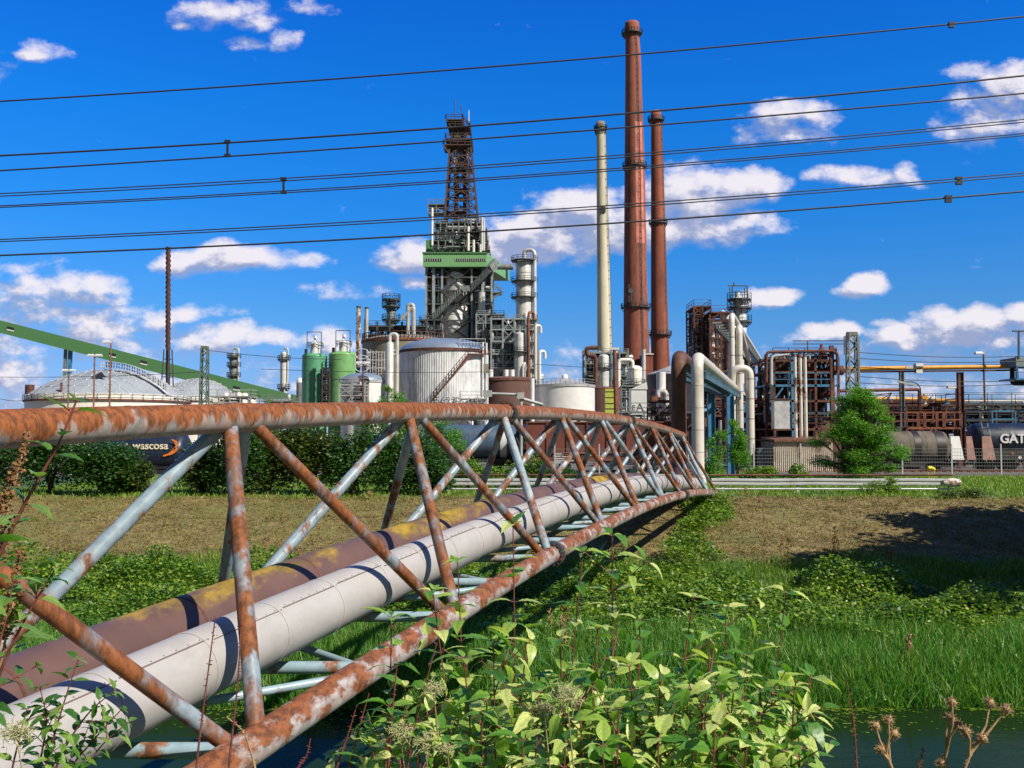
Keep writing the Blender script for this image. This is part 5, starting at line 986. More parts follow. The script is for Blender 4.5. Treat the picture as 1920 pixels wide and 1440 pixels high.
# ------------------------------------------------------------------ silos and far columns
for u0, u1, vt, lab in ((567, 613, 666, 'left green silo with rust runs'), (617, 670, 663, 'right wider green silo with rust on its shoulder')):
    D = 190; q, (cx, cy, r, z1, h), w = tank('silo', lab, u0, u1, vt, D, M['silo' if u0 < 600 else 'silo_sunlit'], M['silo' if u0 < 600 else 'silo_sunlit'], 5, 'silo', group='green silos'); mb = MB(); mb.lathe((cx, cy, 0), [(r, Z(712, D)-.08), (r*1.015, Z(712, D)-.08), (r*1.015, Z(712, D)+.08), (r, Z(712, D)+.08)], 48, False); mb.build('shell_ring', M['steelgrey'], w)
    mb = MB(); mb.tube([(cx+.3, cy-1, z1), (cx+.3, cy-1, z1+2.4)], .95, 14); mb.lathe((cx+.3, cy-1, z1+2.4), [(.95, 0), (.3, .5), (.3, 1.6)], 12); mb.build('filter_head', M['white'], q)
    mb = MB(); mb.rail([(cx-1.1, cy-2.1, z1+1.5), (cx+1.7, cy-2.1, z1+1.5), (cx+1.7, cy, z1+1.5), (cx-1.1, cy, z1+1.5), (cx-1.1, cy-2.1, z1+1.5)], 1.1, 1, .08)
    for sx_ in (-1.1, 1.7): mb.beam((cx+sx_, cy-2.1, z1), (cx+sx_, cy-2.1, z1+4.6), .14)
    mb.beam((cx-1.1, cy-2.1, z1+4.6), (cx+1.7, cy-2.1, z1+4.6), .14); mb.build('top_cage', M['steel'], q)
    for i in range(2): mb = MB(); mb.tube([(cx-r*.6+i*r*.9, cy-r*.5, z1), (cx-r*.6+i*r*.9, cy-r*.5, z1+1.3)], .3, 8); mb.build('vent_cap', M['black'], q)
frame('stair_tower', 'dark narrow stair tower squeezed between the two green silos', 604, 618, 684, 770, 188, 2.2, 2, [690, 705, 720, 735, 750], 'steel', .25, 5, 'stair tower', .4)
vessel('distillation_column', 'distant pale column with galleries left of the green silos', 532, 660, 765, 13, 300, M['silver'], (674, 728), loop=True, group='distant columns'); vessel('distillation_column', 'distant dark column with galleries rising behind the sloping conveyor', 438, 662, 765, 16, 330, M['steelgrey'], (670, 686, 705), loop=True, group='distant columns')
q, *_ = tank('small_tank', 'small grey vessel with white pot on top left of the silos', 556, 570, 716, 200, M['grey'], M['white'], 8, 'vessel')
# low plant before the silos, with white roofed tank
q, (cx, cy, r, z1, h), w = tank('storage_tank', 'low white tank with pale domed roof behind the left lamp post and fern-like tree', 640, 722, 712, 150, M['white'], M['roofblue'], 13, rim=M['silver2'])
frame('access_platform', 'small platform with white hand rails in front of the green silos', 636, 684, 716, 775, 140, 3, 3, [722, 742], 'silver2', .16, 8, 'platform', .5, ('white', 'silver2', 'steel'), pr=(.06, .16))
frame('pipe_bundle', 'cluster of cream pipes and valves at the foot of the left lattice mast', 392, 470, 738, 775, 150, 4, 5, [744, 756], 'silver2', .16, 9, 'pipework', 1.6, ('cream', 'silver2', 'steel', 'whitepipe'), pr=(.1, .35))
frame('pipe_rack', 'low far pipe rack with hooped pipes beyond the conveyor foot', 486, 548, 742, 775, 170, 4, 4, [752], 'steelgrey', .18, 10, 'pipe rack', .8, ('silver2', 'white'), pr=(.08, .25))
# ------------------------------------------------------------------ tall drilling style coker tower
D = 300; q = thing('coker_tower', 'huge process tower with rusty lattice mast above a green cladded storey', 'process tower', (fx(855, D, 640), D+9, 0)); rg = random.Random(7)
dep = 18; x0, x1 = fx(799, D, 560), fx(922, D, 560); zdeck = Z(503, D); zroof = Z(477, D)
xs = [x0, fx(812, D), fx(828, D), fx(884, D), fx(905, D), x1]
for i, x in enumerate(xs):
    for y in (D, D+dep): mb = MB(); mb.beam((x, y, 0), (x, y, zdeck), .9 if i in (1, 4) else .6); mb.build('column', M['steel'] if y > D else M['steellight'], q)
for v in (520, 545, 570, 601, 640, 665):
    z = Z(v, D); mb = MB()
    for y in (D, D+dep): mb.beam((x0, y, z), (x1, y, z), .5)
    for x in xs: mb.beam((x, D, z), (x, D+dep, z), .4)
    fl = mb.build('floor_beams', M['steel'], q)
    mb = MB(); mb.box(x0, fx(826, D), D+.4, D+dep-.4, z+.3, z+.5); mb.box(fx(890, D), x1, D+.4, D+dep-.4, z+.3, z+.5); mb.rail([(x0, D, z+.4), (fx(826, D), D, z+.4)], 1.2, 2, .14); mb.rail([(fx(890, D), D, z+.4), (x1, D, z+.4)], 1.2, 2, .14); mb.build('grating', M['steel'], fl)
for (va, vb_) in ((640, 601), (601, 545), (545, 503), (690, 640)):
    mb = MB(); xa, xb = fx(828, D), fx(884, D); mb.beam((xa, D-.3, Z(va, D)), (xb, D-.3, Z(vb_, D)), .45); mb.beam((xb, D-.3, Z(va, D)), (xa, D-.3, Z(vb_, D)), .45); mb.build('bracing', M['steel'], q)
for u, vt_, vb_, w_, m_ in ((852, 512, 566, 52, 'grey'), (852, 574, 640, 50, 'silver2')):
    mb = MB(); c = (fx(u, D), D+4.7, 0); r = sz(w_, D)/2; za, zb2 = Z(vb_, D), Z(vt_, D)
    mb.lathe(c, [(r*.5, za-2), (r, za), (r, zb2), (r*.8, zb2+1.5), (r*.1, zb2+2)], 36)
    for z in np.linspace(za, zb2, 6): mb.lathe(c, [(r, z-.15), (r*1.03, z-.15), (r*1.03, z+.15), (r, z+.15)], 36, False)
    mb.build('coke_drum', M['silver'] if m_ == 'grey' else M['white'], q)
for i in range(3): bx = [(x0, fx(826, D), D+1, D+dep-1, 0, zdeck), (fx(888, D), x1, D+1, D+dep-1, 0, zdeck), (x0, x1, D+1, D+5, zdeck-5, zdeck)][i]; tangle(bx, 60, .2, .55, rg).build('pipework', M[('silver2', 'steellight', 'steel')[i]], q); tangle(bx, 30, .15, .45, rg).build('pipework', M[('steelgrey', 'silver', 'rust')[i]], q); gear(bx, 18, rg, 2, M[('steelgrey', 'silver2', 'steel')[i]], q)
bx = (fx(826, D), fx(888, D), D+dep-3, D+dep-1, Z(700, D), zdeck); tangle(bx, 40, .3, .8, rg).build('pipework', M['steel'], q)
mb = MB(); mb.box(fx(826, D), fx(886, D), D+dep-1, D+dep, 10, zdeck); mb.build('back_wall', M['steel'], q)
# enclosed stair running up to the right
mb = MB(); a = P(812, 598, D); a.y = D-2; b = P(866, 545, D); b.y = D-2; mb.beam(a, b, 1.6, 1.7); mb.beam(b, b+Vector((3, 0, .4)), 1.6, 1.8); c = P(918, 508, D); c.y = D-2; mb.beam(b+Vector((3, 0, .4)), c, 1.6, 1.7); d_ = P(930, 492, D); mb.beam(c, d_, 2.0, 2.6); es = mb.build('enclosed_stair', M['steelgrey'], q); mb = MB()
for p_, q_ in ((a, b), (b+Vector((3, 0, .4)), c)):
    for o_ in (1.2, -1.1): mb.beam(p_+Vector((0, -.9, o_)), q_+Vector((0, -.9, o_)), .18)
    for i in range(14): e_ = p_.lerp(q_, i/13); mb.beam(e_+Vector((0, -.9, -1.1)), e_+Vector((0, -.9, 1.2)), .14)
mb.build('railing', M['steel'], es)
# green storey, front face and the receding right face
gx0, gx1 = fx(794, D, 490), fx(913, D, 490); gy0, gy1 = D-2, D+26; sk = 7.0
mb = MB(); za, zb2 = Z(502, D), Z(477, D)
V8 = [(gx0, gy0, za), (gx1, gy0, za), (gx1+sk, gy1, za), (gx0+sk, gy1, za)]; V8 += [(x_, y_, zb2) for x_, y_, _ in V8]
mb.add(V8, [(0, 3, 2, 1), (4, 5, 6, 7), (0, 1, 5, 4), (1, 2, 6, 5), (2, 3, 7, 6), (3, 0, 4, 7)]); gs = mb.build('green_storey', M['greenlight'], q)
for ua, ub in ((797, 828), (854, 911)):
    mb = MB(); mb.box(fx(ua, D), fx(ub, D), gy0-.08, gy0+.3, Z(492, D), Z(487, D)); wd = mb.build('window_band', M['glass'], gs)
    mb = MB(); nn = int((ub-ua)/4)
    for i in range(nn+1): x_ = fx(ua+(ub-ua)*i/nn, D); mb.box(x_-.12, x_+.12, gy0-.16, gy0-.06, Z(492, D), Z(487, D))
    mb.build('mullion', M['silver2'], wd)
mb = MB(); mb.box(gx0-.2, gx1+.2, gy0-.3, gy0+.2, zb2-.1, zb2+.35); mb.build('parapet', M['green'], gs)
# brackets at the right and lower right annex
mb = MB(); mb.beam((x1, D, Z(560, D)), P(942, 548, D), .5); mb.beam(P(942, 548, D), P(926, 530, D), .5); mb.beam(P(918, 500, D), P(905, 540, D), .6); mb.box(x1, fx(940, D), D, D+6, Z(549, D), Z(547, D)); mb.rail([(x1, D, Z(547, D)), (fx(940, D), D, Z(547, D))], 1.3, 2, .15); mb.build('side_bracket', M['steelgrey'], q)
mb = MB(); mb.tube([P(903, 590, D-2), P(903, 548, D-2)], 1.1, 14); mb.build('side_pipe', M['silver'], q); mb = MB(); mb.tube([P(924, 500, D), P(962, 501, D)], .9, 10); mb.build('crossover_duct', M['steelgrey'], q)
# process decks above the storey
for i, (ua, ub, va, vb_) in enumerate(((797, 918, 477, 466), (806, 915, 466, 448), (810, 912, 448, 432), (812, 905, 432, 415))):
    x_0, x_1 = fx(ua, D), fx(ub, D); z_0, z_1 = Z(va, D), Z(vb_, D); yb = D+2
    mb = MB(); mb.box(x_0, x_1, yb, yb+14, z_1-.2, z_1); mb.rail([(x_0, yb, z_1), (x_1, yb, z_1)], 1.3, 2, .16)
    for k in range(9): x_ = x_0+(x_1-x_0)*k/8; mb.beam((x_, yb, z_0), (x_, yb, z_1), .35)
    mb.build('deck', M['steelgrey' if i % 2 else 'steel'], q)
    for k, mn in enumerate(('silver2', 'steelgrey', 'rust', 'steel')): tangle((x_0, x_1, yb-.5, yb+12, z_0, z_1+1.5), 20, .12, .42, rg).build('pipework', M[mn], q)
    gear((x_0+2, x_1-2, yb, yb+6, z_0, z_1), 16, rg, 1.6, M['silver2' if i % 2 else 'steel'], q)
for u, vt_, vb_, m_ in ((904, 408, 470, 'white'), (907, 410, 470, 'silver'), (810, 390, 460, 'white'), (878, 425, 470, 'cream'), (888, 450, 476, 'white'), (901, 458, 477, 'white')): mb = MB(); p_ = P(u, vb_, D); mb.tube([(p_.x, D, p_.z), (p_.x, D, Z(vt_, D))], .42, 8); mb.build('riser_pipe', M[m_], q)
mb = MB(); mb.box(fx(797, D), fx(808, D), D, D+5, Z(466, D), Z(450, D)); mb.build('side_cabin', M['green'], q)
# rusty lattice
zl0, zl1 = Z(455, D), Z(248, D); Lb = (fx(829, D, 455), fx(899, D, 455)); Lt = (P(842, 250, D).x, P(880, 250, D).x); ym = D+9; rnk = 12
def lc(t, sx_, sy): xa = Lb[0]+(Lt[0]-Lb[0])*t; xb = Lb[1]+(Lt[1]-Lb[1])*t; hw = (xb-xa)/2; return Vector(((xa+xb)/2+sx_*hw, ym+sy*hw, zl0+(zl1-zl0)*t))
mb = MB()
for a_, b_ in ((-1, -1), (1, -1), (1, 1), (-1, 1)): mb.beam(lc(0, a_, b_), lc(1, a_, b_), .6)
mb.build('mast_leg', M['mastrust'], q)
for i in range(rnk):
    ta, tb = i/rnk, (i+1)/rnk; mb = MB(); cr = ((-1, -1), (1, -1), (1, 1), (-1, 1))
    for j in range(4):
        p, r_ = cr[j], cr[(j+1) % 4]; mb.beam(lc(ta, *p), lc(ta, *r_), .34); md = (lc(tb, *p)+lc(tb, *r_))/2; mb.beam(lc(ta, *p), md, .3); mb.beam(lc(ta, *r_), md, .3)
        if i % 2: mb.beam((lc(ta, *p)+lc(ta, *r_))/2, lc(tb, *p), .22); mb.beam((lc(ta, *p)+lc(ta, *r_))/2, lc(tb, *r_), .22)
    mb.build('mast_bracing', M['mastrust'], q)
for u in (852, 869): mb = MB(); mb.tube([(fx(u, D, 455), ym-1.5, zl0-2), (P(u+1, 270, D).x, ym-1.5, Z(262, D))], .62, 10); mb.build('drill_stem', M['rust'], q)
tangle((P(846, 400, D).x, P(878, 400, D).x, ym-4, ym+4, zl0, zl1), 30, .08, .2, rg).build('pipework', M['steel'], q)
tangle((P(846, 300, D).x, P(876, 300, D).x, ym-3, ym+3, zl1-14, zl1+5), 26, .15, .4, rg).build('pipework', M['silver2'], q)
for v, ua, ub in ((304, 838, 882), (345, 848, 876), (388, 838, 870)):
    z = Z(v, D); mb = MB(); xa, xb = P(ua, v, D).x, P(ub, v, D).x; mb.box(xa, xb, ym-4, ym+4, z-.2, z); mb.rail([(xa, ym-4, z), (xb, ym-4, z)], 1.3, 2, .16); mb.build('mast_landing', M['rust'], q)
for v, ua, ub, dz in ((262, 829, 884, 3), (250, 833, 882, 0), (228, 838, 880, 0), (214, 834, 866, 4)):
    z = Z(v, D); xa, xb = P(ua, v, D).x, P(ub, v, D).x; mb = MB(); mb.box(xa, xb, ym-4.5, ym+4.5, z-.35, z); mb.rail([(xa, ym-4.5, z), (xb, ym-4.5, z), (xb, ym+4.5, z), (xa, ym+4.5, z), (xa, ym-4.5, z)], 1.5, 2, .2)
    if dz: mb.beam((xa, ym-4.5, z-.3), (xa+3.5, ym-3, z-5), .35); mb.beam((xb, ym-4.5, z-.3), (xb-3.5, ym-3, z-5), .35)
    mb.build('crown_platform', M['mastrust'], q)
mb = MB(); za, zb2 = zl1, Z(212, D)
for sx_ in (-1, 1):
    for sy in (-3, 3): mb.beam((P(859+sx_*15, 250, D).x, ym+sy, za), (P(850+sx_*13, 214, D).x, ym+sy, zb2), .4)
    mb.beam((P(859+sx_*15, 250, D).x, ym-3, za), (P(850-sx_*13, 214, D).x, ym-3, zb2), .3)
mb.beam(P(866, 216, D+5), P(882, 236, D+5), .5); mb.build('crown_frame', M['mastrust'], q); tangle((P(842, 230, D).x, P(866, 230, D).x, ym-3, ym+3, za, zb2), 30, .15, .5, rg).build('pipework', M['steel'], q)
for u, vt_, vb_, m_ in ((853, 186, 212, 'steel'), (865, 197, 214, 'steel'), (879, 207, 232, 'white')): mb = MB(); p_ = P(u, vb_, D+9); mb.tube([p_, P(u, vt_, D+9)], .16, 6); mb.build('antenna_rod', M[m_], q)
z = Z(392, D); xa, xb = P(800, 392, D).x, P(832, 392, D).x; mb = MB(); mb.box(xa, xb, D+4, D+10, z-.3, z); mb.rail([(xa, D+4, z), (xb, D+4, z)], 1.4, 2, .18); z2 = Z(376, D); mb.box(xa, xb, D+4, D+10, z2-.3, z2); mb.rail([(xa, D+4, z2), (xb, D+4, z2)], 1.4, 2, .18)
for x_ in (xa, (xa+xb)/2, xb): mb.beam((x_, D+4, z), (x_, D+4, z2), .25)
mb.beam((xa, D+4, z), P(827, 418, D+4), .4); mb.beam((xb, D+4, z), P(832, 430, D+4), .4); mb.build('side_balcony', M['steelgrey'], q); tangle((xa, xb, D+4.5, D+9, z, z2), 12, .1, .3, rg).build('pipework', M['steelgrey'], q)
# ------------------------------------------------------------------ silver column in its frame, right of the tower
frame('process_structure', 'grey steel frame full of pipework around the foot of the silver column', 921, 1008, 592, 725, 284, 12, 5, [598, 618, 640, 664, 690], 'steellight', .5, 12, 'steel frame', 3.4, ('silver', 'steelgrey', 'silver2', 'silver'), pr=(.15, .5))
vessel('distillation_column', 'tall silver column with looping overhead pipe right of the tower', 983, 486, 725, 31, 288, M['silver'], (489, 528, 558), loop=True, ring=1.5)
vessel('distillation_column', 'lower silver vessel standing inside the grey steel frame', 975, 622, 722, 22, 281, M['silver'], (660,), ring=1.2, loop=True)
for u, vt_, vb_, m_, lab in ((1004, 610, 720, 'whitepipe', 'white riser pipe at the right corner of the grey steel frame'), (991, 585, 715, 'rustbright', 'rust-striped riser pipe in the grey steel frame'), (1012, 658, 715, 'white', 'short white hooked pipe right of the grey steel frame')):
    p_ = P(u, vb_, 279); mb = MB(); mb.tube(fillet([(p_.x, 279, 0), (p_.x, 279, Z(vt_, 279)), (p_.x+1.6, 280, Z(vt_, 279)), (p_.x+1.6, 280, Z(vt_+14, 279))], 1, 5), .42, 10); tag(mb.build('riser_pipe', M[m_], None, (p_.x, 279, 0)), lab, 'pipe', 'risers by the silver column')
frame('process_structure', 'low steel structure with silver pipes behind the right edge of the ribbed tank', 893, 945, 585, 725, 291, 8, 4, [590, 606, 628, 650, 680], 'steellight', .4, 61, 'steel frame', 2.6, ('silver', 'silver2', 'steel'), pr=(.15, .5))
frame('process_structure', 'dark steel structure at the left foot of the tower over the beige tank', 786, 828, 596, 720, 290, 8, 4, [600, 618, 640], 'steel', .4, 62, 'steel frame', 2.2, ('silver2', 'steel', 'white'), pr=(.15, .4))
# ------------------------------------------------------------------ plant left of the tower
frame('process_deck', 'dark raised steel deck with hooped pipes behind the beige tank', 684, 800, 598, 700, 205, 9, 6, [628, 612], 'steel', .4, 14, 'process deck', 1.6, ('silver2', 'steel', 'rust'), pr=(.1, .35))
vessel('distillation_column', 'small dark column with top galleries on the raised steel deck', 733, 560, 700, 17, 209, M['steelgrey'], (562, 575, 600), loop=False, ring=1.0)
for u, vt_, w_, m_, lab in ((672, 574, 8, 'rustflue', 'slim rust-streaked spiral stack at the left end of the plant'), (687, 576, 7, 'silver2', 'slim plain grey stack beside the rust-streaked one')):
    D = 180; x_ = fx(u, D, 640); h_ = Z(vt_, D); mm = M.get(m_) or mat('rust_streaked_flue', (.50, .45, .38), .6, 0, (.22, .08, .03), .52, .05, 1.3, (1, 1, .35), .1); mb = MB(); mb.tube([(x_, D, 0), (x_, D, h_)], sz(w_, D)/2, 14); q = thing('slim_stack', lab, 'stack', (x_, D, 0), 'slim stacks left of the tower'); sh = mb.build('shaft', mm, q)
    mb = MB(); mb.lathe((x_, D, h_), [(sz(w_, D)/2, -.3), (sz(w_, D)/2*1.15, -.3), (sz(w_, D)/2*1.15, 0), (sz(w_, D)/2*.8, 0)], 14, False); mb.build('rim', M['steel'], q)
    if u == 672:
        mb = MB(); mb.tube([(x_+math.cos(i*.35)*(sz(w_, D)/2+.03), D+math.sin(i*.35)*(sz(w_, D)/2+.03), h_*.45+h_*.55*i/150) for i in range(151)], .07, 5); mb.build('spiral_strake', mm, sh)
for u0 in (722, 757):
    pass
D = 185; mb = MB(); hoop = [(722, 598), (722, 566), (730, 566)]
for pts_, lab in (([(765, 655), (765, 571), (775, 571), (775, 655)], 'narrow hooped pipe over the raised deck'), ([(752, 600), (776, 573), (776, 640)], 'long hooped pipe dropping at the right of the raised deck')):
    mb = MB(); w3 = [P(u, v, 203) for u, v in pts_]; mb.tube(fillet(w3, 1, 5), .42, 9); tag(mb.build('hooped_pipe', M['silver2'], None, w3[0]), lab, 'pipe', 'hooped pipes on the deck')
q, (cx, cy, r, z1, h), w = tank('storage_tank', 'big beige-grey tank with rusty upper rim behind the ribbed white one', 680, 838, 633, 172, M['beigetank'], M['beigetank'], 3, rim=M['rustbright']); mb = MB()
mb.rail([(cx+r*math.cos(a), cy+r*math.sin(a), z1) for a in np.linspace(-2.9, -.3, 30)], 1.2, 1.4, .1)
mb.build('railing', M['rust'], q)
# hoop ladder stairs at its left face
mb = MB(); xl = fx(708, 150, 690)
for k in range(4): mb.ladder((xl+k*.9-1.4, 150, 3), (xl+k*.9-1.4, 150, Z(655+k*2, 150)), .5, .07, .5)
for v in (660, 675, 690, 705, 720): mb.beam((xl-1.8, 150, Z(v, 150)), (xl+2, 150, Z(v, 150)), .08)
n_ = 14
for v in (664, 676, 688): c = Vector((xl-2.4, 149.6, Z(v, 150))); mb.tube([c+Vector((1.1*math.cos(2*math.pi*i/n_), 0, .8*math.sin(2*math.pi*i/n_))) for i in range(n_+1)], .06, 5)
tag(mb.build('cage_ladder', M['letterwhite'], None, (xl, 150, 3)), 'white caged access ladders beside the thick silver duct', 'ladder')
D = 143; q = thing('gooseneck_duct', 'thick silver upright duct with gooseneck top joining a thinner pipe', 'duct', (fx(730, D), D, 0)); x_ = fx(730, D); x2 = fx(744, D); mb = MB(); rr = sz(15, D)/2
mb.tube([(x_, D, 0), (x_, D, Z(645, D)), (x_, D, Z(642, D))], [rr, rr, rr*.75], 20); mb.build('duct', M['silver'], q); mb = MB(); mb.tube(fillet([(x_, D, Z(643, D)), (x_, D, Z(626, D)), (x2, D, Z(626, D)), (x2, D, 0)], .8, 8), rr*.42, 14); mb.build('thin_pipe', M['silver'], q)
mb = MB()
for v in (658, 665): mb.tube([(x_, D, Z(v, D)), (x2, D, Z(v, D))], .22, 8)
mb.build('connector', M['silver2'], q)
# ------------------------------------------------------------------ ribbed white tank
D = 150; q, (cx, cy, r, z1, h), w = tank('storage_tank', 'large ribbed white tank with grey domed roof and a rusty outside stair', 750, 916, 652, D, M['ribbed'], M['roofblue'], 17, ribs=118, rim=M['rust'])
def onwall(u, v, off=.0):
    d = P(u, v, 1)-Vector((0, 0, CZ)); R_ = r+off; A = d.x*d.x+d.y*d.y; B_ = -2*(cx*d.x+cy*d.y); C_ = cx*cx+cy*cy-R_*R_; dd = B_*B_-4*A*C_
    t = (-B_-math.sqrt(dd))/(2*A) if dd > 0 else -B_/(2*A)
    return Vector((0, 0, CZ))+d*t
mb = MB(); ln = [onwall(812+(882-812)*i/14, 748+(664-748)*i/14, .45) for i in range(15)]
for a, b in zip(ln, ln[1:]): mb.beam(a, b, .8, .22)
mb.rail(ln, 1.1, .9, .06); mb.beam(ln[-1], onwall(910, 664, .5), .9, .2); mb.rail([ln[-1], onwall(898, 664, .6), onwall(911, 664, .5)], 1.1, .9, .06); mb.build('outside_stair', M['rust'], q)
mb = MB(); mb.rail([onwall(u, 650, .1) for u in range(862, 915, 6)], 1.2, 1, .07); mb.build('railing', M['galv'], q)
for i, ch in enumerate('5623'):
    p_ = onwall(820+i*10.5, 751, .18); nrm = Vector((p_.x-cx, p_.y-cy, 0)).normalized(); rot = Matrix.Rotation(math.atan2(nrm.y, nrm.x)+math.pi/2, 3, 'Z') @ Matrix.Rotation(math.pi/2, 3, 'X'); text_mesh(ch, 1.35, M['letterdark'], w, p_, rot, 'digit')
for u in (905, 912): mb = MB(); p_ = onwall(u, 700, .3); mb.tube([(p_.x, p_.y, 0), (p_.x, p_.y, Z(646, D))], .16, 8); mb.build('side_pipe', M['white'], q)
mb = MB(); p_ = onwall(910, 690, .5); mb.box(p_.x-.5, p_.x+.5, p_.y-.4, p_.y+.3, p_.z-.8, p_.z+.6); mb.build('junction_box', M['beigetank'], q)
frame('valve_station', 'small white piping station at the foot of the ribbed tank', 862, 912, 738, 790, 140, 3, 4, [748, 762], 'silver2', .12, 21, 'pipework', 1.0, ('white', 'silver2', 'rust'), pr=(.05, .14))
# brown tank, white cone roof tank and neighbours
q, (cx, cy, r, z1, h), w = tank('storage_tank', 'dark brown rusty tank between the ribbed white tank and the cone-roofed one', 898, 1004, 709, 168, M['browntank'], M['browntank'], 3, rim=M['rust'])
for u in (934, 944): mb = MB(); x_ = fx(u, 168); mb.ladder((x_, 168, 1), (x_, 168, z1+.5), .6, .1, .6); mb.build('ladder', M['rustbright'], q)
for u in (921, 949, 960): mb = MB(); x_ = fx(u, 170); mb.tube([(x_, cy-r*.5, z1), (x_, cy-r*.5, z1+1.6)], .45, 10); mb.build('roof_vent', M['white'], q)
q, (cx, cy, r, z1, h), w = tank('storage_tank', 'plain white tank with shallow cone roof right of the brown tank', 1003, 1115, 720, 158, M['white'], M['silver2'], 12, cone=True, rim=M['silver2'])
mb = MB(); mb.lathe((cx, cy, z1+h), [(.5, -.3), (.5, .4), (.1, .6)], 12); mb.build('roof_vent', M['white'], q); mb = MB(); mb.rail([(cx+r*.99*math.cos(a), cy+r*.99*math.sin(a), z1) for a in np.linspace(0, 2*math.pi, 40)], .9, 2, .05); mb.build('railing', M['silver2'], q)
mb = MB(); mb.tube([(cx-r-.5, cy-r*.6, 0), (cx-r-.5, cy-r*.6, z1+1)], .35, 10); mb.build('side_pipe', M['white'], q)
q, *_ = tank('storage_tank', 'low rust-stained tank right of the cone-roofed white tank', 1095, 1165, 727, 190, M['browntank'], M['rust'], 2)
q = thing('panel_wall', 'lime green panel wall with rust streaks right of the white tank', 'panel', (fx(1146, 150), 150, 0)); mb = MB(); mb.box(fx(1135, 150), fx(1157, 150), 150, 150.4, 0, Z(729, 150)); mb.build('sheet', M['lime'], q)
mb = MB()
for v in (734, 745, 756, 766): mb.beam((fx(1135, 150), 149.96, Z(v, 150)), (fx(1157, 150), 149.96, Z(v, 150)), .08, .07)
mb.build('seam', M['rust'], q)
# service platform under the pale chimney
frame('process_structure', 'blue-grey platform and pipework around the foot of the pale chimney', 1098, 1178, 650, 770, 285, 10, 6, [662, 682, 705, 730], 'steelgrey', .45, 31, 'steel frame', 2.0, ('silver2', 'steel', 'bluesteel'), pr=(.2, .6))
vessel('pressure_vessel', 'silver standing vessel below the pale chimney', 1132, 664, 735, 20, 280, M['silver'], (690,), 'pressure vessel')
mb = MB(); w3 = [P(u, v, 276) for u, v in ((1122, 652), (1100, 652), (1100, 667), (1117, 667), (1117, 730))]; mb.tube(fillet(w3, 1.6, 6), .62, 10); tag(mb.build('looped_pipe', M['rust'], None, w3[0]), 'dark rusty pipe loop left of the pale chimney foot', 'pipe')
vessel('pressure_vessel', 'short cream vessel with domed top before the tallest chimney', 1191, 685, 725, 26, 200, M['cream'], (722,), 'pressure vessel', ring=.6)
frame('vessel_stand', 'steel stand with hand rails below the cream vessel', 1165, 1215, 722, 775, 196, 5, 4, [724, 745], 'steelgrey', .25, 33, 'steel frame', 1.6, ('silver2', 'bluesteel', 'white'), pr=(.08, .25))
mb = MB(); w3 = [P(u, v, 198) for u, v in ((1160, 740), (1160, 675), (1186, 675), (1186, 690))]; mb.tube(fillet(w3, .8, 5), .4, 10); tag(mb.build('hooped_pipe', M['cream'], None, w3[0]), 'cream pipe hooping over to the cream vessel', 'pipe')
mb = MB(); w3 = [P(u, v, 202) for u, v in ((1207, 735), (1207, 655))]; mb.tube(w3, .42, 10); tag(mb.build('vent_pipe', M['silver'], None, w3[0]), 'silver vent pipe in front of the tallest chimney foot', 'pipe')
q = thing('pump_house', 'low brick block with pale coping at the foot of the two brick chimneys', 'building', (fx(1216, 330), 330, 0)); mb = MB(); mb.box(fx(1206, 330), fx(1225, 330), 330, 338, 0, Z(665, 330)); mb.build('wall', M['brick2'], q); mb = MB(); mb.box(fx(1205, 330), fx(1226, 330), 329.6, 338.4, Z(665, 330), Z(663, 330)); mb.build('coping', M['white'], q)
for u0, u1, lab in ((1170, 1215, 'flue duct house at the base of the tallest chimney'),): 
    q = thing('flue_house', lab, 'building', (fx(1192, 340), 340, 0)); mb = MB(); mb.box(fx(u0, 340), fx(u1, 340), 340, 346, 0, Z(672, 340)); mb.build('wall', M['brick2'], q); tangle((fx(u0, 340), fx(u1, 340), 338, 340, 10, Z(660, 340)), 14, .2, .6, rg).build('pipework', M['rust'], q)
q, (cx, cy, r, z1, h), w = tank('storage_tank', 'black bitumen tank with grey cone roof behind the rusty pipe bend', 1213, 1300, 699, 150, M['darktank'], M['silver2'], 13, cone=True)
q = thing('tall_shed', 'narrow off-white shed with pointed roof left of the black tank', 'shed', (fx(1199, 130), 130, 0)); mb = MB(); xa, xb = fx(1184, 130), fx(1213, 130); mb.box(xa, xb, 130, 133, 0, Z(730, 130)); sw = mb.build('wall', M['white'], q)
z_ = Z(730, 130); mb = MB(); mb.add([(xa-.1, 129.9, z_), (xb+.1, 129.9, z_), (xb+.1, 133.1, z_), (xa-.1, 133.1, z_), (xb, 129.9, z_+1.0), (xb, 133.1, z_+1.0)], [(0, 1, 4), (3, 5, 2), (0, 4, 5, 3), (1, 2, 5, 4), (0, 3, 2, 1)]); mb.build('roof', M['white'], q)
text_mesh('E', 1.0, M['letterdark'], sw, (fx(1188, 130), 129.97, Z(765, 130)), FACE_CAM, 'letter'); text_mesh('A', 1.5, M['letterdark'], sw, (fx(1200, 130), 129.97, Z(764, 130)), FACE_CAM, 'letter')
q = thing('exhaust_fan_duct', 'square-hooped white exhaust duct before the black tank', 'duct', (fx(1240, 105), 105, 0)); mb = MB(); x_ = fx(1240, 105); mb.tube([(x_, 105, 0), (x_, 105, Z(698, 105))], .52, 18); mb.build('duct', M['white'], q)
mb = MB(); mb.tube(fillet([(fx(1232, 105), 104.3, Z(745, 105)), (fx(1232, 105), 104.3, Z(734, 105)), (fx(1248, 105), 104.3, Z(734, 105)), (fx(1248, 105), 104.3, .5)], .5, 5), .26, 12); mb.build('bypass', M['white'], q)
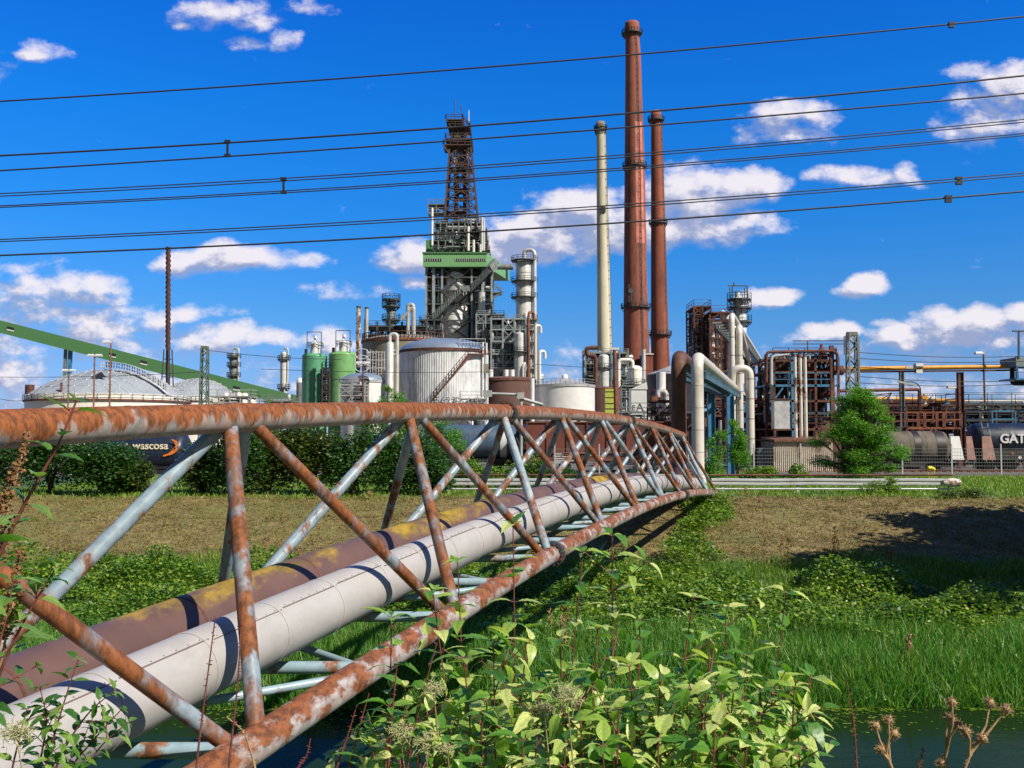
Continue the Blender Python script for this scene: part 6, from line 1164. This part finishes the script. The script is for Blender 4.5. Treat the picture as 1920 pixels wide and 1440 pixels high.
mb = MB(); mb.box(fx(1219, 105), fx(1232, 105), 104, 104.8, Z(752, 105), Z(744, 105)); mb.build('motor', M['orange'] if False else M['rustbright'], q)
frame('access_stairs', 'rusty stairs and hand rails left of the brown pipe riser', 1222, 1262, 752, 880, 96, 3, 3, [752, 775, 800, 830, 858], 'rust', .14, 35, 'steel stairs', .8, ('rust', 'silver2'), pr=(.05, .14))
frame('low_pipe_deck', 'low yellowish-grey pipe deck between the lime panel and the shed', 1158, 1225, 770, 880, 118, 3, 5, [773, 790, 820], 'beigetank' if False else 'steelgrey', .2, 36, 'pipe deck', 1.6, ('silver2', 'black', 'cream'), pr=(.06, .2))
# ------------------------------------------------------------------ process block behind the blue trestle
frame('process_block', 'brown steel process block left part, tallest at its left corner', 1302, 1334, 572, 760, 165, 7, 3, [575, 590, 606, 624, 642, 662, 684, 706, 730], 'rust', .26, 41, 'process block', 3.2, ('rust', 'steel', 'silver2', 'steel'), pr=(.07, .26))
frame('process_block', 'brown steel process block right part with cream pipes', 1332, 1372, 584, 760, 162, 7, 3, [586, 600, 616, 634, 652, 672, 696, 722], 'rust', .26, 42, 'process block', 3.4, ('cream', 'steel', 'rust', 'silver2'), pr=(.08, .32))
vessel('distillation_column', 'white column with black top cage behind the process block', 1387, 556, 720, 25, 175, M['white'], (562, 578, 604), ring=1.0)
q = thing('top_cage', 'black open cage and davit above the white column', 'steel cage', (fx(1387, 175), 175, Z(556, 175))); mb = MB(); xa, xb = P(1373, 545, 174).x, P(1401, 545, 174).x; z_ = Z(536, 174)
for x_ in (xa, xb): mb.beam((x_, 174, Z(562, 174)), (x_, 174, z_), .2); mb.beam((x_, 176, Z(562, 174)), (x_, 176, z_), .16)
mb.beam((xa-.8, 174, z_), (xb, 174, z_), .18); mb.beam((xa, 174, Z(548, 174)), (xb, 174, Z(548, 174)), .1); mb.beam((xa+.3, 174, z_), (xa+.3, 174, z_+.6), .2); mb.build('cage', M['steel'], q); mb = MB(); mb.tube([(fx(1386, 175), 175, Z(558, 175)), (fx(1386, 175), 175, Z(549, 175))], .5, 12); mb.build('nozzle', M['white'], q)
mb = MB(); w3 = [P(u, v, 150) for u, v in ((1364, 690), (1364, 612))]; mb.tube(w3, .55, 12); tag(mb.build('brown_riser', M['rust'], None, w3[0]), 'brown upright pipe left of the tall pale pipes', 'pipe')
frame('pipe_rack', 'brown rack of horizontal pipes behind the blue trestle', 1335, 1455, 745, 880, 108, 5, 6, [748, 762, 780, 810], 'rust', .25, 43, 'pipe rack', 3.0, ('rust', 'silver2', 'black', 'rust'), pr=(.08, .3), rails=False)
q = thing('control_building', 'long dark brick plant building low behind the pipe racks', 'building', (fx(1500, 128), 128, 0)); mb = MB(); mb.box(fx(1262, 128), fx(1640, 128), 128, 140, 0, Z(775, 128)); wl = mb.build('wall', M['browntank'], q); mb = MB(); mb.box(fx(1260, 128), fx(1642, 128), 127.7, 140.3, Z(775, 128), Z(771, 128)); mb.build('roof', M['steel'], q)
for u in range(1270, 1460, 22): mb = MB(); mb.box(fx(u, 128), fx(u+13, 128), 127.93, 128.05, Z(835, 128), Z(800, 128)); mb.build('window', M['glass'], wl)
# ------------------------------------------------------------------ pipe rack unit at the right, with cabinet and corrugated shed
D = 84; q = thing('pipe_rack', 'rusty two-storey pipe rack unit with blue beams above the corrugated wall', 'pipe rack', (fx(1500, D), D, 0)); rg = random.Random(50)
for u in (1437, 1452, 1486, 1530, 1561, 1573):
    for dy in (0, 5): mb = MB(); x_ = fx(u, D); mb.beam((x_, D+dy, 0), (x_, D+dy, Z(648 if u in (1561,) else 668, D)), .34 if u == 1561 else .2); mb.build('column', M['rust'] if u != 1486 else M['bluesteel'], q)
for v, m_ in ((676, 'rust'), (698, 'rust'), (723, 'bluesteel'), (752, 'rust'), (775, 'steel'), (805, 'rust'), (825, 'rust')):
    mb = MB()
    for dy in (0, 5): mb.beam((fx(1437, D), D+dy, Z(v, D)), (fx(1573, D), D+dy, Z(v, D)), .2)
    for u in range(1437, 1574, 17): mb.beam((fx(u, D), D, Z(v, D)), (fx(u, D), D+5, Z(v, D)), .14)
    mb.build('beam', M[m_], q)
for v, m_ in ((723, 'bluesteel'), (805, 'rust'), (676, 'rust')):
    mb = MB(); mb.rail([(fx(1450, D), D-.1, Z(v, D)), (fx(1570, D), D-.1, Z(v, D))], 1.1, 1.2, .06); mb.build('railing', M[m_], q)
for k, mn in enumerate(('rust', 'silver2', 'steel', 'rust', 'bluesteel')): tangle((fx(1440, D), fx(1572, D), D+.3, D+4.6, Z(800, D), Z(655, D)), 30, .06, .17, rg).build('pipework', M[mn], q)
gear((fx(1445, D), fx(1565, D), D+.5, D+4.5, Z(800, D), Z(690, D)), 36, rg, .8, M['rust'], q); gear((fx(1490, D), fx(1565, D), D+.5, D+4.5, Z(672, D), Z(655, D)), 22, rg, .3, M['rust'], q)
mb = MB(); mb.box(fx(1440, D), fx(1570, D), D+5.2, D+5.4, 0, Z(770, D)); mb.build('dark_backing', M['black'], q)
for (ua, va, ub, vb_) in ((1451, 750, 1468, 727), (1495, 752, 1486, 723)): mb = MB(); mb.beam(P(ua, va, D), P(ub, vb_, D), .12); mb.build('bracing', M['bluesteel'], q)
mb = MB(); w3 = [P(u, v, D-.3) for u, v in ((1437, 748), (1437, 660), (1560, 658), (1570, 662), (1570, 700))]; mb.tube(fillet(w3, .4, 5), .13, 10); mb.build('top_pipe', M['rust'], q)
mb = MB(); w3 = [P(u, v, D-.2) for u, v in ((1446, 755), (1446, 668), (1480, 664))]; mb.tube(fillet(w3, .4, 5), .15, 10); mb.build('hooped_pipe', M['galv'], q)
for va in (636, 642): mb = MB(); mb.beam(P(1487, va+3, D), P(1590, va+3, D), .07); mb.build('top_rail', M['steel'], q)
for u, vt_ in ((1514, 640), (1588, 622), (1583, 630)): mb = MB(); mb.beam(P(u, 665, D), P(u, vt_, D), .08); mb.build('rod', M['steel'], q)
wr = mat('half_rusted_white_pipe', (.60, .57, .52), .5, 0, (.24, .09, .04), .45, .03, 1.0, (.5, .5, .25), .08)
for u, vt_ in ((1492, 668), (1502, 670), (1511, 668)): 
    D3 = 82; x_ = fx(u, D3); mb = MB(); mb.tube([(x_, D3, 0.3), (x_, D3, Z(vt_, D3))], .145, 10); qq = thing('upright_pipe', {1492: 'left', 1502: 'middle', 1511: 'right'}[u]+' one of three half white, half rusty upright pipes', 'pipe', (x_, D3, .3), 'three upright pipes'); pp = mb.build('pipe', wr, qq); mb = MB(); mb.tube([(x_, D3, Z(vt_, D3)), (x_, D3, Z(vt_-4, D3))], [.2, .12], 10); mb.build('cap', M['rust'], qq)
D3 = 81; q = thing('metal_cabinet', 'light grey sheet metal cabinet hung in the rusty pipe rack', 'cabinet', (fx(1466, D3), D3, Z(805, D3))); mb = MB(); mb.box(fx(1452, D3), fx(1481, D3), D3, D3+1, Z(804, D3), Z(749, D3)); mb.build('body', mat('grey_cabinet_sheet', (.50, .51, .52), .45, .1, (.35, .36, .37), .4, .2, 1), q); mb = MB(); mb.box(fx(1451, D3), fx(1482, D3), D3-.1, D3+1.1, Z(749, D3), Z(747, D3)); mb.box(fx(1451, D3), fx(1482, D3), D3-.1, D3+1.1, Z(806, D3), Z(804, D3)); mb.build('trim', M['rust'], q)
D3 = 79; q = thing('corrugated_shed', 'low shed of weathered corrugated sheets under the rusty pipe rack', 'shed', (fx(1505, D3), D3, 0)); mb = MB(); xa, xb = fx(1450, D3), fx(1562, D3); n_ = 60; zt_ = Z(828, D3)
vs = [(xa+(xb-xa)*i/n_, D3+(.07 if i % 2 else 0), z) for z in (0, zt_) for i in range(n_+1)]; mb.add(vs, [(i, i+1, n_+2+i, n_+1+i) for i in range(n_)]); mb.build('front_sheet', M['corrug'], q); mb = MB(); mb.box(xa, xb, D3+.12, D3+4, 0, zt_-.02); mb.build('body', M['steel'], q); mb = MB()
for i in range(22): x_ = xa+(xb-xa)*(i+.5)/22; mb.tube([(x_, D3-.25, zt_+.08), (x_, D3+4.1, zt_+.3)], .11, 6)
mb.build('roof_sheet', M['wood'], q)
mb = MB(); mb.box(fx(1428, D3), fx(1441, D3), D3+1.0, D3+1.3, 0, Z(840, D3)); tag(mb.build('steel_door_panel', M['bluegrey'], None, (fx(1434, D3), D3+1, 0)), 'pale blue-grey panel standing left of the corrugated shed', 'panel')
# ------------------------------------------------------------------ yellow main, posts and platforms at the right
D = 92; q = thing('yellow_gas_main', 'long overhead yellow pipe running to the right edge', 'pipeline', (fx(1692, D), D, 0)); za = Z(691, D)
mb = MB(); mb.tube([P(1563, 692, D), P(1700, 690, D), P(1905, 687, D)], sz(8.5, D)/2, 16); yp = mb.build('pipe', M['yellow'], q); mb = MB(); mb.tube(fillet([P(1905, 687, D), P(1898, 687, D+.01), P(1898, 719, D), P(1990, 719, D)], .3, 4), .22, 10); mb.build('drop_leg', M['black'], q)
mb = MB(); mb.beam(P(1563, 698, D), P(1905, 694, D), .16); mb.build('carrier_beam', M['rust'], q); c = P(1724, 688, D-.3); mb = MB(); mb.box(c.x-.35, c.x+.35, c.y-.1, c.y+.6, c.z-.05, c.z+.35); mb.box(c.x-.3, c.x+.3, c.y, c.y+.5, c.z-.6, c.z-.25); mb.build('valve_box', M['white'], q)
mb = MB(); mb.box(fx(1699, D), fx(1719, D), D-.24, D+.24, Z(692, D), Z(687, D)); mb.build('bare_section', M['galv'], yp)
for u, w_, m_, lab in ((1692, .38, 'steelgrey', 'grey'), (1802, .55, 'rust', 'rust')): x_ = fx(u, D); mb = MB(); mb.box(x_-w_/2, x_+w_/2, D-.05, D+.05, 0, Z(698, D)); mb.box(x_-w_/2, x_-w_/2+.06, D-.2, D+.2, 0, Z(698, D)); mb.box(x_+w_/2-.06, x_+w_/2, D-.2, D+.2, 0, Z(698, D)); mb.build('post', M[m_], q)
q = thing('rusty_gangway', 'rusty loading gangway with hand rails and V braces before the wagons', 'gangway', (fx(1750, 86), 86, 0)); D = 86; mb = MB(); xa, xb = fx(1700, D), fx(1803, D); z_ = Z(801, D); mb.box(xa, xb, D, D+1.4, z_-.18, z_); mb.build('deck', M['rustbright'], q)
for (ua, ub) in ((1700, 1732), (1735, 1768), (1771, 1803)): mb = MB(); mb.rail([(fx(ua, D), D, z_), (fx(ub, D), D, z_), ], 1.35, 1.5, .10); mb.rail([(fx(ua, D), D+1.4, z_), (fx(ub, D), D+1.4, z_)], 1.35, 1.5, .08); mb.build('railing', M['rustbright'], q)
for (ua, va, ub, vb_) in ((1747, 803, 1705, 890), (1752, 803, 1775, 840)): mb = MB(); mb.beam(P(ua, va, D), P(ub, vb_, D), .18); mb.build('brace', M['rustbright'], q)
for u in (1700, 1803): mb = MB(); mb.beam((fx(u, D), D+.7, 0), (fx(u, D), D+.7, z_), .25); mb.build('post', M['rust'], q)
q = thing('blue_gangway', 'dark blue gangway rail on top level above the right tank wagons', 'gangway', (fx(1860, 86), 86, 0)); xa, xb = fx(1810, D), fx(2060, D); mb = MB(); mb.box(xa, xb, D, D+1.2, z_-.05, z_+.13); mb.build('deck', M['navy'], q)
for k in range(5): x_ = xa+(xb-xa)*k/5; x2_ = xa+(xb-xa)*(k+1)/5-.3; mb = MB(); mb.rail([(x_, D, z_), (x2_, D, z_)], 1.45, 1.1, .10); mb.build('railing', M['bluesteel'] if k % 2 else M['navy'], q)
for k in range(3): x_ = xa+1+k*4.5; mb = MB(); mb.beam((x_, D+.6, 0), (x_, D+.6, z_), .2); mb.build('post', M['steel'], q)
D = 110; q = thing('pipe_rack', 'low wide rack of silver pipes with yellow valves at the far right', 'pipe rack', (fx(1780, D), D, 0))
for k, (v, m_, r_) in enumerate(((752, 'silver', .16), (757, 'rust', .12), (763, 'silver', .22), (769, 'whitepipe', .2), (776, 'steel', .18), (784, 'silver', .2))): mb = MB(); mb.tube([(fx(1575, D), D+k*.35, Z(v, D)), (fx(2060, D), D+k*.35, Z(v, D))], r_, 10); mb.build('pipe', M[m_], q)
mb = MB(); mb.tube([P(1625, 748, D-.5), P(1680, 748, D-.5), P(1802, 752, D-.5)], .24, 12); mb.build('yellow_pipe', M['yellow'], q)
for u, v, m_ in ((1671, 746, 'white'), (1725, 752, 'bluesteel'), (1733, 745, 'yellow'), (1750, 746, 'white'), (1775, 757, 'bluesteel'), (1735, 760, 'white')): c = P(u, v, D-.8); mb = MB(); mb.tube([c+Vector((0, 0, -.45)), c+Vector((0, 0, .4))], .13, 10); mb.box(c.x-.3, c.x+.3, c.y-.2, c.y+.2, c.z-.2, c.z+.15); mb.build('valve', M[m_], q)
for u in range(1590, 2050, 45): mb = MB(); x_ = fx(u, D); mb.beam((x_, D-.2, 0), (x_, D-.2, Z(755, D)), .2); mb.beam((x_, D-.4, Z(790, D)), (x_, D+2.4, Z(790, D)), .16); mb.build('trestle', M['rust'], q)
tangle((fx(1580, D), fx(1800, D), D, D+2, Z(800, D), Z(765, D)), 40, .05, .14, rg).build('pipework', M['rust'], q); gear((fx(1600, D), fx(1900, D), D, D+2, Z(800, D), Z(760, D)), 30, rg, .7, M['silver2'], q)
mb = MB(); w3 = [P(u, v, 95) for u, v in ((1575, 733), (1724, 730), (1724, 795))]; mb.tube(fillet(w3, .3, 4), .17, 10); tag(mb.build('rust_pipe', M['rustbright'], None, w3[0]), 'rusty pipe running level then down behind the grey post', 'pipe')
q = thing('floodlight_arm', 'long grey fluorescent lamp on a tilted arm by the grey post', 'lamp', P(1700, 720, 90)); mb = MB(); mb.beam(P(1683, 715, 90), P(1718, 723, 90), .16); mb.build('lamp_body', M['silver2'], q); mb = MB(); mb.tube(fillet([P(1692, 716, 90.1), P(1715, 716, 90.1), P(1726, 725, 90.1), P(1726, 800, 90.1)], .5, 4), .05, 6); mb.build('bracket', M['black'], q)
frame('loading_rack', 'dense dark rusty rack of pipes behind the gangway and the dusty tank wagon', 1625, 1800, 758, 880, 97, 4, 8, [760, 774, 790, 812], 'rust', .16, 71, 'pipe rack', 3.4, ('rust', 'steel', 'black', 'silver2'), pr=(.05, .16))
frame('loading_rack', 'dense dark blue-grey rack of pipes above the black-blue tank wagon', 1808, 1990, 756, 880, 97, 4, 7, [758, 772, 788, 812], 'steel', .16, 72, 'pipe rack', 2.8, ('silver2', 'steel', 'bluesteel', 'rust'), pr=(.05, .18))
# right edge structure
D = 90; q = thing('loading_station', 'dark green-grey cabin platform with T-shaped aerial at the right edge', 'platform', (fx(1930, D), D, 0)); xa, xb = fx(1908, D), fx(1990, D); mb = MB(); mb.box(xa, xb, D, D+3, Z(687, D), Z(670, D)); mb.build('cabin', M['steelgrey'], q); mb = MB(); mb.box(xa-.1, xb, D-.1, D+3.1, Z(712, D), Z(709, D)); mb.rail([(xa, D-.1, Z(709, D)), (xb, D-.1, Z(709, D))], 1.1, 1.2, .08); mb.build('platform', M['bluesteel'], q)
for x_ in (xa+.15, xa+3): mb = MB(); mb.beam((x_, D+.2, 0 if x_ > xa+1 else Z(712, D)), (x_, D+.2, Z(668, D)), .2); mb.build('post', M['steel'], q)
mb = MB(); mb.beam(P(1910, 672, D), P(1910, 621, D), .14); mb.beam(P(1898, 621, D), P(1945, 621, D), .14); mb.build('aerial', M['steel'], q)
# ------------------------------------------------------------------ railway wagons
def tank_wagon(name, u0, u1, D, vt, m, lab, bands=(), group='rail wagons'):
    xa, xb = fx(u0, D), fx(u1, D); z1 = Z(vt, D); r = 1.45; zc = z1-r; q = thing(name, lab, 'rail wagon', ((xa+xb)/2, D+1.5, 0), group); yc = D+1.5; mb = MB()
    pr_ = [(0, r*.3), (.12, r*.7), (.35, r*.95), (.6, r)]; pts = [Vector((xa+a, yc, zc)) for a, _ in pr_]+[Vector((xb-a, yc, zc)) for a, _ in reversed(pr_)]; mb.tube(pts, [b for _, b in pr_]+[b for _, b in reversed(pr_)], 32); bd = mb.build('tank_body', m, q)
    for t in np.linspace(.1, .9, 6): x_ = xa+(xb-xa)*t; mb = MB(); mb.tube([(x_-.04, yc, zc), (x_+.04, yc, zc)], r+.015, 32); mb.build('hoop', m, bd)
    mb = MB(); mb.box(xa-.2, xb+.2, yc-1.2, yc+1.2, zc-r-.25, zc-r+.05); mb.build('underframe', M['black'], q); mb = MB(); mb.tube([((xa+xb)/2, yc, z1-.1), ((xa+xb)/2, yc, z1+.35)], .45, 14); mb.build('manhole', M['steel'], q)
    for k, x_ in enumerate((xa+1.3, xa+3.1, xb-3.1, xb-1.3)): mb = MB(); mb.tube([(x_, yc-.85, .46), (x_, yc-.72, .46)], .46, 18); mb.tube([(x_, yc+.72, .46), (x_, yc+.85, .46)], .46, 18); mb.tube([(x_, yc-.8, .46), (x_, yc+.8, .46)], .08, 8); mb.build('wheelset', M['steel'], q)
    for xc in (xa+2.2, xb-2.2): mb = MB(); mb.box(xc-1.5, xc+1.5, yc-1.0, yc-.88, .4, .75); mb.box(xc-.3, xc+.3, yc-.95, yc+.95, .6, zc-r-.26); mb.build('bogie', M['black'], q)
    mb = MB(); mb.ladder((xa+.9, yc-r-.1, .8), (xa+.9, yc-r*.6, z1), .5, .05, .35); mb.build('ladder', M['steelgrey'], q)
    for x_ in (xa-.35, xb+.2): mb = MB(); mb.box(x_, x_+.15, yc-.9, yc+.9, .9, 1.5); mb.build('buffer_beam', M['rust'], q)
    return q, bd, (xa, xb, yc, zc, r, z1)
q, bd, (xa, xb, yc, zc, r, z1) = tank_wagon('tank_wagon', 150, 345, 74, 812, M['navy'], 'dark blue tank wagon with orange swoosh half hidden behind the left hedge')
sc_ = 74/FPX; text_mesh('wascosa', .82, M['lettering'], bd, (fx(283, 74), yc-r-.04, Z(836, 74)), FACE_CAM, 'lettering', .02, .01)
mb = MB(); pts = [P(322, 824, 74), P(331, 829, 74), P(331, 840, 74), P(322, 850, 74), P(306, 855, 74)]
for p_ in pts: p_.y = yc-r-.05
sm = fillet(pts, .4, 4); 
for i, (a, b) in enumerate(zip(sm, sm[1:])): mb.beam(a, b, .05, .05+.30*math.sin(math.pi*(i+.7)/len(sm)))
mb.build('swoosh_emblem', M['orange'], bd)
q, bd, (xa, xb, yc, zc, r, z1) = tank_wagon('tank_wagon', 790, 1003, 80, 796, M['bluegrey'], 'blue-grey tank wagon with lettered dark right end beyond the bridge truss')
mb = MB(); x_ = fx(968, 80); mb.tube([(x_, yc, zc), (xb-.62, yc, zc)], r+.03, 32, caps=False); dp = mb.build('dark_end_band', M['navy'], bd); mb = MB(); mb.tube([(fx(938, 80), yc, zc), (fx(950, 80), yc, zc)], r+.03, 32, caps=False); mb.build('white_band', M['letterwhite'], bd)
text_mesh('W', .95, M['lettering'], dp, (fx(979, 80), yc-r-.06, Z(829, 80)), FACE_CAM, 'lettering', .02, .02); text_mesh('tank', .55, M['lettering'], dp, (fx(981, 80), yc-r-.06, Z(839, 80)), FACE_CAM, 'lettering', .02, .01)
q, bd, (xa, xb, yc, zc, r, z1) = tank_wagon('tank_wagon', 1598, 1788, 84, 808, M['dustytank'], 'dirty beige and black tank wagon right of the bright tree')
for ua, ub in ((1598, 1672), (1716, 1728), (1757, 1779)): mb = MB(); mb.tube([(fx(ua, 84), yc, zc), (min(xb-.62, fx(ub, 84)), yc, zc)], r+.02, 32, caps=False); mb.build('black_band', M['darktank'], bd)
q, bd, (xa, xb, yc, zc, r, z1) = tank_wagon('tank_wagon', 1832, 2090, 80, 793, M['navy'], 'black-blue tank wagon with big white letters at the right edge')
text_mesh('GATX', 1.05, M['letterwhite'], bd, (fx(1906, 80), yc-r-.05, Z(823, 80)), FACE_CAM, 'lettering', .02, .03)
mb = MB(); mb.box(fx(1840, 80), fx(1990, 80), yc-r-.08, yc-r+.4, .95, Z(843, 80)); spl = mb.build('side_plate', M['black'], q)
for u, v in ((1898, 850), (1912, 858)): c = P(u, v, 80); mb = MB(); s_ = .17; mb.add([(c.x-s_, yc-r-.1, c.z), (c.x, yc-r-.1, c.z-s_), (c.x+s_, yc-r-.1, c.z), (c.x, yc-r-.1, c.z+s_)], [(0, 1, 2, 3)]); mb.build('hazard_placard', M['rustbright'] if u == 1898 else M['letterwhite'], spl)
for (u, h_, m_) in ((1790, 42, 'white'), (1816, 40, 'wood'), (1849, 44, 'wood')):
    D3 = 79; q = thing('wagon_end_screen', {1790: 'white flared end screen of a wagon by the rusty gangway', 1816: 'narrow reddish flared screen between the right wagons', 1849: 'reddish flared screen left of the black-blue wagon'}[u], 'wagon screen', (fx(u, D3), D3, 1), 'flared wagon end screens'); zt_, zb_ = Z(818, D3), Z(862, D3); w_ = .38 if u != 1816 else .25
    mb = MB(); c = fx(u, D3); mb.add([(c-w_, D3, zt_), (c+w_*.9, D3, zt_), (c+w_*1.5, D3-.3, zb_), (c-w_*1.3, D3-.3, zb_), (c-w_, D3+.1, zt_), (c+w_*.9, D3+.1, zt_), (c+w_*1.5, D3-.2, zb_), (c-w_*1.3, D3-.2, zb_)], [(0, 3, 2, 1), (4, 5, 6, 7), (0, 1, 5, 4), (2, 3, 7, 6), (1, 2, 6, 5), (3, 0, 4, 7)]); mb.build('screen', mat('pinkish_dusty_sheet', (.30, .17, .14), .8) if m_ == 'wood' else M['white'], q)
    mb = MB(); mb.beam((c, D3+.1, 1), (c, D3+.1, zb_+.2), .12); mb.build('bracket', M['steel'], q)
# brown hopper wagon
D = 77; q = thing('hopper_wagon', 'brown-red box wagon with sloped hopper below, seen through the truss', 'rail wagon', (fx(1135, D), D+1.5, 0), 'rail wagons'); xa, xb = fx(988, D), fx(1288, D); z1, zm, z0 = Z(793, D), Z(850, D), Z(862, D); y0, y1 = D, D+2.9
mb = MB(); mb.box(xa, xb, y0, y1, zm, z1); body = mb.build('body', M['hopper'], q)
mb = MB(); nn = 5
for k in range(nn):
    a = xa+(xb-xa)*k/nn+.3; b = xa+(xb-xa)*(k+1)/nn-.3; vs = [(a, y0+.2, zm), (b, y0+.2, zm), (b, y1-.2, zm), (a, y1-.2, zm), (a+.7, y0+.9, .7), (b-.7, y0+.9, .7), (b-.7, y1-.9, .7), (a+.7, y1-.9, .7)]; mb.add(vs, [(0, 1, 5, 4), (1, 2, 6, 5), (2, 3, 7, 6), (3, 0, 4, 7), (4, 5, 6, 7)])
mb.build('hopper_bins', M['hopper'], q)
for k in range(9): x_ = xa+(xb-xa)*k/8; mb = MB(); mb.box(x_-.06, x_+.06, y0-.09, y0-.01, zm, z1); mb.build('side_rib', M['hopper'], body)
mb = MB(); mb.box(xa-.1, xb+.1, y0-.1, y1+.1, z1, z1+.12); mb.build('top_rim', M['hopper'], q); mb = MB(); mb.box(xa, xb, y0+.1, y0+.3, .95, 1.25); mb.box(xa, xb, y1-.3, y1-.1, .95, 1.25); mb.build('underframe', M['hopper'], q)
for x_ in (xa+1.3, xa+3.1, xb-3.1, xb-1.3): mb = MB(); mb.tube([(x_, y0+.5, .46), (x_, y0+.63, .46)], .46, 18); mb.tube([(x_, y1-.63, .46), (x_, y1-.5, .46)], .46, 18); mb.tube([(x_, y0+.6, .46), (x_, y1-.6, .46)], .08, 8); mb.build('wheelset', M['steel'], q)
mb = MB()
for k in range(4): mb.beam((xa+2.2+k*.02, y0-.12, Z(856+k*4, D)), (xa+2.2+(1.2, .8, 1.5, .6)[k], y0-.12, Z(856+k*4, D)), .02, .07)
mb.build('stencil_marks', M['letterwhite'], body)
for (u0, u1, v0, v1) in ((1053, 1065, 852, 857), (1068, 1098, 850, 868)): mb = MB(); mb.tube(fillet([P(u0, v1, D-.15), P(u0, v0, D-.15), P(u1, v0, D-.15), P(u1, v1, D-.15)], .15, 3), .04, 6); mb.build('hand_rail', M['rustbright'], body)
mb = MB(); mb.beam(P(1195, 870, 75.5), P(1270, 800, 75.5), .22); mb.beam(P(1205, 874, 75.5), P(1280, 804, 75.5), .22); tag(mb.build('loading_ramp', M['rustbright'], None, P(1195, 870, 75.5)), 'orange rusty inclined rails in front of the brown wagon', 'ramp')
# rails
q = thing('railway_track', 'railway track on which the wagons stand', 'railway track', (0, 81.5, 0))
for dy in (-.72, .72): mb = MB(); mb.box(-60, 70, 79.8+dy-.035, 79.8+dy+.035, .02, .0+.12); mb.build('rail', M['rust'], q)
mb = MB()
for i in range(200): x_ = -60+i*.65; mb.box(x_-.13, x_+.13, 78.5, 81.1, .01, .06)
o = mb.build('sleepers', M['wood'], q); o['kind'] = 'stuff'
# ------------------------------------------------------------------ mesh fences
def fence(u0, u1, D, lab):
    xa, xb = fx(u0, D), fx(u1, D); q = thing('mesh_fence', lab, 'fence', (xa, D, 0), 'welded mesh fences'); n_ = max(1, round((xb-xa)/3.7))
    for k in range(n_+1): x_ = xa+(xb-xa)*k/n_; mb = MB(); mb.box(x_-.045, x_+.045, D-.03, D+.03, -.1, 2.35); mb.build('post', M['galv'], q)
    for k in range(n_):
        a = xa+(xb-xa)*k/n_+.06; b = xa+(xb-xa)*(k+1)/n_-.06; mb = MB(); m_ = int((b-a)/.20)
        for i in range(m_+1): x_ = a+(b-a)*i/m_; mb.box(x_-.005, x_+.005, D-.01, D+.01, .1, 1.98)
        for i in range(8): z_ = .12+i*.265; mb.box(a, b, D-.03, D-.012, z_-.012, z_+.012)
        mb.build('mesh_panel', M['meshwire'], q)
fence(1690, 2060, 74, 'light mesh fence before the wagons, right of the bright tree'); fence(1325, 1500, 75, 'short mesh fence before the corrugated shed'); fence(1040, 1290, 72, 'mesh fence seen through the far end of the truss')
# far railway wires
for k, (pts_, Yw, lab) in enumerate((([(0, 707), (380, 697)], 120, 'upper railway wire left of the lattice mast'), ([(0, 748), (62, 748)], 121, 'lower railway wire at the left edge'), ([(390, 657), (530, 666), (640, 674)], 118, 'drooping railway wire between the lattice mast and the silos'), ([(1612, 672), (1920, 677)], 90, 'railway wire above the yellow pipe'), ([(1612, 661), (1920, 668)], 91, 'highest railway wire at the right'), ([(1612, 706), (1920, 714)], 90, 'railway wire just below the yellow pipe'), ([(1612, 718), (1920, 720)], 90.5, 'lowest railway wire below the yellow pipe'), ([(1005, 683), (1440, 700)], 130, 'thin railway wire crossing before the pale chimney foot'), ([(490, 692), (930, 697)], 125, 'thin railway wire crossing the green silos and tanks'))):
    mb = MB(); w3 = [P(u, v, Yw) for u, v in pts_]; n_ = 10; pp = [w3[0].lerp(w3[-1], i/n_)-Vector((0, 0, .25*math.sin(math.pi*i/n_))) for i in range(n_+1)]; mb.tube(pp, .035, 5); tag(mb.build('railway_wire', M['wire'], None, pp[0]), lab, 'railway wire', 'railway overhead wires')
# grey lamp arm left of the bridge crown
q = thing('lighting_mast', 'grey hinged lamp mast with two arms behind the flange of the bridge', 'lamp mast', (fx(977, 60), 60, 0)); mb = MB(); x_ = fx(977, 60); mb.tube([(x_, 60, 0), (x_, 60, Z(740, 60))], .10, 10); mb.build('pole', M['silver2'], q); mb = MB(); mb.box(x_-.25, x_+.2, 59.8, 60.2, Z(748, 60), Z(736, 60)); mb.build('hinge_box', M['silver2'], q)
mb = MB(); mb.tube([P(974, 740, 60), P(921, 738, 60)], .09, 8); mb.build('arm', M['silver2'], q); mb = MB(); mb.tube([P(980, 748, 60), P(1018, 759, 60)], .11, 8); mb.build('arm', M['silver2'], q); mb = MB(); c = P(915, 738, 60); mb.box(c.x-.3, c.x+.25, 59.8, 60.2, c.z-.2, c.z+.2); mb.build('lamp_head', M['silver2'], q)
